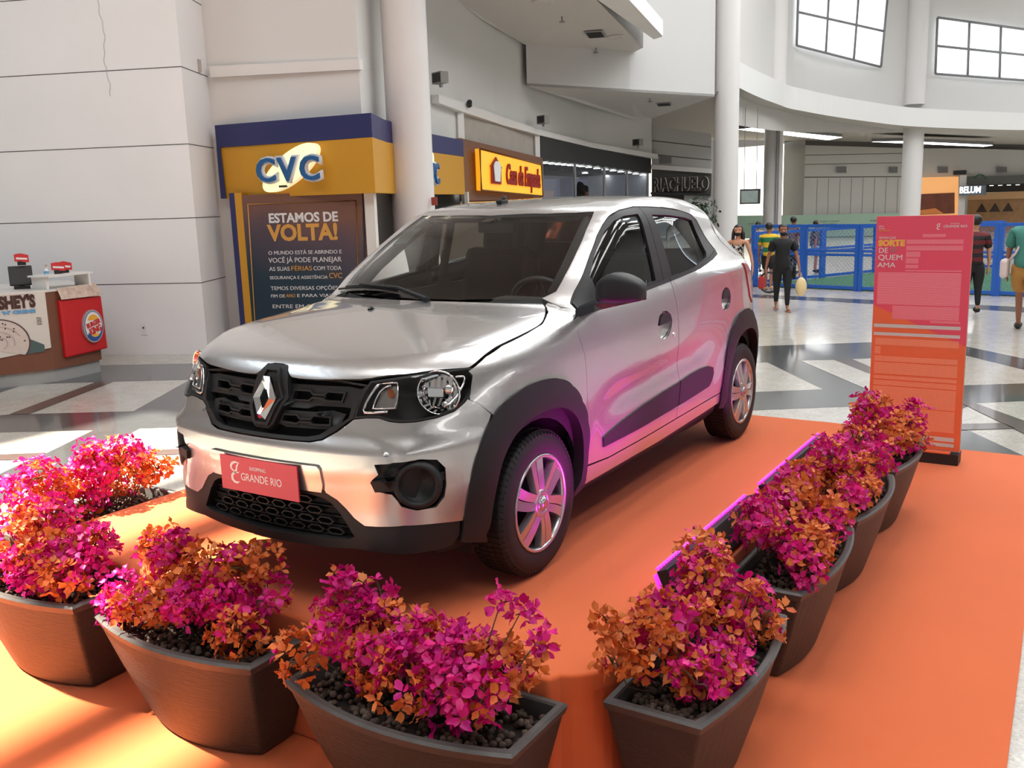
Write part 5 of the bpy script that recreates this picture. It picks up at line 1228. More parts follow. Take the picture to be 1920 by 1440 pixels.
# front row: origin at the +y end, local x runs towards -y? pots are placed with outwards = +x
FR = -math.pi/2       # local x -> world -y, local y -> world +x
FPX = .750
planter((FPX, -.765), FR, .86, .32, .075, 'bougainvillea pot at the far left of the front row, its flowers mostly magenta and sunlit', auto_clusters(.86, .32, 11, 'mommomm', .25), 1)
planter((FPX, .245), FR, .86, .32, .075, 'bougainvillea pot with many orange flowers and pebbles, lit by a slanting band of sun', auto_clusters(.86, .32, 12, 'moooommo'[::-1], .26), 2)
planter((FPX, 1.295), FR, .885, .32, .085, 'bougainvillea pot with a thick magenta bush, chipped white along its rim', auto_clusters(.885, .32, 13, 'momommmm'[::1], .25, spray=[(.10, .08, .31, .03, 'm'), (.16, .10, .34, .025, 'm'), (.0, .14, .27, .03, 'm'), (.84, .05, .27, .035, 'm'), (.70, .04, .25, .04, 'm')]), 3)
# right row: outwards = +y, local x -> world +x
planter((-.19, 1.385), 0, .865, .315, .06, 'bougainvillea pot nearest the camera in the right-hand row, orange sprays leaning over its left end', auto_clusters(.865, .315, 14, 'omomommoo', .26, spray=[(.80, .02, .20, .05, 'o'), (.86, .03, .14, .05, 'o'), (.84, .0, .26, .03, 'o')]), 4)
planter((-1.255, 1.385), 0, .865, .315, .06, 'second bougainvillea pot of the right-hand row, beside the nearer purple light bar', auto_clusters(.865, .315, 15, 'ommooom', .25), 5)
planter((-2.20, 1.385), 0, .845, .315, .06, 'third bougainvillea pot of the right-hand row, beside the farther purple light bar', auto_clusters(.845, .315, 16, 'ommoo', .25), 6, n_fl=500)
planter((-3.12, 1.385), 0, .845, .315, .06, 'farthest bougainvillea pot of the right-hand row, in front of the pink and orange board', auto_clusters(.845, .315, 17, 'mmoom', .27), 7, n_fl=500)
# left row: outwards = -y
planter((.74, -1.575), math.pi, .85, .315, .06, 'bougainvillea pot on the left side of the stage, standing in full sun', auto_clusters(.85, .315, 18, 'mommoo', .30), 8, hgt=.478)

# ---------------------------------------------------------------- light bars
LEDM = mat('magenta led strip', (.8, .1, .7), rough=.4, emis=(.85, .04, .70), estr=1.15)
BARM = mat('light bar black', (.012, .012, .013), rough=.55)
def light_bar(x0, x1, y, s, label):
    """s = +1: bar on the +y side shining towards -y"""
    L = x1-x0; t = thing('light_bar', label, 'light', ((x0+x1)/2, y, H), 0 if s > 0 else math.pi, 'purple light bars on the stage')
    tilt = Matrix.Rotation(R(24), 3, 'X')
    b = MB(); b.box((0, .0, .066), (L, .045, .125), tilt, bev=.004); b.done('housing', BARM, t)
    b = MB(); b.tube([(x, -.045-.004*math.sin(x*260), .122+.004*math.cos(x*260)) for x in np.linspace(-L/2+.01, L/2-.01, 240)], .0045, n=6)
    b.tube([(x, -.048+.004*math.sin(x*260), .119-.004*math.cos(x*260)) for x in np.linspace(-L/2+.01, L/2-.01, 240)], .0035, n=6); b.done('led_rope', LEDM, t)
    b = MB(); b.prism([(-L/2+.01, -.030, .02), (L/2-.01, -.030, .02), (L/2-.01, -.058, .092), (-L/2+.01, -.058, .092)], (0, -.004, -.001)); b.done('lens_strip', LEDM, t)
    for sx in (-1, 1):
        b = MB(); b.box((sx*(L/2-.03), 0, .012), (.04, .09, .014)); b.tube([(sx*(L/2-.03), .03, .02), (sx*(L/2-.03), .05, .05), (sx*(L/2-.03), .02, .08)], .005, n=6); b.done('foot_bracket', BARM, t)
    b = MB(); b.tube([(L/2, .01, .03), (L/2+.05, .02, .012), (L/2+.08, -.02, .008), (L/2+.05, -.05, .008), (L/2+.01, -.03, .008)], .004, n=6); b.done('cable_loop', BARM, t)
    e = area('led_glow', ((x0+x1)/2, y-s*.075, H+.075), ((x0+x1)/2, y-s*.55, H+.62), L*.92, .04, LED_W, (.95, .035, .72), 70); return t
LED_W = 4.8
light_bar(-.99, .03, 1.325, 1, 'black floor light bar with purple glow, nearer of the two by the right-hand pots')
light_bar(-2.26, -1.16, 1.325, 1, 'black floor light bar with purple glow, farther of the two by the right-hand pots')
light_bar(-1.12, -.08, -1.36, -1, 'black floor light bar on the far side of the car')

# ---------------------------------------------------------------- regulations board
PK = mat('board pink', srgb(228, 84, 108), rough=.45); OR = mat('board orange', srgb(234, 112, 72), rough=.45)
WP2 = mat('board white print', (.80, .76, .76), rough=.5); YE = mat('board yellow print', srgb(240, 180, 90), rough=.5)
def microprint(name, ink, ground):
    m = mat(name, ground, rough=.5); n = m.node_tree.nodes; l = m.node_tree.links; b = n['Principled BSDF']; t = n.new('ShaderNodeTexCoord')
    s = n.new('ShaderNodeSeparateXYZ'); l.new(t.outputs['Object'], s.inputs['Vector'])
    m1 = n.new('ShaderNodeMath'); m1.operation = 'MULTIPLY'; m1.inputs[1].default_value = 2*math.pi/.0078; l.new(s.outputs['Z'], m1.inputs[0])
    m2 = n.new('ShaderNodeMath'); m2.operation = 'SINE'; l.new(m1.outputs[0], m2.inputs[0])
    mp = n.new('ShaderNodeMapping'); mp.inputs['Scale'].default_value = (1, 260, 128); l.new(t.outputs['Object'], mp.inputs['Vector'])
    no = n.new('ShaderNodeTexNoise'); no.inputs['Scale'].default_value = 1; no.inputs['Detail'].default_value = 1; l.new(mp.outputs['Vector'], no.inputs['Vector'])
    m3 = n.new('ShaderNodeMath'); m3.operation = 'MULTIPLY_ADD'; m3.inputs[1].default_value = .55; m3.inputs[2].default_value = -.18; l.new(m2.outputs[0], m3.inputs[0])
    m4 = n.new('ShaderNodeMath'); m4.operation = 'ADD'; l.new(m3.outputs[0], m4.inputs[0]); l.new(no.outputs['Fac'], m4.inputs[1])
    m5 = n.new('ShaderNodeMath'); m5.operation = 'GREATER_THAN'; m5.inputs[1].default_value = .48; l.new(m4.outputs[0], m5.inputs[0])
    mx = n.new('ShaderNodeMix'); mx.data_type = 'RGBA'; mx.inputs['A'].default_value = tuple(ground)+(1,); mx.inputs['B'].default_value = tuple(ink)+(1,)
    l.new(m5.outputs[0], mx.inputs['Factor']); l.new(mx.outputs['Result'], b.inputs['Base Color']); return m
MPK = microprint('small print on pink', srgb(245, 170, 180), srgb(228, 84, 108)); MOR = microprint('small print on orange', srgb(248, 176, 146), srgb(234, 112, 72)); MBK = microprint('small print on white', (.3, .3, .3), (.8, .77, .76))
ty0, ty1, tz1 = 1.165, 1.80, 1.79
tx = -4.18
tt = thing('notice_board', 'tall pink and orange promotion board of small print on a black base', 'sign', (tx, 1.48, .0106))
TO = Vector((tx, 1.48, .0106))
def tpl(y, z, x=0.): return (x, y-1.48, z-.0106)
b = MB(); b.box(tpl((ty0+ty1)/2, (tz1+.10)/2, -.022), (.040, ty1-ty0, tz1-.10)); b.done('board_core', mat('board edge', srgb(190, 120, 90), rough=.6), tt)
def diag(y): return 1.150 - (y-1.165)*.44
b = MB(); b.prism([tpl(ty0, diag(ty0), -.002), tpl(ty1, diag(ty1), -.002), tpl(ty1, tz1, -.002), tpl(ty0, tz1, -.002)], (.003, 0, 0)); b.done('pink_face', PK, tt)
b = MB(); b.prism([tpl(ty0, .10, -.002), tpl(ty1, .10, -.002), tpl(ty1, diag(ty1), -.002), tpl(ty0, diag(ty0), -.002)], (.003, 0, 0)); b.done('orange_face', OR, tt)
b = MB(); b.box(tpl(1.482, .05, -.02), (.16, .64, .10-.02)); b.done('board_base', BARM, tt)
b = MB(); b.box(tpl(1.47, .093, .035), (.05, .55, .012)); b.done('base_strip', OR, tt)
def prow(y0, y1, z0, z1):
    zc = (z0+z1)/2; yc = (y0+y1)/2; p = zc > diag(yc)
    b = MB(); b.prism([tpl(y0, z0, .0012), tpl(y1, z0, .0012), tpl(y1, z1, .0012), tpl(y0, z1, .0012)], (.0006, 0, 0)); o = b.done('small_print', MPK if p else MOR, tt); o['kind'] = 'stuff'
for y0, y1, z0, z1 in ((1.48, 1.63, 1.640, 1.662), (1.375, 1.745, 1.590, 1.622), (1.375, 1.745, 1.548, 1.580), (1.375, 1.47, 1.500, 1.538), (1.375, 1.46, 1.455, 1.488), (1.375, 1.46, 1.42, 1.445), (1.375, 1.745, 1.395, 1.408), (1.19, 1.745, 1.265, 1.39), (1.19, 1.745, 1.155, 1.262), (1.30, 1.745, 1.05, 1.15), (1.19, 1.40, .99, 1.045) if False else (1.56, 1.755, 1.028, 1.046),
                       (1.19, 1.755, .855, .905), (1.19, 1.23, .79, .845), (1.19, 1.755, .735, .775), (1.19, 1.755, .64, .728), (1.19, 1.755, .60, .628), (1.19, 1.755, .555, .590), (1.19, 1.755, .40, .545), (1.19, 1.755, .235, .39)):
    prow(y0, y1, z0, z1)
for y0, y1, z0, z1 in ((1.177, 1.760, .985, 1.012), (1.177, 1.760, .927, .950), (1.30, 1.761, .170, .200), (1.30, 1.761, .128, .155)):
    b = MB(); b.prism([tpl(y0, z0, .0014), tpl(y1, z0, .0014), tpl(y1, z1, .0014), tpl(y0, z1, .0014)], (.001, 0, 0)); b.done('white_table', MBK, tt)
for s, o, wd, hc in TOTEM_TEXT:
    fitted(tt, s, o, wd, hc, (0, 1, 0), YE if s in ('SORTE', 'NAMORADOS') else WP2, out=.003, par_off=TO, ext=.0006, bold=.004 if s == 'SORTE' else 0)
swoosh(tt, Matrix.Translation(-TO) @ frame((tx+.003, 1.567, 1.692), (0, 1, 0)) @ Matrix.Scale(.042, 4), WP2)
b = MB()
for k in range(6):
    a = k*math.pi/3; b.sph(tpl(1.290+.016*math.cos(a), 1.555+.014*math.sin(a), .003), .012, 8, sc=(.12, 1, .6), rot=Matrix.Rotation(-a, 3, 'X'))
b.done('printed_flower', mat('dusty pink print', srgb(190, 110, 120), rough=.5), tt)
# ---------------------------------------------------------------- the yellow and blue travel shop
NAVY = mat('navy fascia', srgb(38, 42, 92), rough=.5); YEL = mat('yellow fascia', srgb(196, 142, 34), rough=.5, vary=(.8, .06))
shop = thing('travel_shop', 'travel shop front with a navy and yellow fascia left of the white column', 'shop front', (-7.5, -7, 0))
SO = Vector((-7.5, -7, 0))
def off(p, parent_off=SO): return tuple(Vector(p) - parent_off)
def facing(p, q):
    d = Vector((q[0]-p[0], q[1]-p[1], 0)).normalized(); return Vector((d.y, -d.x, 0)) if Vector((d.y, -d.x, 0)).dot(Vector((3, 2.6, 0))-Vector((p[0], p[1], 0))) > 0 else Vector((-d.y, d.x, 0))
def band(name, A, B2, m, th, parent, po, ext0=.0):
    bb = MB()
    for i in range(len(A)-1):
        n_ = facing(A[i], A[i+1])
        bb.prism([off(B2[i], po), off(B2[i+1], po), off(A[i+1], po), off(A[i], po)], -n_*th)
    return bb.done(name, m, parent)
T3 = CVC_TOP; M3 = CVC_MID; Bo = CVC_BOT
def fixz(L, z): return [(p[0], p[1], z) for p in L]
def foot(L, z0, z1, name, m):
    pts = [(p[0], p[1]) for p in L] + [(-12.36, -8.35), (-8.35, -7.0), (-7.3, -7.0), (-6.75, -8.35)]
    b = MB(); b.prism([off((x, y, z0)) for x, y in pts], (0, 0, z1-z0)); return b.done(name, m, shop)
foot(T3, 2.87, 3.18, 'navy_band', NAVY); foot(M3, 2.15, 2.869, 'yellow_band', YEL)
e0 = Vector(T3[0]); d0 = (Vector(T3[1])-e0); d0.z = 0; d0.normalize(); n0_ = facing(T3[0], T3[1])
b = MB(); b.prism([off((e0.x, e0.y, 2.15)), off(tuple(Vector((e0.x, e0.y, 2.15))+d0*.10)), off(tuple(Vector((e0.x, e0.y, 2.87))+d0*.07)), off((e0.x, e0.y, 2.87))], n0_*.004); b.done('navy_edge', NAVY, shop)
# poster wall and pilasters
def quad(name, P, m, parent, po, th=.02, n=None):
    n_ = n or facing(P[0], P[1]); bb = MB(); bb.prism([off(p, po) for p in P], -n_*th); return bb.done(name, m, parent)
def grad_mat():
    m = mat('poster brown to teal', srgb(112, 78, 68), rough=.35); n = m.node_tree.nodes; l = m.node_tree.links; b = n['Principled BSDF']; t = n.new('ShaderNodeTexCoord')
    no = n.new('ShaderNodeTexNoise'); no.inputs['Scale'].default_value = 1.6; no.inputs['Detail'].default_value = 7; l.new(t.outputs['Object'], no.inputs['Vector'])
    s = n.new('ShaderNodeSeparateXYZ'); l.new(t.outputs['Object'], s.inputs['Vector'])
    a = n.new('ShaderNodeMath'); a.operation = 'MULTIPLY_ADD'; a.inputs[1].default_value = .55; l.new(no.outputs['Fac'], a.inputs[0]); l.new(s.outputs['Z'], a.inputs[2])
    y = n.new('ShaderNodeMath'); y.operation = 'MULTIPLY_ADD'; y.inputs[1].default_value = .22; l.new(s.outputs['Y'], y.inputs[0]); l.new(a.outputs[0], y.inputs[2])
    c = n.new('ShaderNodeValToRGB'); l.new(y.outputs[0], c.inputs['Fac']); e = c.color_ramp.elements
    e[0].position = .55; e[0].color = srgb(30, 52, 66)+(1,); e[1].position = 1.0; e[1].color = srgb(118, 80, 66)+(1,)
    q = e.new(.85); q.color = srgb(84, 66, 76)+(1,)
    mp = n.new('ShaderNodeMath'); mp.operation = 'MULTIPLY'; mp.inputs[1].default_value = .45; l.new(y.outputs[0], mp.inputs[0]); l.new(mp.outputs[0], c.inputs['Fac'])
    l.new(c.outputs['Color'], b.inputs['Base Color']); return m
cp = CVC_POSTER
quad('poster', [(cp[3][0], cp[3][1], .05), (cp[2][0], cp[2][1], .05), cp[1], cp[0]], grad_mat(), shop, SO)
GOLD = mat('gold print', srgb(206, 150, 70), rough=.4); PWH = mat('poster white print', (.70, .69, .68), rough=.5)
cf_ = CVC_FRAME; nn0 = facing(cf_[0], cf_[1])
b = MB(); fp_ = [Vector(off(p))+nn0*.006 for p in (cf_[0], cf_[1], (cf_[2][0], cf_[2][1], .15), (cf_[3][0], cf_[3][1], .15))]; b.tube(fp_, .012, n=4, closed=True); b.done('poster_frame_line', GOLD, shop)
pl_ = CVC_PIL; zt = 2.22
quad('navy_pilaster', [(pl_[0][0], pl_[0][1], .01), (pl_[1][0], pl_[1][1], .01), (pl_[1][0], pl_[1][1], zt), (pl_[0][0], pl_[0][1], zt)], NAVY, shop, SO, .3)
quad('yellow_pilaster', [(pl_[1][0], pl_[1][1], .01), (pl_[2][0], pl_[2][1], .01), (pl_[2][0], pl_[2][1], zt), (pl_[1][0], pl_[1][1], zt)], YEL, shop, SO, .28)
xd = Vector(cp[1])-Vector(cp[0]); xd.z = 0
for s, o, wd, hc in CVC_TEXT: fitted(shop, s, o, wd, hc, xd, GOLD if s in ('VOLTA!', 'FÉRIAS', 'CVC', 'ANO') else PWH, out=.004, par_off=SO, ext=.002, bold=.012 if s == 'VOLTA!' else (.006 if s == 'ESTAMOS DE' else 0))
# side window of the shop with brochures
SL = SHOP_LINE
fr_m = mat('window frame white', (.66, .64, .60), rough=.5)
for i, tpos in ((1, 0), (4, 0)):
    b = MB(); b.box(off((SL[i][0], SL[i][1], 1.1)), (.10, .14, 2.2), Matrix.Rotation(R(20), 3, 'Z')); b.done('frame_post', fr_m, shop)
def racks():
    m = mat('brochure rack', (.2, .2, .2), rough=.6); n = m.node_tree.nodes; l = m.node_tree.links; b = n['Principled BSDF']; t = n.new('ShaderNodeTexCoord')
    mp = n.new('ShaderNodeMapping'); mp.inputs['Rotation'].default_value = (R(90), 0, 0); mp.inputs['Scale'].default_value = (1.0, 1.0, 1.0)
    br = n.new('ShaderNodeTexBrick'); br.inputs['Scale'].default_value = 3.2; br.inputs['Mortar Size'].default_value = .05; br.offset = 0
    br.inputs['Color1'].default_value = (.05, .12, .08, 1); br.inputs['Color2'].default_value = (.42, .40, .33, 1); br.inputs['Mortar'].default_value = (.20, .21, .21, 1)
    l.new(t.outputs['Object'], mp.inputs['Vector']); l.new(mp.outputs['Vector'], br.inputs['Vector']); l.new(br.outputs['Color'], b.inputs['Base Color']); return m
b = MB(); BW = [(-7.25, -6.6), (-8.1, -7.0), (-11.0, -8.2), (-12.55, -8.85)]
for p, q in zip(BW, BW[1:]): b.poly([off((p[0], p[1], 0.02)), off((q[0], q[1], 0.02)), off((q[0], q[1], 2.14)), off((p[0], p[1], 2.14))])
b.done('brochure_wall', racks(), shop, fixn=False)
PANE = mat('shop glass', (.9, .95, .95), rough=0, trans=1, ior=1.03, coat=.6, coatr=0)
b = MB()
for p, q in zip(SL[1:], SL[2:]): b.poly([off((p[0], p[1], .02)), off((q[0], q[1], .02)), off((q[0], q[1], 2.2)), off((p[0], p[1], 2.2))])
b.done('shop_pane', PANE, shop, fixn=False)
# the lit sign: oval and three letters
OVM = mat('lit oval', (1, .95, .6), rough=.5, emis=(1, .93, .55), estr=.55); BLU = mat('letter blue', srgb(40, 95, 150), rough=.35); LTR = mat('letter white edge', (.72, .74, .78), rough=.4)
def cvc_sign(o_c, o_l, xdir, k, label, hide=None):
    t = thing('shop_sign', label, 'sign', tuple(o_c)); n_ = Vector(xdir).normalized().cross(Vector((0, 0, 1)))
    xd = Vector(xdir).normalized(); mtx = frame((0, 0, 0), xd)
    b = MB(); pts = []
    for a in np.linspace(0, 2*math.pi, 40, endpoint=False):
        x, y = .60*k*math.cos(a), .215*k*math.sin(a); c, s = math.cos(R(30)), math.sin(R(30)); pts.append(mtx @ Vector((x*c-y*s, x*s+y*c, .10)))
    b.prism(pts, -n_*.10); b.done('sign_oval', OVM, t)
    for nm, m_, bo, zz in (('letter_edge', LTR, .035, .12), ('letter', BLU, .006, .16)):
        for ch, px in (('C', -.585), ('V', -.155), ('C', .235)):
            text(nm, ch, .50*k, m_, t, mtx @ Matrix.Translation((px*k, -.19*k, zz)), ext=.02, bold=bo*k, sx=1.08)
    b = MB(); b.prism([mtx @ Vector(q) for q in ((-.20*k, -.285*k, .12), (-.06*k, -.285*k, .12), (-.06*k, -.255*k, .12), (-.20*k, -.255*k, .12))], -n_*.03); b.done('sign_bar', INK, t)
    return t
oc = Vector(CVC_OVAL[0])
cvc_sign(oc + facing(T3[0], T3[1])*.02, None, Vector(T3[1])-Vector(T3[0])*1, .98, 'lit cream oval sign with blue letters on the yellow fascia, left of the column') if False else None
xq = Vector((T3[1][0]-T3[0][0], T3[1][1]-T3[0][1], 0))
cvc_sign(oc + facing(T3[0], T3[1])*.01 + xq.normalized()*.10 + Vector((0, 0, -.02)), None, xq, .90, 'lit cream oval sign with blue letters on the front of the yellow fascia')
xq2 = Vector((T3[4][0]-T3[3][0], T3[4][1]-T3[3][1], 0)); pc = Vector(M3[2]).lerp(Vector(M3[3]), .66); pc.z = 2.50
cvc_sign(pc + facing(T3[3], T3[4])*.03, None, Vector((M3[3][0]-M3[2][0], M3[3][1]-M3[2][1], 0)), .95, 'second lit oval sign on the side of the yellow fascia, half hidden by the column')
# fire extinguisher on the column
cp0 = Vector((COLS[0][0], COLS[0][1], 0)); dv = (Vector((3.06, 2.6, 0))-cp0).normalized(); rt_ = Vector((-dv.y, dv.x, 0)); pos = cp0 + rt_*.43 + dv*.06
t = thing('fire_extinguisher', 'red fire extinguisher hung on the side of the white column, seen through the windscreen', 'fire extinguisher', (pos.x, pos.y, .95))
REDP = mat('extinguisher red', (.50, .02, .02), rough=.3, coat=.5)
b = MB(); b.lathe([(0, 0), (.07, .01), (.078, .05), (.078, .46), (.06, .52), (.025, .55), (.02, .58)], (0, 0, 0), 'Z', 20); b.done('cylinder', REDP, t)
b = MB(); b.box((0, 0, .61), (.05, .10, .05)); b.tube([(0, .03, .60), (0, .09, .63), (0, .12, .60)], .01); b.tube([(0, -.03, .60), (.0, -.10, .55), (0, -.11, .3)], .012); b.done('valve', INK, t)
b = MB()
for z in (.2, .36): b.lathe([(.0795, z), (.0795, z+.09)], (0, 0, 0), 'Z', 20)
b.done('label', mat('extinguisher label', (.55, .62, .75), rough=.5), t)
b = MB(); b.box(tuple(-rt_*.09+Vector((0, 0, .35))), (.04, .04, .2)); b.done('wall_bracket', STEEL, t)
b = MB(); pp = cp0 + dv*.345 + rt_*.05; b.box((pp.x+rt_.x*.27-dv.x*.09, pp.y+rt_.y*.27-dv.y*.09, 2.02), (.02, .12, .12), Matrix.Rotation(math.atan2(dv.y, dv.x)-.9, 3, 'Z')); tag(b.done('warning_sign', mat('small sign red', srgb(150, 60, 40), rough=.5)), 'small red square sign on the white column above the car roof', 'sign')

# ---------------------------------------------------------------- pie shop with its wooden fascia
WOOD = mat('slatted wood', srgb(110, 72, 50), rough=.5)
_n = WOOD.node_tree.nodes; _l = WOOD.node_tree.links; _t = _n.new('ShaderNodeTexCoord'); _w = _n.new('ShaderNodeTexWave'); _w.bands_direction = 'X'; _w.inputs['Scale'].default_value = 5.5; _w.inputs['Distortion'].default_value = .2
_c = _n.new('ShaderNodeValToRGB'); _c.color_ramp.elements[0].color = srgb(58, 36, 26)+(1,); _c.color_ramp.elements[1].color = srgb(140, 95, 66)+(1,); _c.color_ramp.elements[0].position = .25; _c.color_ramp.elements[1].position = .6
_l.new(_t.outputs['Object'], _w.inputs['Vector']); _l.new(_w.outputs['Color'], _c.inputs['Fac']); _l.new(_c.outputs['Color'], _n['Principled BSDF'].inputs['Base Color'])
E_ = [Vector(p) for p in EMP]; EO = Vector((E_[3].x, E_[3].y, 0)); et = thing('pie_shop', 'pie shop front with a fascia of vertical wooden slats right of the yellow one', 'shop front', tuple(EO))
en = facing(E_[0], E_[1])
b = MB(); b.prism([p-EO for p in (E_[3], E_[2], E_[1], E_[0])], -en*.22); b.done('wooden_fascia', WOOD, et)
b = MB(); q0, q1 = E_[3]-EO-en*.25, E_[2]-EO-en*.25; b.prism([Vector((q0.x, q0.y, .02)), Vector((q1.x, q1.y, .02)), q1, q0], -en*.1); b.done('dark_entrance', mat('shop interior dark', (.05, .035, .02), rough=.6), et)
b = MB(); b.tube([q0+en*.05+Vector((0, 0, -.05)), q1+en*.05+Vector((0, 0, -.05))], .03, n=6); b.done('glowing_edge', mat('warm lit edge', (.9, .6, .3), emis=(1, .6, .25), estr=.6), et)
ES = [Vector(p)+en*.07 for p in EMPSIGN]; ec = Vector((ES[3].x, ES[3].y, 2.1)); es = thing('shop_sign', 'lit amber sign with a red house and red lettering on the wooden fascia', 'sign', tuple(ec))
AMBR = mat('lit amber panel', (.9, .5, .05), rough=.4, emis=(1, .36, .004), estr=.62, vary=(2, .1))
b = MB(); b.prism([p-ec for p in (ES[3], ES[2], ES[1], ES[0])], -en*.10); b.done('sign_panel', AMBR, es)
b = MB(); b.tube([p-ec+en*.01 for p in (ES[3], ES[2], ES[1], ES[0])], .02, n=4, closed=True); b.done('sign_frame', mat('brown frame', srgb(120, 80, 30), rough=.5), es)
RDI = mat('red lettering', srgb(150, 22, 12), rough=.5)
exd = (ES[2]-ES[3]); exd.z = 0; exd.normalize(); L_ = (ES[2]-ES[3]).length
base = ES[3]+Vector((0, 0, .0)); slope = (ES[2].z-ES[3].z)/L_
tm = frame(tuple(base + exd*L_*.36 + Vector((0, 0, .20+slope*L_*.36)) + en*.02 - ec), exd + Vector((0, 0, slope)))
text('lettering', 'Casa da Empada', .60, RDI, es, tm, ext=.015, bold=.014, sx=.57, shear=.15)
hm = frame(tuple(base + exd*L_*.13 + Vector((0, 0, .14)) + en*.02 - ec), exd + Vector((0, 0, slope)))
b = MB(); b.prism([hm @ Vector(q) for q in ((0, 0, 0), (.56, 0, 0), (.56, .34, 0), (.62, .34, 0), (.28, .56, 0), (-.06, .34, 0), (0, .34, 0))], en*.02); b.done('house_mark', RDI, es)
b = MB(); b.prism([hm @ Vector((.28+.19*math.cos(a), .34+.13*math.sin(a), .03)) for a in np.linspace(0, math.pi, 14)] + [hm @ Vector(q) for q in ((.14, .05, .03), (.42, .05, .03))], en*.02); b.done('pie_mark', WHT, es)

# ---------------------------------------------------------------- cosmetics shop under the dark awning
AW = [Vector(p) for p in AWN]; ao = Vector((AW[5].x, AW[5].y, 0)); at = thing('cosmetics_shop', 'glass fronted cosmetics shop with ceiling spots and portrait posters under a black fascia', 'shop front', tuple(ao))
b = MB(); CHA = mat('charcoal fascia', (.022, .022, .024), rough=.6)
an = facing(AW[0], AW[2])
for i in range(2): b.prism([AW[5-i]-ao, AW[4-i]-ao, AW[i+1]-ao+Vector((0, 0, .15)), AW[i]-ao+Vector((0, 0, .15))], -an*.3)
b.done('black_fascia', CHA, at)
bot = [AW[5]-ao, AW[4]-ao, AW[3]-ao]
def dn(p, z, k=0): return Vector((p.x, p.y, z)) - an*k
b = MB()
for p, q in zip(bot, bot[1:]): b.poly([dn(p, .02, 3.0), dn(q, .02, 3.0), dn(q, 2.75, 3.0), dn(p, 2.75, 3.0)])
be = bot[1].lerp(bot[2], .97); b.poly([dn(be, .02, .1), dn(be, .02, 2.9), dn(be, 2.75, 2.9), dn(be, 2.75, .1)]); b.done('shop_back_wall', mat('glowing shop white', (.60, .62, .66), rough=.6, emis=(.8, .85, 1), estr=.06), at, fixn=False)  # faint glow put into the wall colour in place of shop lighting
b = MB()
for p, q in zip(bot, bot[1:]): b.poly([dn(p, p.z-.02, .1), dn(q, q.z-.02, .1), dn(q, 2.72, 3.0), dn(p, 2.80, 3.0)])
b.done('shop_ceiling', mat('shop ceiling', (.42, .42, .42), rough=.8), at, fixn=False)
SPOT = mat('spot glow', (1, 1, 1), emis=(1, 1, 1), estr=2.5)
for i in range(16):
    t_ = (i+.5)/16; p = bot[0].lerp(bot[1], t_*2) if t_ < .5 else bot[1].lerp(bot[2], t_*2-1)
    for kk, dz in ((.18, -.05), (1.6, -.04)):
        if kk > 1 and i % 3: continue
        b = MB(); b.cyl(dn(p, p.z+dz-.02, kk), dn(p, p.z+dz, kk), .11, n=12); b.done('ceiling_spot', SPOT, at)
b = MB()
for t_ in (.02, .35, .62, .80, .98):
    p = bot[0].lerp(bot[1], t_*2) if t_ < .5 else bot[1].lerp(bot[2], t_*2-1); b = MB(); b.cyl(dn(p, .02, .05), dn(p, p.z, .05), .045, n=8); b.done('glazing_bar', STEEL, at)
b = MB()
for p, q in zip(bot, bot[1:]): b.poly([dn(p, .02, .04), dn(q, .02, .04), dn(q, q.z, .04), dn(p, p.z, .04)])
b.done('shop_pane', PANE, at, fixn=False)
SKN = mat('portrait skin', srgb(190, 140, 120), rough=.6); HAIR = mat('portrait hair', srgb(40, 26, 24), rough=.7); PBG = mat('portrait ground', srgb(185, 190, 215), rough=.6, emis=(.7, .75, .95), estr=.10)
axd = (bot[1]-bot[0]); axd.z = 0; axd.normalize()
for f0, w_, pe in ((.18, 2.6, 1), (.40, 1.5, 0), (.66, 1.3, 1)):
    p = bot[0].lerp(bot[1], f0*2) if f0 < .5 else bot[1].lerp(bot[2], f0*2-1)
    m0 = frame(tuple(dn(p, .9, 1.2)), axd)
    b = MB(); b.prism([m0 @ Vector(q) for q in ((-w_/2, 0, 0), (w_/2, 0, 0), (w_/2, 1.68, 0), (-w_/2, 1.68, 0))], an*.04); po = b.done('portrait_poster', PBG, at)
    if pe:
        b = MB(); 
        for a in range(16): b.sph(m0 @ Vector((.46*math.cos(a*.75)*(.6+.4*(a % 3)/2), 1.02+.42*math.sin(a*.75)*(.6+.4*(a % 2)), .06)), .21, 8, sc=(1, 1, 1))
        b.done('printed_hair', HAIR, po)
        b = MB(); b.sph(m0 @ Vector((0, 1.02, .22)), .24, 12, sc=(1, 1, 1.25)); b.sph(m0 @ Vector((0, .42, .10)), .42, 12, sc=(1, 1, .7)); b.done('printed_face', SKN, po)
# ---------------------------------------------------------------- department store at the end of the curve
Rp = [Vector(p) for p in RIA]; rn_ = facing(Rp[0], Rp[1]); ro = Vector((Rp[6].x, Rp[6].y, 0)); rs_ = thing('department_store', 'department store front with black lettering on a dark band beyond the glass shop', 'shop front', tuple(ro))
def rq(name, a, b2, c, d, m, k=0., th=.1): 
    bb = MB(); bb.prism([p-ro+rn_*k for p in (a, b2, c, d)], -rn_*th); return bb.done(name, m, rs_)
rq('upper_panelling', Rp[2], Rp[3], Rp[1]+Vector((0, 0, .0)), Rp[0], mat('light panelling', (.52, .51, .50), rough=.8))
for t_ in (.33, .66):
    a = Rp[2].lerp(Rp[0], t_)-ro; c = Rp[3].lerp(Rp[1], t_)-ro; b = MB(); b.tube([a+rn_*.005, c+rn_*.005], .012, n=4); b.done('panel_joint', JNT, rs_)
rq('dark_band', Rp[4], Rp[5], Rp[3], Rp[2], mat('dark band', (.085, .08, .075), rough=.6), 0)
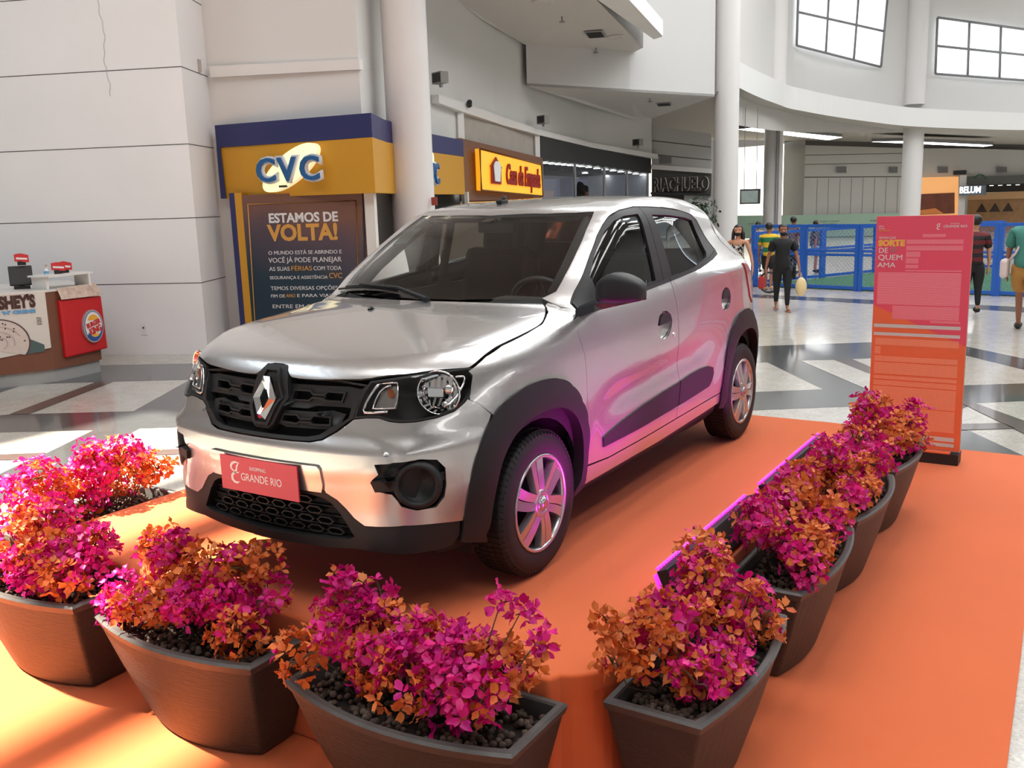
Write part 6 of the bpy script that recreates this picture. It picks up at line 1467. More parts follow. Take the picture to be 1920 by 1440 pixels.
b = MB(); b.prism([p-ro for p in (Rp[2]-Vector((0, 0, .02)), Rp[3]-Vector((0, 0, .02)), Rp[3]+Vector((0, 0, .12)), Rp[2]+Vector((0, 0, .12)))], rn_*.15); b.done('white_ledge', LM, rs_)
b = MB(); b.prism([p-ro for p in (Rp[4]-Vector((0, 0, .06)), Rp[5]-Vector((0, 0, .06)), Rp[5]+Vector((0, 0, .01)), Rp[4]+Vector((0, 0, .01)))], rn_*.25); b.done('lower_ledge', CHA, rs_)
g = [Rp[4]-ro, Rp[5]-ro]
b = MB(); b.poly([(g[0].x, g[0].y, .02), (g[1].x, g[1].y, .02), (g[1].x, g[1].y, g[1].z), (g[0].x, g[0].y, g[0].z)]); b.done('store_wall', mat('store wall', (.55, .55, .55), rough=.7), rs_, fixn=False)
dg = g[0].lerp(g[1], .55); b = MB(); b.prism([(g[0].x, g[0].y, .02), (dg.x, dg.y, .02), (dg.x, dg.y, dg.z-.05), (g[0].x, g[0].y, g[0].z-.05)], rn_*.05); b.done('store_entrance', mat('entrance dark', (.03, .028, .028), rough=.4), rs_)
b = MB(); b.prism([p-ro+rn_*.02 for p in [Vector(q) for q in RIA_DOOR[4:8]]][::-1], rn_*.04); b.done('wall_vent', vn, rs_)
LT = mat('black letter', (.01, .01, .01), rough=.4); LTW = mat('letter lit edge', (.7, .66, .58), rough=.4)
rxd = Rp[5]-Rp[4]; rxd.z = 0
for s, o, wd, hc in RIA_TEXT:
    fitted(rs_, s, Vector(o)+Vector((0, 0, .02)), wd, hc*.92, rxd, LTW, out=.13, par_off=ro, ext=.02, bold=.02)
    fitted(rs_, s, Vector(o)+Vector((0, 0, .02))-Vector(rxd).normalized()*.02, wd, hc*.92, rxd, LT, out=.18, par_off=ro, ext=.02, bold=.012)
# speakers / floodlights along the ledge
for q, lb in (((-11.1, -7.75, 4.10), 'grey floodlight box beside the white column above the ledge'), ((-17.3, -9.25, 3.82), 'grey floodlight box on the ledge above the wooden fascia'), ((-23.5, -9.6, 3.52), 'grey floodlight box on the ledge above the black fascia')):
    t = thing('floodlight', lb, 'floodlight', q); b = MB(); b.box((0, 0, .09), (.16, .30, .20), Matrix.Rotation(R(-20), 3, 'Z')); b.done('housing', mat('floodlight grey', (.28, .27, .25), rough=.6) if 'floodlight grey' not in bpy.data.materials else bpy.data.materials['floodlight grey'], t)
    b = MB(); b.box((.09, -.02, .09), (.02, .22, .15), Matrix.Rotation(R(-20), 3, 'Z')); b.done('lens', INK, t)
    b = MB(); b.box((-.02, 0, -.02), (.05, .05, .10)); b.done('bracket', STEEL, t)
b = MB(); b.cyl((-13.05, -8.48, 3.90), (-12.95, -8.40, 3.96), .05, n=12); b.box((-13.08, -8.5, 3.93), (.08, .08, .10)); tag(b.done('security_camera', INK), 'small black dome camera on the ledge right of the column', 'camera')
# ceiling grilles, sprinklers and roundels in the soffits
SZ1 = 5.62; SZ2 = 4.55
def onslab(x, y, P):
    A, B2, C2 = [Vector(q) for q in P]; n_ = (B2-A).cross(C2-A); return A.z - (n_.x*(x-A.x)+n_.y*(y-A.y))/n_.z
for (u, P, tl) in (((-16.9, -7.6), (SOF1[0], SOF1[5], SOF1[6]), 'dark slotted ceiling grille in the high soffit'), ((-22.2, -8.2), (SOF2[0], SOF2[2], SOF2[3]), 'dark slotted ceiling grille in the low soffit')):
    z = onslab(u[0], u[1], P); t = thing('ceiling_grille', tl, 'vent', (u[0], u[1], z-.035))
    b = MB(); b.box((0, 0, .02), (.75, .42, .03), Matrix.Rotation(R(20), 3, 'Z')); b.done('frame', STEEL, t)
    for k in range(7): b = MB(); b.box((math.cos(R(20))*(-.3+.1*k), math.sin(R(20))*(-.3+.1*k), 0), (.05, .34, .02), Matrix.Rotation(R(20), 3, 'Z')); b.done('slat', INK, t)
for u, P, lb in (((-15.0, -7.4), (SOF1[0], SOF1[5], SOF1[6]), 'sprinkler under the high soffit, left of the grille'), ((-18.3, -8.3), (SOF1[0], SOF1[5], SOF1[6]), 'sprinkler under the high soffit, near its corner'), ((-20.8, -8.0), (SOF2[0], SOF2[2], SOF2[3]), 'sprinkler under the low soffit')):
    z = onslab(u[0], u[1], P); b = MB(); b.cyl((u[0], u[1], z-.10), (u[0], u[1], z), .02, n=8); b.cyl((u[0], u[1], z-.12), (u[0], u[1], z-.10), .06, n=10); tag(b.done('sprinkler', STEEL), lb, 'sprinkler', 'sprinklers in the soffits')
for u, P, lb in (((-13.7, -7.1), (SOF1[0], SOF1[5], SOF1[6]), 'white round ceiling speaker at the top edge of the high soffit'), ((-17.5, -7.4), (SOF1[0], SOF1[5], SOF1[6]), 'white round ceiling speaker right of the grille in the high soffit')):
    z = onslab(u[0], u[1], P); b = MB(); b.lathe([(0, z-.02), (.16, z-.02), (.20, z-.03), (.22, z)], (u[0], u[1], 0), 'Z', 24); tag(b.done('ceiling_speaker', SOFM), lb, 'speaker')
# ---------------------------------------------------------------- shops at the far right
P = [Vector(p) for p in SHOPA]; o_ = Vector((P[3].x, P[3].y, 0)); t = thing('lit_shop_window', 'warmly lit shop window with a brown red picture right of the last column', 'shop window', tuple(o_)); fn = Vector((1, 0, 0))
ORW = mat('orange lit wall', srgb(225, 150, 80), rough=.6, emis=(1, .52, .20), estr=.55)
b = MB(); b.prism([Vector((P[3].x, P[3].y, .02))-o_, Vector((P[2].x, P[2].y, .02))-o_, P[1]-o_, P[0]-o_], -fn*.1); b.done('glowing_wall', ORW, t)
b = MB(); b.prism([P[7]-o_, P[6]-o_, P[5]-o_, P[4]-o_], fn*.05); b.done('picture', mat('brown red picture', srgb(120, 62, 38), rough=.6, vary=(3, .55)), t)
b = MB(); b.prism([P[7]-o_+fn*.06+Vector((0, .0, .02)), P[7].lerp(P[6], .7)-o_+fn*.06+Vector((0, 0, .02)), P[7].lerp(P[6], .45)-o_+fn*.06+Vector((0, 0, .26)), P[7]-o_+fn*.06+Vector((0, 0, .2))], fn*.02); b.done('picture_patch', mat('orange patch', srgb(235, 140, 70), rough=.6), t)
b = MB(); c1 = P[2]-o_; b.box((c1.x+.1, c1.y+.10, 1.25), (.12, .26, 2.5)); b.done('white_post', LM, t)
P = [Vector(p) for p in SHOPB]; o_ = Vector((P[3].x, P[3].y+.25, 0)); t = thing('far_shop', 'dark far shop front with a white lit name and spotlit goods inside', 'shop front', tuple(o_))
P = [p + Vector((0, .12, 0)) for p in P]
def fz(p, z, k=0): q = p-o_; return Vector((q.x+k, q.y, z))
b = MB(); b.prism([fz(P[0], 2.08), fz(P[1], 2.08), fz(P[1], 2.42), fz(P[0], 2.45)], -fn*.2); b.done('grey_fascia', mat('far fascia', (.14, .14, .13), rough=.7), t)
b = MB(); b.prism([fz(P[0], .02, -1.5), fz(P[1], .02, -1.5), fz(P[1], 1.45, -1.5), fz(P[0], 1.45, -1.5)], -fn*.1); b.done('goods_wall', mat('brown goods', srgb(120, 84, 56), rough=.7, vary=(4, .5), emis=(.5, .3, .12), estr=.12), t)
b = MB(); b.prism([fz(P[0], 1.75, -1.4), fz(P[1], 1.75, -1.4), fz(P[1], 2.1, -1.4), fz(P[0], 2.1, -1.4)], -fn*.1); b.done('dark_soffit', mat('dark soffit', (.03, .025, .02), rough=.7), t)
b = MB(); b.prism([fz(P[0], 1.44, -1.35), fz(P[1], 1.44, -1.35), fz(P[1], 1.76, -1.35), fz(P[0], 1.72, -1.35)], -fn*.1); b.done('tan_band', mat('tan band', srgb(165, 125, 85), rough=.7, emis=(.6, .4, .2), estr=.12), t)
for i in range(6):
    q = P[0].lerp(P[1], .25+i*.13); b = MB(); b.cyl(fz(q, 2.02, -.7), fz(q, 2.04, -.7), .08, n=10); b.done('ceiling_spot', SPOT, t)
for i in range(3):
    q = P[0].lerp(P[1], .15+i*.2); b = MB(); b.prism([fz(q, .9, -1.2), fz(q, .9, -1.2)+Vector((0, .45, 0)), fz(q, 1.3, -1.2)+Vector((0, .22, 0))], fn*.05); b.done('hanging_bag', mat('bag brown', (.04, .02, .012), rough=.5) if 'bag brown' not in bpy.data.materials else bpy.data.materials['bag brown'], t)
b = MB(); b.box(tuple(P[4].lerp(P[5], .5)-o_+Vector((.0, -.05, -.18))), (.25, 1.0, .40)); b.done('sign_box', mat('sign box grey', (.12, .15, .17), rough=.5), t)
sg = Vector(BEL_TEXT[0][1]); fitted(t, 'BELUM', sg + Vector((.2, -.02, 0)), .78, .26, (-.1, 1, 0), mat('white lit letters', (1, 1, 1), emis=(.9, .93, 1), estr=1.6), out=.20, par_off=o_, bold=.012)
b = MB(); b.tube([P[4]-o_+Vector((.1, .35, .32)), P[4]-o_+Vector((.1, .55, .45)), P[4]-o_+Vector((.1, .72, .40)), P[4]-o_+Vector((.1, .85, .25))], .04, n=6); b.done('green_mark', mat('green mark', (.02, .10, .05), rough=.5), t)
b = MB(); b.box((-41.9, -3.05, 2.62), (.2, .5, .18)); tag(b.done('security_camera', INK), 'dark camera on the white strip left of the lit letters', 'camera')
# hanging screen
P = [Vector(p) for p in TV]; c = (P[0]+P[2])/2; xd_ = (P[1]-P[0]); xd_.z = 0; w_ = xd_.length; h_ = .45; xd_.normalize(); fm = frame((0, 0, 0), xd_)
t = thing('hanging_screen', 'black framed screen hanging on rods between two columns', 'screen', tuple(c)); 
b = MB(); b.prism([fm @ Vector(q) for q in ((-w_/2, -h_/2, .05), (w_/2, -h_/2, .05), (w_/2, h_/2, .05), (-w_/2, h_/2, .05))], (fm.to_3x3() @ Vector((0, 0, -.12)))); b.done('screen_case', INK, t)
b = MB(); b.prism([fm @ Vector(q) for q in ((-w_/2+.04, -h_/2+.04, .052), (w_/2-.08, -h_/2+.04, .052), (w_/2-.08, h_/2-.05, .052), (-w_/2+.04, h_/2-.05, .052))], (fm.to_3x3() @ Vector((0, 0, .006)))); b.done('screen_glass', mat('reflecting screen', (.30, .36, .34), rough=.15, vary=(3, .35)), t)
b = MB()
for sx in (-.18, .18): b.cyl(fm @ Vector((sx, h_/2, 0)), fm @ Vector((sx, 2.62, 0)), .012, n=6)
b.done('hanging_rod', STEEL, t)
# plant between the columns
t = thing('potted_plant', 'dark leafy plant showing between the car roof and a white column', 'plant', (-20.6, -6.55, 0)); rng = np.random.default_rng(3)
n = 260; d = rng.normal(size=(n, 3)); d /= np.linalg.norm(d, axis=1, keepdims=True); Pp = np.array([0, 0, 1.5]) + d*rng.uniform(.1, 1, (n, 1))*np.array([.55, .55, .5])
lv = np.array([(0, 0, 0), (.5, .22, .1), (1, 0, 0), (.5, -.22, .1)]); o = scatter('leaves', lv, np.array([(0, 1, 2, 3)]), Pp, rotm(rng, n, d), rng.uniform(.10, .2, n), mat('dark leaves', (.015, .04, .012), rough=.4), t); o['kind'] = 'stuff'
b = MB(); b.cyl((0, 0, .4), (0, 0, 1.4), .04, n=8); b.done('trunk', STEM, t)
b = MB(); b.lathe([(0, 0), (.22, .0), (.28, .45), (.25, .45), (.24, .40), (0, .40)], (0, 0, 0), 'Z', 20); b.done('pot', POT, t)
# power socket and small box on the left wall
o = Vector(OUTLET[0]); mt = frame(tuple(o+nout*.012), dw); b = MB(); b.prism([mt @ Vector(q) for q in ((-.05, -.08, 0), (.05, -.08, 0), (.05, .08, 0), (-.05, .08, 0))], -nout*.012); so_ = b.done('power_socket', WHT); tag(so_, 'white power socket low on the white wall', 'socket')
b = MB(); b.sph(mt @ Vector((0, .02, .001)), .014, 8); b.done('socket_hole', INK, so_)
w2 = Vector(WALL_C[0]); q = Vector(WALL_L[1]).lerp(Vector((w2.x, w2.y, 0)), .70); b = MB(); b.box((q.x+.03, q.y+.02, 3.98), (.05, .06, .17)); tag(b.done('wall_box', CONC), 'tiny grey box on the return of the white wall', 'box')

# ---------------------------------------------------------------- burger kiosk
KB = [Vector(p) for p in KIOSK_BASE]; KO = Vector((KB[1].x, KB[1].y, 0)); kt = thing('kiosk', 'curved kiosk counter with a white dessert poster and a red panel', 'kiosk', tuple(KO))
def ka(a, r): return (-3.50 + r*math.cos(a), -9.62 + r*math.sin(a))
ex0 = (KB[1]-KB[0]).normalized()
def kout(o):
    L = [KB[0]-ex0*1.0, KB[0]-ex0*.4, KB[0]+Vector((0, .012, 0)), KB[1]-ex0*.22+Vector((.008, .02, 0)), KB[1], (KB[1]+KB[2])/2+Vector((0, .022, 0)), KB[2], Vector((-4.27, -8.75, 0)), Vector((-4.45, -9.3, 0))]
    c = Vector((-3.5, -9.6, 0)); out = []
    for q in L: d = (q-c); d.z = 0; out.append(q + d.normalized()*o)
    return out + [Vector((-4.5, -9.75, 0)), Vector((-2.2, -9.9, 0))]
def kring(r, z0, z1, m, name, r1=None, top=False):
    bb = MB(); bb.prism([(q.x-KO.x, q.y-KO.y, z0) for q in kout(r)], (0, 0, z1-z0)); return bb.done(name, m, kt)
KW = mat('kiosk wood', srgb(112, 70, 50), rough=.5, vary=(5, .12)); KG = mat('kiosk plinth grey', (.33, .35, .34), rough=.5)
kring(0, .0, .16, KG, 'plinth', top=True); kring(.035, .16, 1.09, KW, 'counter_body', top=True)
kring(.05, 1.09, 1.115, mat('counter edge', (.62, .60, .56), rough=.4), 'counter_top', top=True)
def kq(name, P, m, th, bev=0, k=.03, n=None):
    n_ = n or facing(P[0], P[1]); bb = MB(); bb.prism([Vector(p)-KO+n_*k for p in P], -n_*th); return bb.done(name, m, kt)
kf = KIOSK_FRONT; fpo = kq('dessert_poster', [tuple(Vector(kf[0])-ex0*.5+Vector((0, 0, -.79))), kf[2], kf[1], tuple(Vector(kf[0])-ex0*.5)], mat('poster cream', (.60, .58, .53), rough=.5), .03, k=.06)
nk = facing(kf[0], kf[1]); xk = Vector(kf[1])-Vector(kf[0]); xk.z = 0; xk.normalize()
BRW = mat('dark brown print', (.045, .012, .010), rough=.5); LBL = mat('sky blue print', srgb(90, 150, 195), rough=.5)
tgt = KIOSK_TEXT[0]; fitted(kt, "HERSHEY'S", Vector(tgt[1])-xk*.245, .60, .135, xk, BRW, out=.065, par_off=KO, bold=.012)
tgt = KIOSK_TEXT[1]; fitted(kt, "COOKIES 'N' CREME", Vector(tgt[1])-xk*.33, .69, .036, xk, LBL, out=.065, par_off=KO, bold=.004)
for i, s in enumerate(('Shake', 'Sundae', 'BK Mix', 'Casquinha')): fitted(kt, s, Vector(kf[1])-xk*.125+Vector((0, 0, -.31-.024*i)), .05, .013, xk, INK, out=.065, par_off=KO)
# the bowl of ice cream printed on the poster
bc = Vector(KIOSK_BOWL[0]) - xk*.02 + nk*.062 - KO + Vector((0, 0, -.02)); fm = frame(tuple(bc), xk)
def disc(name, r0, m, z, a0=0, a1=180, sx=1, sy=1, rin=0):
    bb = MB(); A = [fm @ Vector((r0*sx*math.cos(R(a)), r0*sy*math.sin(R(a)), z)) for a in np.linspace(a0, a1, 30)]
    if rin:
        B2 = [fm @ Vector((rin*sx*math.cos(R(a)), rin*sy*math.sin(R(a)), z)) for a in np.linspace(a0, a1, 30)]
        for i in range(29): bb.poly([A[i], A[i+1], B2[i+1], B2[i]])
    else: bb.poly(A)
    return bb.done(name, m, kt)
ICE = mat('ice cream', srgb(200, 188, 180), rough=.6, vary=(18, .08)); CUP = mat('cup rim print', srgb(80, 58, 66), rough=.5); TEAL = mat('teal cloth print', srgb(70, 92, 92), rough=.6)
b = MB(); b.poly([fm @ Vector(q) for q in ((.22, -.16, .002), (.475, -.14, .002), (.475, -.06, .002), (.28, .05, .002))]); b.done('printed_cloth', TEAL, kt)
disc('printed_ice_cream', .325, ICE, .003, -35, 180, 1, .86); disc('printed_cup_rim', .335, CUP, .005, -35, 180, 1, .86, rin=.318)
for k in range(3): disc('printed_swirl', .10+.075*k, mat('swirl tone', srgb(176, 160, 152), rough=.6) if k == 0 else bpy.data.materials['swirl tone'], .006, -60+k*40, 150+k*20, 1, .8, rin=.085+.075*k)
rng = np.random.default_rng(5)
b = MB()
for k in range(26):
    a, r = R(rng.uniform(0, 175)), rng.uniform(.05, .29); b.box(fm @ Vector((r*math.cos(a), r*.84*math.sin(a), .007)), (.016, .006, .012), Matrix.Rotation(rng.uniform(0, 3), 3, 'Y'))
o = b.done('printed_cookie_crumbs', INK, kt); o['kind'] = 'stuff'
kr_ = KIOSK_RED; RED = mat('red panel', srgb(190, 28, 34), rough=.35)
rp = kq('red_panel', [kr_[3], kr_[2], kr_[1], kr_[0]], RED, .16, k=.10); md = rp.modifiers.new('r', 'BEVEL'); md.width = .02; md.segments = 2
nr2 = facing(kr_[0], kr_[1]); xr = Vector(kr_[1])-Vector(kr_[0]); xr.z = 0; xr.normalize()
bl0 = Vector(BK_LOGO[0])+nr2*.10-KO; fm = frame(tuple(bl0), xr)
def ov(name, rx, rz, m, z0, z1, a0=0, a1=360, cz=0, cx=0, rin=None):
    bb = MB(); A = [Vector((cx+rx*math.cos(R(a)), cz+rz*math.sin(R(a)), z0)) for a in np.linspace(a0, a1, 37)][:(-1 if a1-a0 >= 360 else None)]
    if rin: A = A + [Vector((cx+.01+rx*rin*math.cos(R(a)), cz+.02+rz*rin*math.sin(R(a)), z0)) for a in np.linspace(a1, a0, 37)]
    bb.prism([fm @ a for a in A], fm.to_3x3() @ Vector((0, 0, z1-z0))); return bb.done(name, m, kt)
SIL = mat('badge silver', (.45, .45, .46), rough=.3, metal=.4); BKY = mat('bun yellow', srgb(222, 165, 50), rough=.5); BKR = mat('badge red', srgb(200, 40, 40), rough=.5); BKB = mat('badge blue', srgb(40, 80, 150), rough=.5); BKW = mat('badge white', (.72, .72, .72), rough=.5)
ov('badge_back', .155, .205, SIL, 0, .035); ov('badge_ring', .140, .188, BKB, .035, .037); ov('badge_face', .131, .179, BKW, .037, .039)
ov('bun_top', .095, .10, BKY, .039, .042, 20, 160, .045); ov('bun_bottom', .095, .08, BKY, .039, .042, 200, 340, -.07)
ov('blue_crescent', .135, .182, BKB, .040, .043, 215, 350, 0, 0, rin=.86)
tm_ = fm @ Matrix.Rotation(R(14), 4, 'Z')
text('badge_lettering', 'BURGER', .082, BKR, kt, tm_ @ Matrix.Translation((-.108, .008, .045)), ext=.002, bold=.003, sx=.72)
text('badge_lettering', 'KING', .110, BKR, kt, tm_ @ Matrix.Translation((-.092, -.085, .045)), ext=.002, bold=.004, sx=.72)
# things on the counter
def onk(dx, dy, z=1.115): return (KO.x+dx, KO.y+dy, z)
CW = mat('counter white', (.68, .68, .66), rough=.4)
t = thing('raised_shelf', 'small white raised shelf on the kiosk counter above the red panel', 'shelf', onk(-.345, -.17, 1.116)); b = MB(); b.box((0, 0, .155), (.66, .36, .02), Matrix.Rotation(R(8), 3, 'Z')); b.done('shelf_top', CW, t)
for sx in (-.28, .28): b = MB(); b.box((sx, 0, .072), (.03, .3, .145)); b.done('shelf_leg', CW, t)
t = thing('menu_card', 'pair of menu sheets with food photographs on the slope above the red panel', 'menu', onk(-.36, .02, 1.0))
MENU = mat('menu sheet', srgb(185, 165, 150), rough=.5, vary=(16, .6))
b = MB(); P = [Vector(p) for p in KIOSK_RED]; m0 = [P[0]+Vector((0, 0, .008))+nr2*.125, P[1]+Vector((0, 0, .008))+nr2*.125, P[5]+nr2*.06+Vector((0, 0, .035)), P[4]+nr2*.06+Vector((0, 0, .045))]; b.prism([q-Vector(onk(-.36, .02, 1.0)) for q in m0], nr2*.004); b.done('menu_sheet', MENU, t)
def till(loc, lb, rz):
    t = thing('till_screen', lb, 'till', loc, rz); b = MB(); b.box((0, 0, .16), (.05, .26, .24), Matrix.Rotation(R(-18), 3, 'Y'), bev=.01); b.done('screen_back', INK, t)
    b = MB(); b.box((-.05, 0, .02), (.16, .18, .03)); b.cyl((-.04, 0, .03), (0, 0, .12), .03); b.done('screen_stand', BARM, t); return t
till(onk(-.03, -.50), 'black till screen seen from behind on the kiosk counter', R(60))
CR = mat('red card', srgb(190, 40, 44), rough=.5); CWT = mat('card white', (.7, .68, .68), rough=.5)
for i, (dx, dy, lb) in enumerate(((-.04, -.48, 'red folded card sign on top of the black till screen'), (-.30, -.16, 'red card sign standing in a clear holder on the raised shelf'), (-.44, -.24, 'red card sign at the right end of the raised shelf, a dark box below it'))):
    z = 1.115 + (.287 if i == 0 else .166); t = thing('card_sign', lb, 'card sign', onk(dx, dy, z), 0)
    b = MB(); b.prism([Vector((.07, -.01, .05)), Vector((-.09, .02, .03)), Vector((-.09, .02, .12)), Vector((-.0, .0, .145)), Vector((.07, -.01, .135))], (.002, .010, 0)); b.done('card', CR, t)
    b = MB(); b.prism([Vector((.055, .003, .075)), Vector((-.07, .027, .062)), Vector((-.07, .027, .085)), Vector((.055, .003, .098))], (.001, .004, 0)); b.done('card_print', CWT, t)
    b = MB(); b.box((-.01, .0, .025), (.09, .03, .05)); b.done('card_foot', BARM, t)
t = thing('gel_bottle', 'small hand gel bottle with a blue label on the raised shelf', 'bottle', onk(-.12, -.10, 1.281)); b = MB(); b.lathe([(0, 0), (.026, 0), (.028, .01), (.026, .06), (.012, .075), (.012, .09), (0, .09)], (0, 0, 0), 'Z', 16); b.done('bottle_body', CWT, t)
b = MB(); b.lathe([(.0285, .018), (.0285, .05)], (0, 0, 0), 'Z', 16); b.done('bottle_label', LBL, t); b = MB(); b.cyl((0, 0, .09), (0, 0, .12), .006); b.box((.0, .015, .12), (.012, .05, .010)); b.done('bottle_pump', mat('pump tan', (.5, .35, .25), rough=.5), t)
# ---------------------------------------------------------------- blue fence round the play area
BLUE = mat('blue fence paint', srgb(28, 88, 178), rough=.4, coat=.2); TURF = mat('green turf', srgb(44, 92, 48), rough=.95, vary=(8, .25))
b = MB(); tp = [(p[0]-.08, p[1], .0155) for p in FENCE] + [(p[0]+.08, p[1], .0155) for p in FENCE_B[::-1]]
b.prism([(x, y, .004) for x, y, z in tp][::-1], (0, 0, .014)); tag(b.done('turf_mat', TURF), 'green artificial turf inside the blue fence', 'turf')
FH = 1.33
def fence_panel(p, q, label, mesh=True, h=FH):
    p = Vector((p[0], p[1], 0)); q = Vector((q[0], q[1], 0)); L = (q-p).length; d = (q-p).normalized()
    t = thing('fence_panel', label, 'fence', (p.x, p.y, 0), math.atan2(d.y, d.x), 'blue fence panels of the play area')
    for x in (.04, L-.04):
        b = MB(); b.box((x, 0, h/2), (.075, .06, h)); b.done('post', BLUE, t)
    for z in (.06, h*.54, h*.60, h-.03):
        b = MB(); b.box((L/2, 0, z), (L-.14, .035, .05 if z > .1 and z < h-.1 else .065)); b.done('rail', BLUE, t)
    if mesh:
        V = []; F = []; st_ = .085
        n = int((L+h)/st_)
        for s_ in (1, -1):
            for i in range(-int(h/st_), int(L/st_)+1):
                x0 = .08 + i*st_; pts = []
                for z in (.08, h-.06):
                    pts.append((x0 + (z-.08 if s_ > 0 else (h-.06)-z), z))
                (xa, za), (xb, zb) = pts
                # clip to the frame
                def cl(xa, za, xb, zb):
                    lo, hi = .08, L-.08
                    if xa == xb: return None
                    ts = []
                    t0, t1 = 0., 1.
                    for lim, sgn in ((lo, 1), (hi, -1)):
                        fa, fb = sgn*(xa-lim), sgn*(xb-lim)
                        if fa < 0 and fb < 0: return None
                        if fa < 0: t0 = max(t0, fa/(fa-fb))
                        if fb < 0: t1 = min(t1, fa/(fa-fb))
                    if t0 >= t1: return None
                    return (xa+(xb-xa)*t0, za+(zb-za)*t0, xa+(xb-xa)*t1, za+(zb-za)*t1)
                c = cl(xa, za, xb, zb)
                if c:
                    k = len(V); w_ = .0035
                    for (x, z) in ((c[0], c[1]), (c[2], c[3])):
                        for yy, zz in ((-w_, 0), (w_, 0), (0, w_*1.6)): V.append((x, yy + (.004 if s_ > 0 else -.004), z+zz))
                    for a, b2 in ((0, 1), (1, 2), (2, 0)): F.append((k+a, k+b2, k+3+b2, k+3+a))
        link('wire_mesh', mesh_from('wire_mesh', V, F), BLUE, t)
    return t
fl_ = ['blue fence panel at the left end of the play area', 'blue fence panel in front of the far standing figure, left of the pink board', 'blue fence panel partly hidden by the pink board', 'blue fence panel behind the man in the striped red shirt', 'blue fence panel behind the man in the teal shirt']
for i in range(5): fence_panel(FENCE[i], FENCE[i+1], fl_[i])
fb_ = ['rear blue fence panel behind the turf, leftmost', 'rear blue fence panel behind the turf, second from left', 'rear blue fence panel behind the turf, third from left', 'rear blue fence panel behind the turf, rightmost']
for i in range(4): fence_panel(FENCE_B[i], FENCE_B[i+1], fb_[i], mesh=False, h=1.16)

# ---------------------------------------------------------------- people
SK1 = mat('brown skin', srgb(150, 98, 74), rough=.55); SK2 = mat('light brown skin', srgb(190, 135, 105), rough=.55)
HR1 = mat('dark hair', (.008, .006, .005), rough=.5); MASK = mat('black cloth mask', (.006, .006, .007), rough=.8)
def skin(name, chains, m, parent, lv=1, root=0):
    """one continuous surface grown over connected joints. chains: list of lists of (point, rx, ry); equal points are shared"""
    V, E, Rr, idx = [], [], [], {}
    for ch in chains:
        prev = None
        for p, rx, ry in ch:
            k = tuple(round(c, 4) for c in p)
            if k not in idx: idx[k] = len(V); V.append(k); Rr.append((rx, ry))
            if prev is not None and prev != idx[k]: E.append((prev, idx[k]))
            prev = idx[k]
    me = bpy.data.meshes.new(name); me.from_pydata(V, E, []); me.update(); o = link(name, me, m, parent)
    s = o.modifiers.new('skin', 'SKIN'); s.use_smooth_shade = True
    if not me.skin_vertices:
        bm = bmesh.new(); bm.from_mesh(me); bm.verts.layers.skin.verify(); bm.to_mesh(me); bm.free()
    for i, d in enumerate(me.skin_vertices[0].data): d.radius = Rr[i]; d.use_root = (i == root)
    u = o.modifiers.new('smooth', 'SUBSURF'); u.levels = lv; u.render_levels = lv
    return o
def stripes(name, cols, period, axis='Z'):
    m = mat(name, cols[0], rough=.8); n = m.node_tree.nodes; l = m.node_tree.links; t = n.new('ShaderNodeTexCoord'); s = n.new('ShaderNodeSeparateXYZ'); l.new(t.outputs['Object'], s.inputs['Vector'])
    a = n.new('ShaderNodeMath'); a.operation = 'DIVIDE'; a.inputs[1].default_value = period; l.new(s.outputs[axis], a.inputs[0])
    f = n.new('ShaderNodeMath'); f.operation = 'FRACT'; l.new(a.outputs[0], f.inputs[0]); c = n.new('ShaderNodeValToRGB'); c.color_ramp.interpolation = 'CONSTANT'; l.new(f.outputs[0], c.inputs['Fac'])
    e = c.color_ramp.elements
    while len(e) < len(cols): e.new(.5)
    for i, q in enumerate(cols): e[i].position = i/len(cols); e[i].color = tuple(q)+(1,)
    l.new(c.outputs['Color'], n['Principled BSDF'].inputs['Base Color']); return m
def spotted(name, c1, c2, sc):
    m = mat(name, c1, rough=.85); n = m.node_tree.nodes; l = m.node_tree.links; t = n.new('ShaderNodeTexCoord'); v = n.new('ShaderNodeTexNoise'); v.inputs['Scale'].default_value = sc; l.new(t.outputs['Object'], v.inputs['Vector'])
    c = n.new('ShaderNodeValToRGB'); c.color_ramp.interpolation = 'CONSTANT'; e = c.color_ramp.elements; e[0].color = tuple(c1)+(1,); e[1].position = .52; e[1].color = tuple(c2)+(1,)
    l.new(v.outputs['Fac'], c.inputs['Fac']); l.new(c.outputs['Color'], n['Principled BSDF'].inputs['Base Color']); return m
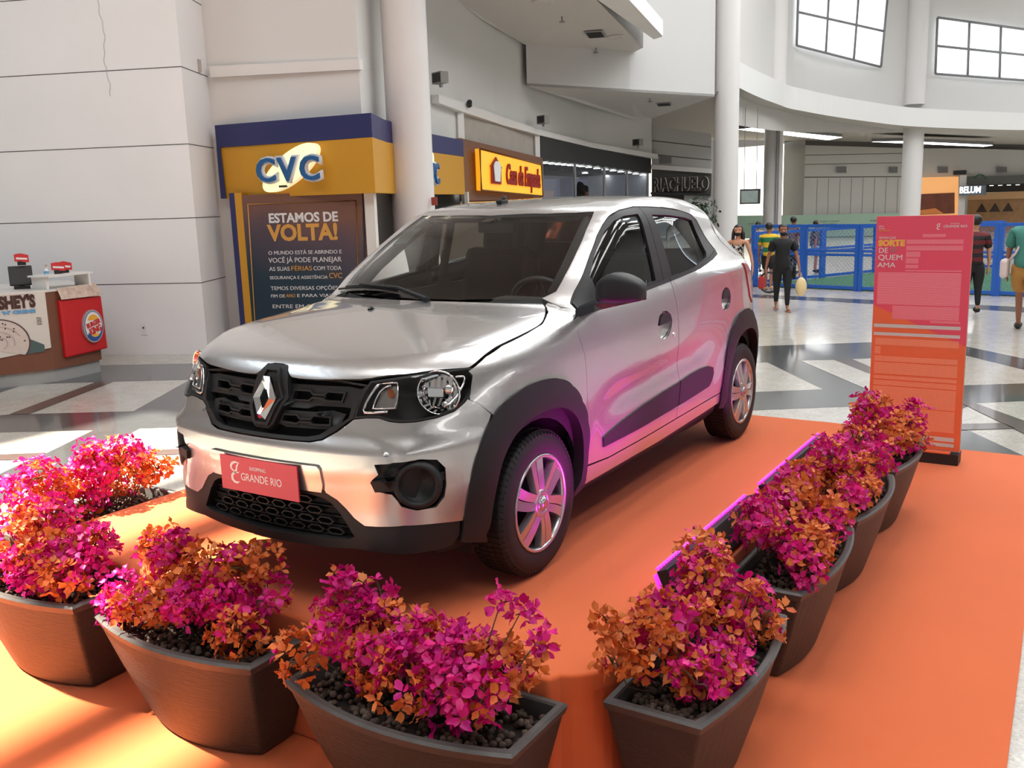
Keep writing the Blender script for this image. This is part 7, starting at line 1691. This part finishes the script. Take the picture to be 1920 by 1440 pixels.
def person(label, loc, rz, h, skm, top, bottom, shoes, arms=((.08, .16), (-.06, .12)), stride=.12, hair='short', mask=False, dress=False, shorts=False, sleeves=.55, bulk=1., long_top=False, sandals=False):
    """faces local +x; arms = (forward swing of the hand, elbow spread) for the left and the right"""
    t = thing('person', label, 'person', loc, rz); k = h/1.62
    def P(x, y, z): return (x*k, y*k, z*k)
    pel, wai, che, nec, hdb = P(0, 0, .86), P(0, 0, 1.02), P(.0, 0, 1.20), P(0, 0, 1.345), P(.01, 0, 1.40)
    legs = {}; arms_ = {}
    for s, i in ((1, 0), (-1, 1)):
        st_ = stride*(1 if s > 0 else -1)
        hip, kne, ank, toe = P(0, s*.085, .82), P(st_*.55+.02, s*.088, .46), P(st_-.01, s*.085, .075), P(st_+.13, s*.095, .028)
        lift = .0 if st_ >= 0 else .035
        ank = (ank[0], ank[1], ank[2]+lift*k)
        legs[s] = (hip, kne, ank, toe)
        sw, sp = arms[i]
        sh = P(0, s*.165, 1.295); el = P(sw*.35-.02, s*(.185+sp*.4), 1.03); wr = P(sw, s*(.175+sp*.75), .81); ha = P(sw+.02, s*(.17+sp*.75), .745)
        arms_[s] = (sh, el, wr, ha)
    B = bulk
    ch = [[(pel, .085*k*B, .065*k*B), (wai, .085*k*B, .065*k*B), (che, .10*k*B, .07*k*B), (P(0, 0, 1.30), .075*k, .06*k), (nec, .045*k, .045*k), (hdb, .052*k, .05*k), (P(.015, 0, 1.47), .070*k, .080*k), (P(.005, 0, 1.54), .072*k, .082*k), (P(0, 0, 1.595), .045*k, .052*k)]]
    ch.append([(P(.015, 0, 1.47), .070*k, .080*k), (P(.092, 0, 1.465), .014*k, .014*k)])
    for s in (1, -1):
        ch.append([(P(.005, 0, 1.54), .072*k, .082*k), (P(.0, s*.082, 1.49), .010*k, .018*k)])
        hip, kne, ank, toe = legs[s]
        ch.append([(pel, .085*k*B, .065*k*B), (hip, .060*k*B, .060*k*B), (tuple((a+b2)/2 for a, b2 in zip(hip, kne)), .056*k*B, .056*k*B), (kne, .050*k, .050*k), (tuple(a*.6+b2*.4 for a, b2 in zip(kne, ank)), .047*k, .047*k), (ank, .030*k, .030*k), (toe, .034*k, .022*k)])
        sh, el, wr, ha = arms_[s]
        ch.append([(P(0, 0, 1.30), .075*k, .06*k), (sh, .052*k, .050*k), (tuple((a+b2)/2 for a, b2 in zip(sh, el)), .042*k, .042*k), (el, .035*k, .035*k), (tuple((a+b2)/2 for a, b2 in zip(el, wr)), .032*k, .032*k), (wr, .023*k, .020*k), (ha, .030*k, .018*k)])
        for f in range(4):
            dx = (-.026+.0175*f)*k; ln = (.070, .082, .078, .060)[f]*k
            ch.append([(ha, .030*k, .018*k), (ha[0:1][0] + 0 if False else (ha[0]+dx, ha[1]+s*.004*k, ha[2]-.034*k), .009*k, .009*k)][:1] + [((ha[0]+dx, ha[1]+s*.004*k, ha[2]-.034*k), .0095*k, .0095*k), ((ha[0]+dx*1.1, ha[1]-s*.002*k, ha[2]-.034*k-ln*.6), .0085*k, .0085*k), ((ha[0]+dx*1.1+.004*k, ha[1]-s*.012*k, ha[2]-.034*k-ln), .007*k, .007*k)])
        ch.append([(ha, .030*k, .018*k), ((ha[0]+.030*k, ha[1]-s*.004*k, ha[2]-.002*k), .010*k, .010*k), ((ha[0]+.046*k, ha[1]-s*.010*k, ha[2]-.040*k), .008*k, .008*k)])
    skin('body', ch, skm, t)
    z0 = .80 if not long_top else .70
    tc = [[(P(0, 0, z0), .185*k*B, .140*k*B), (P(0, 0, .92), .180*k*B, .138*k*B), (wai, .165*k*B, .125*k*B), (che, .180*k*B, .130*k*B), (P(0, 0, 1.29), .135*k, .095*k), (P(0, 0, 1.345), .060*k, .058*k)]]
    for s in (1, -1):
        sh, el, wr, ha = arms_[s]; e2 = tuple(a+(b2-a)*sleeves*1.6 for a, b2 in zip(sh, el))
        if sleeves > 0: tc.append([(P(0, 0, 1.29), .135*k, .095*k), (sh, .080*k*B, .076*k*B), (e2, .062*k*B, .062*k*B)])
    if dress:
        tc = [[(P(0, 0, .52), .25*k, .21*k), (P(0, 0, .72), .23*k, .19*k), (P(0, 0, .90), .19*k, .15*k), (wai, .155*k, .12*k), (che, .17*k, .125*k), (P(0, 0, 1.245), .15*k, .105*k)]]
    skin('top' if not dress else 'dress', tc, top, t)
    if dress:
        for s in (1, -1):
            b = MB(); b.tube([P(.085, s*.07, 1.24), P(.045, s*.085, 1.33), P(-.02, s*.085, 1.34), P(-.075, s*.07, 1.25)], .006*k, n=5); b.done('shoulder_strap', top, t)
    if bottom is not None:
        bc_ = [[(P(0, 0, .93), .150*k*B, .115*k*B), (P(0, 0, .83), .155*k*B, .120*k*B)]]
        for s in (1, -1):
            hip, kne, ank, toe = legs[s]
            c_ = [(P(0, 0, .83), .155*k*B, .120*k*B), ((hip[0], hip[1]*1.05, hip[2]-.05*k), .115*k*B, .112*k*B)]
            if shorts: c_ += [(tuple((a+b2)/2 for a, b2 in zip(hip, kne)), .084*k*B, .084*k*B), (tuple(a*.08+b2*.92 for a, b2 in zip(hip, kne)), .078*k*B, .078*k*B)]
            else: c_ += [(tuple((a+b2)/2 for a, b2 in zip(hip, kne)), .090*k*B, .090*k*B), (kne, .068*k, .068*k), (tuple(a*.6+b2*.4 for a, b2 in zip(kne, ank)), .055*k, .055*k), ((ank[0], ank[1], ank[2]+.03*k), .042*k, .042*k)]
            bc_.append(c_)
        skin('trousers' if not shorts else 'shorts', bc_, bottom, t)
    for s in (1, -1):
        hip, kne, ank, toe = legs[s]; b = MB()
        if sandals: b.box(((ank[0]+toe[0])/2, toe[1], .010*k+(ank[2]-.075*k)), (.24*k, .085*k, .016*k), bev=.004); b.tube([(toe[0]-.05*k, toe[1]-.04*k, .02*k), (toe[0]-.05*k, toe[1], .065*k), (toe[0]-.05*k, toe[1]+.04*k, .02*k)], .007*k, n=5); b.done('sandal', shoes, t)
        else: b.sph(((ank[0]+toe[0])/2+.01*k, toe[1], .045*k+(ank[2]-.075*k)), .055*k, 12, sc=(2.45, .88, .80)); b.done('shoe', shoes, t, smooth=True)
    b = MB(); hc = Vector(P(-.012, 0, 1.535)); b.sph(hc, .094*k, 14, sc=(1, .95, .98))
    bmesh.ops.delete(b.bm, geom=[v for v in b.bm.verts if v.co.x > hc.x+.045*k and v.co.z < hc.z+.045*k], context='VERTS')
    if hair == 'long':
        b.tube([P(-.05, 0, 1.55), P(-.085, .02, 1.45), P(-.09, .05, 1.30), P(-.085, .06, 1.16)], [.07*k, .075*k, .06*k, .02*k], n=10)
        for s in (1, -1): b.tube([P(-.02, s*.075, 1.54), P(-.015, s*.092, 1.44), P(.0, s*.10, 1.30), P(.0, s*.10, 1.20)], [.03*k, .034*k, .03*k, .01*k], n=8)
    if hair == 'bun': b.sph(P(-.11, 0, 1.50), .045*k, 10)
    b.done('hair', HR1, t, smooth=True)
    for s in (1, -1): b = MB(); b.sph(P(.082, s*.030, 1.505), .009*k, 8); b.done('eye', HR1, t)
    if mask: b = MB(); b.sph(P(.040, 0, 1.448), .066*k, 12, sc=(.92, .98, .72)); b.done('face_mask', MASK, t, smooth=True)
    else: b = MB(); b.sph(P(.080, 0, 1.430), .016*k, 8, sc=(.5, 1.3, .35)); b.done('mouth', mat('lips', srgb(130, 60, 55), rough=.5) if 'lips' not in bpy.data.materials else bpy.data.materials['lips'], t)
    return t, arms_, k
def toward(p, extra=0): return math.atan2(2.6-p[1], 3.06-p[0]) + R(extra)
BLKC = mat('black cloth', (.008, .008, .009), rough=.85); F0 = FEET
t, ar, k = person('woman in a black top and trousers and a black mask walking with a cream bag', (F0[0][0], F0[0][1], 0), toward(F0[0], 8), 1.47, SK1, BLKC, BLKC, mat('tan sandals', srgb(150, 100, 70), rough=.6), arms=((.06, .17), (.02, .17)), stride=.13, hair='bun', mask=True, bulk=1.12, long_top=True, sandals=True, sleeves=.45)
b = MB(); b.tube([(.07*k, -.10*k, 1.32*k), (.14*k, .02*k, 1.12*k), (.12*k, .13*k, .92*k), (.05*k, .20*k, .82*k)], .009, n=5); b.done('bag_strap', mat('dark strap', (.06, .05, .05), rough=.7), t)
b = MB(); b.box((.0, .215*k, .72*k), (.10, .05, .22), bev=.015); b.done('shoulder_bag', BLKC, t)
hx, hy, hz_ = ar[1][3]; o = Vector((F0[0][0], F0[0][1], 0)) + Matrix.Rotation(toward(F0[0], 8), 3, 'Z') @ Vector((hx+.02, hy+.03, 0))
t2 = thing('carrier_bag', 'cream plastic bag held by the walking woman in black', 'bag', (o.x, o.y, hz_-.42), toward(F0[0], 8))
b = MB(); b.sph((0, 0, .16), .12, 14, sc=(.5, .80, 1.35)); b.tube([(0, -.02, .30), (0, 0, .40), (0, .02, .30)], .008, n=5); tag(t2, t2['label'], 'bag'); b.done('bag_body', mat('cream plastic', srgb(225, 200, 150), rough=.4), t2, smooth=True)
person('woman in a black and white floral strap dress with long hair and a black mask', (F0[1][0], F0[1][1], 0), toward(F0[1], -8), 1.47, SK2, spotted('floral cloth', (.012, .012, .013), srgb(190, 175, 165), 26), None, mat('dark sandals', (.03, .02, .02), rough=.6), stride=.06, hair='long', mask=True, dress=True, sandals=True)
person('man in a green and yellow striped shirt and dark shorts seen from behind', (F0[2][0], F0[2][1], 0), toward(F0[2], 165), 1.40, SK1, stripes('green yellow stripes', [srgb(30, 110, 70), srgb(215, 175, 40)], .20), BLKC, mat('beige shoes', srgb(170, 140, 110), rough=.6), arms=((.05, .10), (.12, .14)), stride=.12, shorts=True, bulk=1.15)
person('person in a grey patterned top and pale blue shorts standing behind the blue fence', (F0[3][0], F0[3][1], 0), toward(F0[3], 100), 1.30, SK1, spotted('grey pattern cloth', (.05, .045, .05), (.16, .15, .17), 30), mat('pale denim', srgb(110, 130, 160), rough=.8), BLKC, stride=.03, shorts=True, bulk=1.15)
person('person in a brown top behind the blue fence, right of the green striped shirt', (F0[7][0]+.6, F0[7][1]+.15, 0), toward(F0[7], 150), 1.42, SK1, mat('brown cloth', srgb(100, 75, 65), rough=.85), BLKC, BLKC, stride=.05)
person('person in a beige top and patterned trousers behind the fence left of the striped shirt', (F0[6][0], F0[6][1], 0), toward(F0[6], 170), 1.30, SK1, mat('beige cloth', srgb(165, 145, 125), rough=.85), spotted('patterned trousers', (.04, .04, .05), (.3, .3, .3), 24), BLKC, stride=.10, hair='bun')
person('man in a dark red and black striped shirt half hidden behind the pink board', (F0[4][0], F0[4][1]-.02, 0), toward(F0[4], 195), 1.56, SK2, stripes('red black stripes', [(.012, .008, .01), srgb(95, 22, 28)], .13), BLKC, BLKC, arms=((.05, .05), (.06, .10)), stride=.05, bulk=1.15)
t, ar, k = person('man in a teal shirt and tan shorts walking away at the right edge', (F0[5][0]-.1, F0[5][1]+.12, 0), toward(F0[5], 172), 1.72, SK1, mat('teal cloth', srgb(66, 128, 116), rough=.85), mat('tan cloth', srgb(178, 128, 66), rough=.85), mat('dark shoes', (.02, .02, .022), rough=.7), arms=((.10, .10), (.10, .10)), stride=.20, shorts=True, bulk=1.3, hair='short')
b = MB(); b.tube([(.10*k, -.06*k, 1.34*k), (-.12*k, .03*k, 1.25*k), (-.165*k, .12*k, 1.02*k), (-.08*k, .22*k, .90*k)], .016, n=6); b.box((-.06*k, .25*k, .82*k), (.26, .10, .26), bev=.04); b.done('shoulder_bag', mat('white bag', srgb(215, 195, 192), rough=.6), t)
# red trolley wheel thing by the fence
t = thing('toy_trolley', 'small red toy with a round wheel behind the rear of the car', 'toy', (F0[2][0]+.6, F0[2][1]+.05, 0)); b = MB(); b.box((0, 0, .22), (.10, .12, .26), bev=.03); b.done('toy_body', REDP, t)
b = MB(); b.lathe([(.20, -.02), (.22, 0), (.20, .02), (.18, 0), (.20, -.02)], (0.02, .16, .23), 'X', 24); b.done('wheel', BARM, t)
